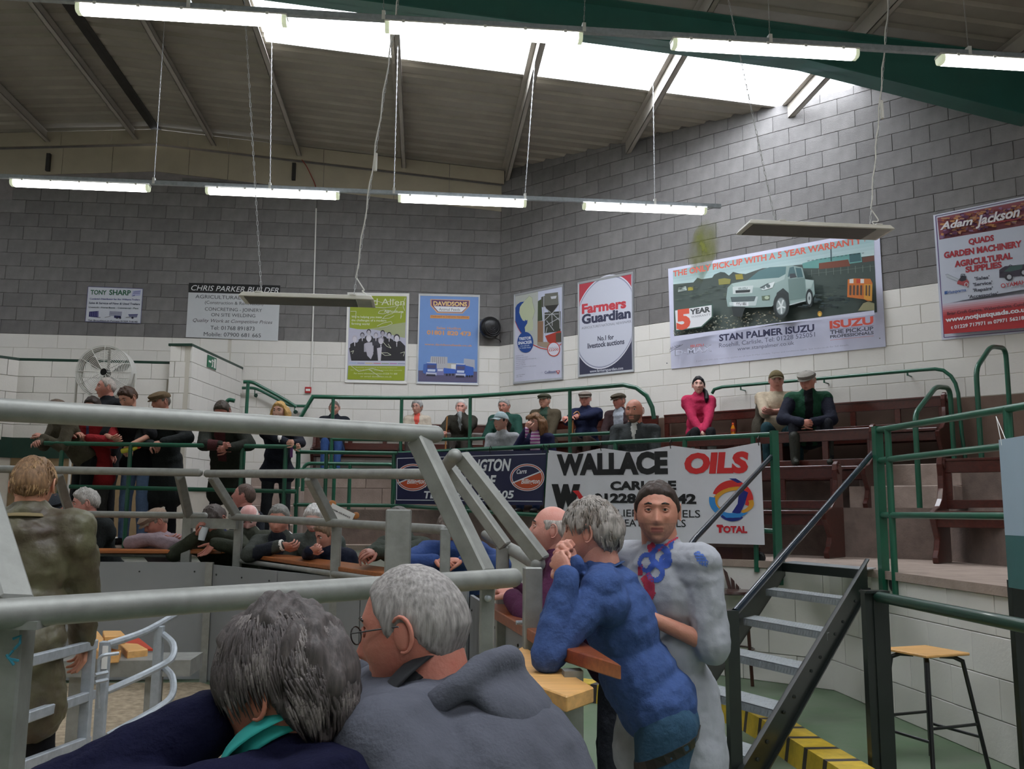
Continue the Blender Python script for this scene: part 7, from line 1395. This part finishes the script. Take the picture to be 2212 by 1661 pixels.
# ---- people behind the ring
person('man in a dark flat cap, mostly hidden behind the young man in the waxed jacket', (122, 1095, 8.9), (180, 20), 180, .3, 'sit', sc=1.1, lean=20, cap=dict(type='flat', col='#2b3036'), hair=dict(col='#6f6860', style='fringe', th=.007), top=dict(col='#23262a', inf=.03), legs=dict(col='#1c1c1e'))
person('white-haired man in a dark coat looking left behind the ring', (184, 1088, 8.65), (248, 14), 215, .2, 'sit', sc=1.15, lean=28, hands=((-.05, .5, .15), (.1, .5, .1)), hair=dict(col='#a8a49e', th=.017, rough=.55), skin='#c28a7c', face=dict(age=.8), top=dict(col='#1e2323', inf=.04, collar='#26302e'), legs=dict(col='#1c1c1e'))
person('man in a fawn flat cap and mauve jacket resting his chin on his arms', (336, 1128, 8.5), (236, 30), 195, .2, 'sit', sc=1.1, lean=48, hands=(('p', 312, 1162, 8.3), ('p', 352, 1160, 8.3)), elbow=((.1, 1, -.2), (.1, 1, -.2)), curl=(.35, .35), palm=(None, (-.5, 0, .6, 0, -1, -.2)), hair=dict(col='#8b7c70', style='fringe', th=.007), cap=dict(type='flat', col='#8d7a6a'), skin='#b97a66', face=dict(age=1), top=dict(col='#8a7a80', inf=.03, collar='#8a7a80'), legs=dict(col='#2a2a2c'))
a = person('dark-haired man drinking from a white cup behind the ring', (463, 1122, 8.35), (200, 48), 190, .2, 'sit', sc=1.12, lean=40, hands=(('p', 462, 1172, 8.05), ('p', 428, 1158, 8.05)), elbow=((.1, 1, -.3), (.1, .8, -.6)), curl=(.2, .6), palm=((.5, 0, .7, .4, -.6, -1), (-.2, -1, 0, .3, 0, 1)), hair=dict(col='#4f4642', th=.016, rough=.5), skin='#a96b58', face=dict(age=.7), top=dict(col='#2f3327', inf=.035, collar='#2a2f4a'), legs=dict(col='#2a2a2c'))
q = dep(438, 1152, 8.0); ax_ = Vector((.18, -.05, 1)).normalized(); MB().lathe([(.001, -.06), (.028, -.06), (.042, .06), (.045, .062), (.038, .058), (.001, .05)], q, ax_, 16).build('paper_cup', mat('cup_white', hexc('#cfd6de'), .4, var=.02), label='white foam cup held by the dark-haired man behind the ring', cat='cup', smooth=True)
person('close-cropped man in profile looking left, standing behind the ring crowd', (527, 1072, 8.95), (278, -12), 235, .1, 'stand', sc=1.1, lean=8, hair=dict(col='#5a4840', rec=.0, th=.003), skin='#b5766a', top=dict(col='#1f232b', inf=.03, collar='#1f232b'), legs=dict(col='#1c1c1e'))
person('pale bald man with white side hair behind the ring', (537, 1118, 8.55), (175, 40), 180, .2, 'sit', sc=1.1, lean=30, hands=((-.1, .5, .1), (.1, .5, .1)), hair=dict(col='#d9cfca', style='fringe', th=.009), skin='#d2a09a', face=dict(age=1), top=dict(col='#3f4238', inf=.03, collar='#6a6f66'), legs=dict(col='#1c1c1e'))
person('grey-haired man in a white-collared shirt and grey-green jacket leaning on the board', (603, 1122, 7.95), (186, 22), 195, .2, 'sit', sc=1.14, fat=.3, lean=22, hands=((-.3, .3, .1), ('p', 608, 1178, 7.65)), elbow=((.1, 1, -.3), (.2, 1.2, -.4)), curl=(.5, .5), palm=(None, (-.6, 0, .5, .1, -1, -.1)), hair=dict(col='#7b7a75', rec=.012, temple=.02, th=.008), skin='#bb8370', face=dict(age=.9), top=dict(col='#3d413c', inf=.03, collar='#dddcd8', ch=.03, copen=.3, front=(.07, .02, '#1d2028', .1), cuff='#e4e2dc'), legs=dict(col='#1c1c1e'))
person('white-haired person behind the woman with the striped collar', (680, 1122, 7.9), (190, 25), 190, .2, 'sit', sc=1.08, lean=25, hair=dict(col='#d6d4d2', th=.016, low=.02), skin='#c79c90', face=dict(fem=.5, age=1), top=dict(col='#4a504c', inf=.03), legs=dict(col='#1c1c1e'))
person('woman in a navy top with a white-striped collar leaning her fist on the board', (706, 1156, 7.45), (236, 26), 205, .2, 'sit', sc=1.0, lean=46, hands=((-.1, .5, .2), ('p', 668, 1190, 7.0)), elbow=((.1, 1, -.2), (.3, 1, -.2)), curl=(.5, .9), palm=(None, (-.6, 0, .4, -.2, -1, .3)), hair=dict(col='#7a6450', th=.015, low=.04, rough=.5), skin='#b98470', face=dict(fem=1, age=.7), top=dict(col='#171b2c', inf=.025, collar='#d6d6da', ch=.02, copen=.2), legs=dict(col='#1c1c1e'))
q = dep(736, 1112, 7.9); b = MB(); ux_ = Vector((.9, .1, -.42)).normalized(); uz_ = Vector((.42, 0, .9)).normalized(); b.hexa([q-ux_*.11-uz_*.06, q+ux_*.11-uz_*.06, q+ux_*.11-uz_*.06+Vector((0, .006, 0)), q-ux_*.11-uz_*.06+Vector((0, .006, 0)), q-ux_*.11+uz_*.06, q+ux_*.11+uz_*.06, q+ux_*.11+uz_*.06+Vector((0, .006, 0)), q-ux_*.11+uz_*.06+Vector((0, .006, 0))]); o = b.build('show_card', M_white, label='white card with small black capitals held up behind the white-haired person', cat='card')
V_, F_ = text_mesh('FARM ASSURANCE', .02); xa = min(v[0] for v in V_); xb = max(v[0] for v in V_); b = MB(); k_ = .17/(xb-xa); b.add([q-ux_*.085+uz_*.005+ux_*((v[0]-xa)*k_)+uz_*(v[1]*k_)+Vector((0, -.002, 0)) for v in V_], F_); b.build('lettering', mat('ink_#222222', hexc('#222222')), o)
for sx, rr in ((-.11, .035), (.12, .03)): MB().ell(q+ux_*sx+uz_*.05+Vector((0, .03, 0)), (rr, .012, rr)).build('orange_trim', mat('orange_trim', hexc('#b0713a'), .6), o)
person('man in a grey-green jacket behind the thick gate post, hands over the board', (862, 1128, 6.75), (215, 40), 215, .1, 'sit', sc=1.0, lean=36, hands=(('p', 782, 1196, 6.1), ('p', 772, 1206, 6.05)), elbow=((-.1, .6, -.6),)*2, curl=(.4, .5), hair=dict(col='#4b4742', th=.01), skin='#a8705e', top=dict(col='#343a31', inf=.03, collar='#343a31'), legs=dict(col='#1c1c1e'))
person('man in a mid-blue denim jacket bending over the board behind the raked arms', (975, 1140, 6.15), (215, 55), 190, .1, 'sit', sc=1.02, lean=52, hands=(('p', 1000, 1212, 5.85), ('p', 940, 1212, 5.85)), elbow=((.1, 1, -.2),)*2, curl=(.3, .3), hair=dict(col='#6a5f58', th=.01), skin='#b9785f', top=dict(col='#31487c', inf=.035, collar='#31487c'), legs=dict(col='#1c1c1e'))
# ---- the near group
M_wax = mat('waxed_cotton', hexc('#5c5a41'), .5, var=.25, nscale=7, bump=.5, bscale=26, col2=hexc('#43362a')); folds(M_wax, .9)
person('young fair-haired man in an olive waxed jacket seen from behind inside the ring', (72, 1050, 3.75), (352, 4), 352, .012, 'stand', sc=.97, lean=5, hi=1, hands=((-.25, .25, .0), (.20, .30, -.02)), elbow=((-.6, .8, -.5), (-.4, .9, -.4)), hair=dict(col='#7d5f42', th=.013, rough=.4, low=-.01, locks=900, col2='#a0805a', ll=.6), skin='#c08868', top=dict(col=M_wax, inf=.045, skirt=.22, collar=mat('tan_cord', hexc('#7a6c4c'), .9), ch=.03, copen=.1, fold=.03, fine=.012), legs=dict(col='#0f0f12', w=1.05))
person('bald man in profile wearing a plum shirt, second face from the blue jumper', (1192, 1146, 4.1), (282, -4), 280, 0, 'stand', sc=.97, lean=30, hi=1, hands=(('p', 1105, 1290, 3.95), ('p', 1085, 1255, 4.2)), elbow=((-.2, .8, -.6),)*2, hair=dict(col='#a39a92', style='fringe', th=.004), skin='#c48a7a', face=dict(age=1, nose=1.15), top=dict(col='#4a1f3c', inf=.03, collar='#2a2c4a', copen=.2), legs=dict(col='#2a2c33'))
a = person('grey-haired man in a blue jumper and jeans leaning on the board, fists under his chin', (1277, 1152, 3.3), (298, 2), 285, 0, 'stand', sc=1.02, lean=24, hi=2, hands=(('p', 1226, 1240, 3.02), ('p', 1238, 1214, 3.2)), elbow=((.4, .35, -.9), (.4, .3, -.9)), curl=(.95, .95), palm=((-.5, -.8, 0, .5, -.5, .6), (-.5, -.8, 0, .5, -.5, .7)), hair=dict(col='#8e8780', th=.015, rough=.45, low=.02, locks=1800, col2='#6f655c', ll=.8), skin='#bd8470', face=dict(age=.8), fat=.45, top=dict(col='#3a5080', inf=.022, hem=.07, bump=.35, bs=90, fold=.022, fine=.008, name='jumper', collar='#31476f', ch=.012, copen=.0), legs=dict(col='#2f4c63', w=1.12))
from mathutils.bvhtree import BVHTree
tv = []; tf = []
for c_ in a['o'].children:
    if c_.name.split('.')[0] in ('trousers', 'jumper'): o_ = len(tv); tv += [v.co.copy() for v in c_.data.vertices]; tf += [tuple(k+o_ for k in p_.vertices) for p_ in c_.data.polygons]
bv = BVHTree.FromPolygons(tv, tf); n = 36; ring = []
for zz in (-.085, -.055):
    for i in range(n):
        A = 2*math.pi*i/n; c0 = a['bl'](0, 0, zz); d_ = a['X']*math.sin(A)+a['bf']*math.cos(A); h_ = bv.ray_cast(c0+d_*.5, -d_); ring.append((h_[0] if h_[0] else c0+d_*.17)+d_*.004)
b = MB(); b.add(ring, [(i, (i+1) % n, (i+1) % n+n, i+n) for i in range(n)]); be = evald(b.mesh('belt', mat('belt_leather', hexc('#1d1714'), .45)), [('SOLIDIFY', dict(thickness=.005))]); be.name = 'belt'; link(be, 'belt', a['o'])
# man in the polo shirt
POLO = mat('grey_polo', hexc('#9b9da3'), .85, var=.06, nscale=6, bump=.3, bscale=30); folds(POLO, .6)
a = person('man in a grey polo shirt with red and blue print, looking at the camera', (1420, 1107, 3.4), (196, 3, 0), 236, 0, sc=.98, hi=2, skin='#b57c62', lean=3,
    hands=(('p', 1395, 1330, 3.2), ('p', 1300, 1330, 3.45)), elbow=((-.6, .45, -.7), (-.4, .3, -.8)), curl=(.3, .4), hair=dict(col='#382b24', th=.009, rough=.35, locks=0), face=dict(beard='#ab7a66', age=.1, gaze=0), fat=.55,
    top=dict(col=POLO, inf=.02, sleeve=.5, skirt=.22, name='polo_shirt', collar='#9b9da3', ch=.03, fold=.018, copen=.12), legs=dict(col='#1f2836', w=1.1))
SHIRT = a
from mathutils.bvhtree import BVHTree
def printed(obj, fn, box, col, nm, ox=740, oy=1100, sc=2.96, step=6, off=.0025):
    """ink on cloth: every cell of the drawing is laid on the garment's own surface"""
    me = obj.data; bv = BVHTree.FromPolygons([v.co for v in me.vertices], [tuple(p.vertices) for p in me.polygons]); x0, y0, x1, y1 = box; nx = int((x1-x0)/step); ny = int((y1-y0)/step); G = {}
    def at(i, j):
        if (i, j) not in G:
            d = ray(ox+(x0+i*step)/sc, oy+(y0+j*step)/sc).normalized(); h = bv.ray_cast(CAM, d); G[(i, j)] = (h[0]-d*off) if h[0] else None
        return G[(i, j)]
    b = MB()
    for i in range(nx):
        for j in range(ny):
            if fn(x0+(i+.5)*step, y0+(j+.5)*step):
                q = [at(i, j), at(i, j+1), at(i+1, j+1), at(i+1, j)]
                if all(v is not None for v in q) and max((q[0]-q[2]).length, (q[1]-q[3]).length) < .03: b.add(q, [(0, 1, 2, 3)])
    if b.v: return b.build(nm, mat('print_'+col, hexc(col), .85, var=.15, nscale=60), obj.parent, smooth=True)
def inpoly(P):
    def f(x, y):
        c = False; n = len(P)
        for i in range(n):
            (xa, ya), (xb, yb) = P[i], P[i-1]
            if (ya > y) != (yb > y) and x < (xb-xa)*(y-ya)/(yb-ya)+xa: c = not c
        return c
    return f
PS = [c for c in SHIRT['o'].children if c.name.startswith('polo_shirt')][0]
rings = [(1945, 340, 45, 12), (2030, 300, 52, 20), (2000, 405, 44, 16), (2065, 330, 30, 12)]
printed(PS, lambda x, y: any(abs(math.hypot(x-a_, (y-b_)*.9)-r_) < w_ for a_, b_, r_, w_ in rings) or inpoly([(2085, 225), (2120, 195), (2112, 250), (2090, 262)])(x, y), (1880, 180, 2140, 470), '#2f4c9a', 'blue_print')
reds = [inpoly(q) for q in ([(1905, 440), (1960, 400), (1990, 450), (2000, 540), (1975, 590), (1925, 570), (1930, 500)], [(1945, 235), (1985, 205), (2005, 240), (1960, 280)], [(1885, 370), (1920, 350), (1915, 420), (1890, 420)], [(2010, 260), (2100, 195), (2190, 150), (2195, 160), (2105, 208), (2018, 272)])]
printed(PS, lambda x, y: any(f(x, y) for f in reds), (1870, 140, 2200, 600), '#a82f44', 'red_print')
pw = inpoly([(55, 285), (80, 262), (120, 290), (150, 335), (140, 368), (110, 360), (80, 340)])
printed(PS, lambda x, y: pw(x, y) and (math.sin(x*.35)+math.sin(y*.33) > -.9), (50, 255, 155, 372), '#4a6ab4', 'sleeve_print', 1480, 1100)
# man in the grey hooded top, very near
HOOD = mat('grey_fleece', hexc('#54565f'), .95, var=.08, nscale=9, bump=.25, bscale=150, spec=.15); folds(HOOD, .6)
a = person('close man with cropped grey hair and thin glasses in a grey hooded top', (893, 1362, 1.62), (290, 12, 0), 300, -.3, 'stand', sc=.98, hi=2, lean=52, hands=(('p', 870, 1462, 1.95), ('p', 800, 1450, 2.0)), elbow=((.5, .8, .35), (.1, 1, -.4)), hair=dict(col='#8f8a86', th=.006, rec=.006, temple=.02, rough=.25, low=.015, locks=0), skin='#b5705a', face=dict(age=1, nose=1.2), glasses=1, fat=.5,
    top=dict(col=HOOD, inf=.045, collar=mat('dark_neck', hexc('#26272a'), .9), ch=.05, cup=.03, cs=1.08, copen=.0, fold=.02, fine=.004, name='hooded_top'), legs=dict(col='#1f2024'))
b = MB(); k_ = a   # hood lying on the back
n = 16; 
for i in range(n): 
    A0_ = math.pi*(.25+1.5*i/n); A1_ = math.pi*(.25+1.5*(i+1)/n)
    p0 = a['neck']+a['X']*math.sin(A0_)*.125+a['bf']*math.cos(A0_)*.13-a['bf']*.03-a['ax']*(.035-.02*math.cos(A0_)); p1 = a['neck']+a['X']*math.sin(A1_)*.125+a['bf']*math.cos(A1_)*.13-a['bf']*.03-a['ax']*(.035-.02*math.cos(A1_)); capsule(b, p0, p1, .026, .026, 10)
b.ell(a['neck']-a['bf']*.125-a['ax']*.10, (.10, .035, .09), Matrix((a['X'], a['bf'], a['ax'])).transposed()); link(skin_over(b, .008, 4, .016, [HOOD], 'hood'), 'hood', a['o'])
# woman in the navy jumper, nearest
NAVY = mat('navy_jumper', hexc('#15162c'), .95, var=.12, nscale=20, bump=.35, bscale=130, spec=.1); folds(NAVY, .6)
a = person('nearest woman with thick grey-brown hair, navy jumper and turquoise collar, seen from behind', (612, 1490, 1.42), (297, 12, 0), 322, -.4, 'stand', sc=.95, hi=2, lean=46, hands=(('p', 455, 1560, 1.42), ('p', 560, 1600, 1.6)), elbow=((1.1, .7, -.15), (.1, 1, -.3)), hair=dict(col='#4d4644', th=.020, rough=.5, low=.03, locks=4200, col2='#6c6561', ll=1.1, vol=.2), skin='#a9694f', face=dict(fem=1, age=.6), hscale=1.05,
    top=dict(col=NAVY, inf=.05, collar=mat('turquoise', hexc('#2fa8a0'), .8, var=.05), ch=.06, cup=.035, cs=1.12, copen=.0, fold=.02, fine=.004, name='jumper'), legs=dict(col='#1f2024'))
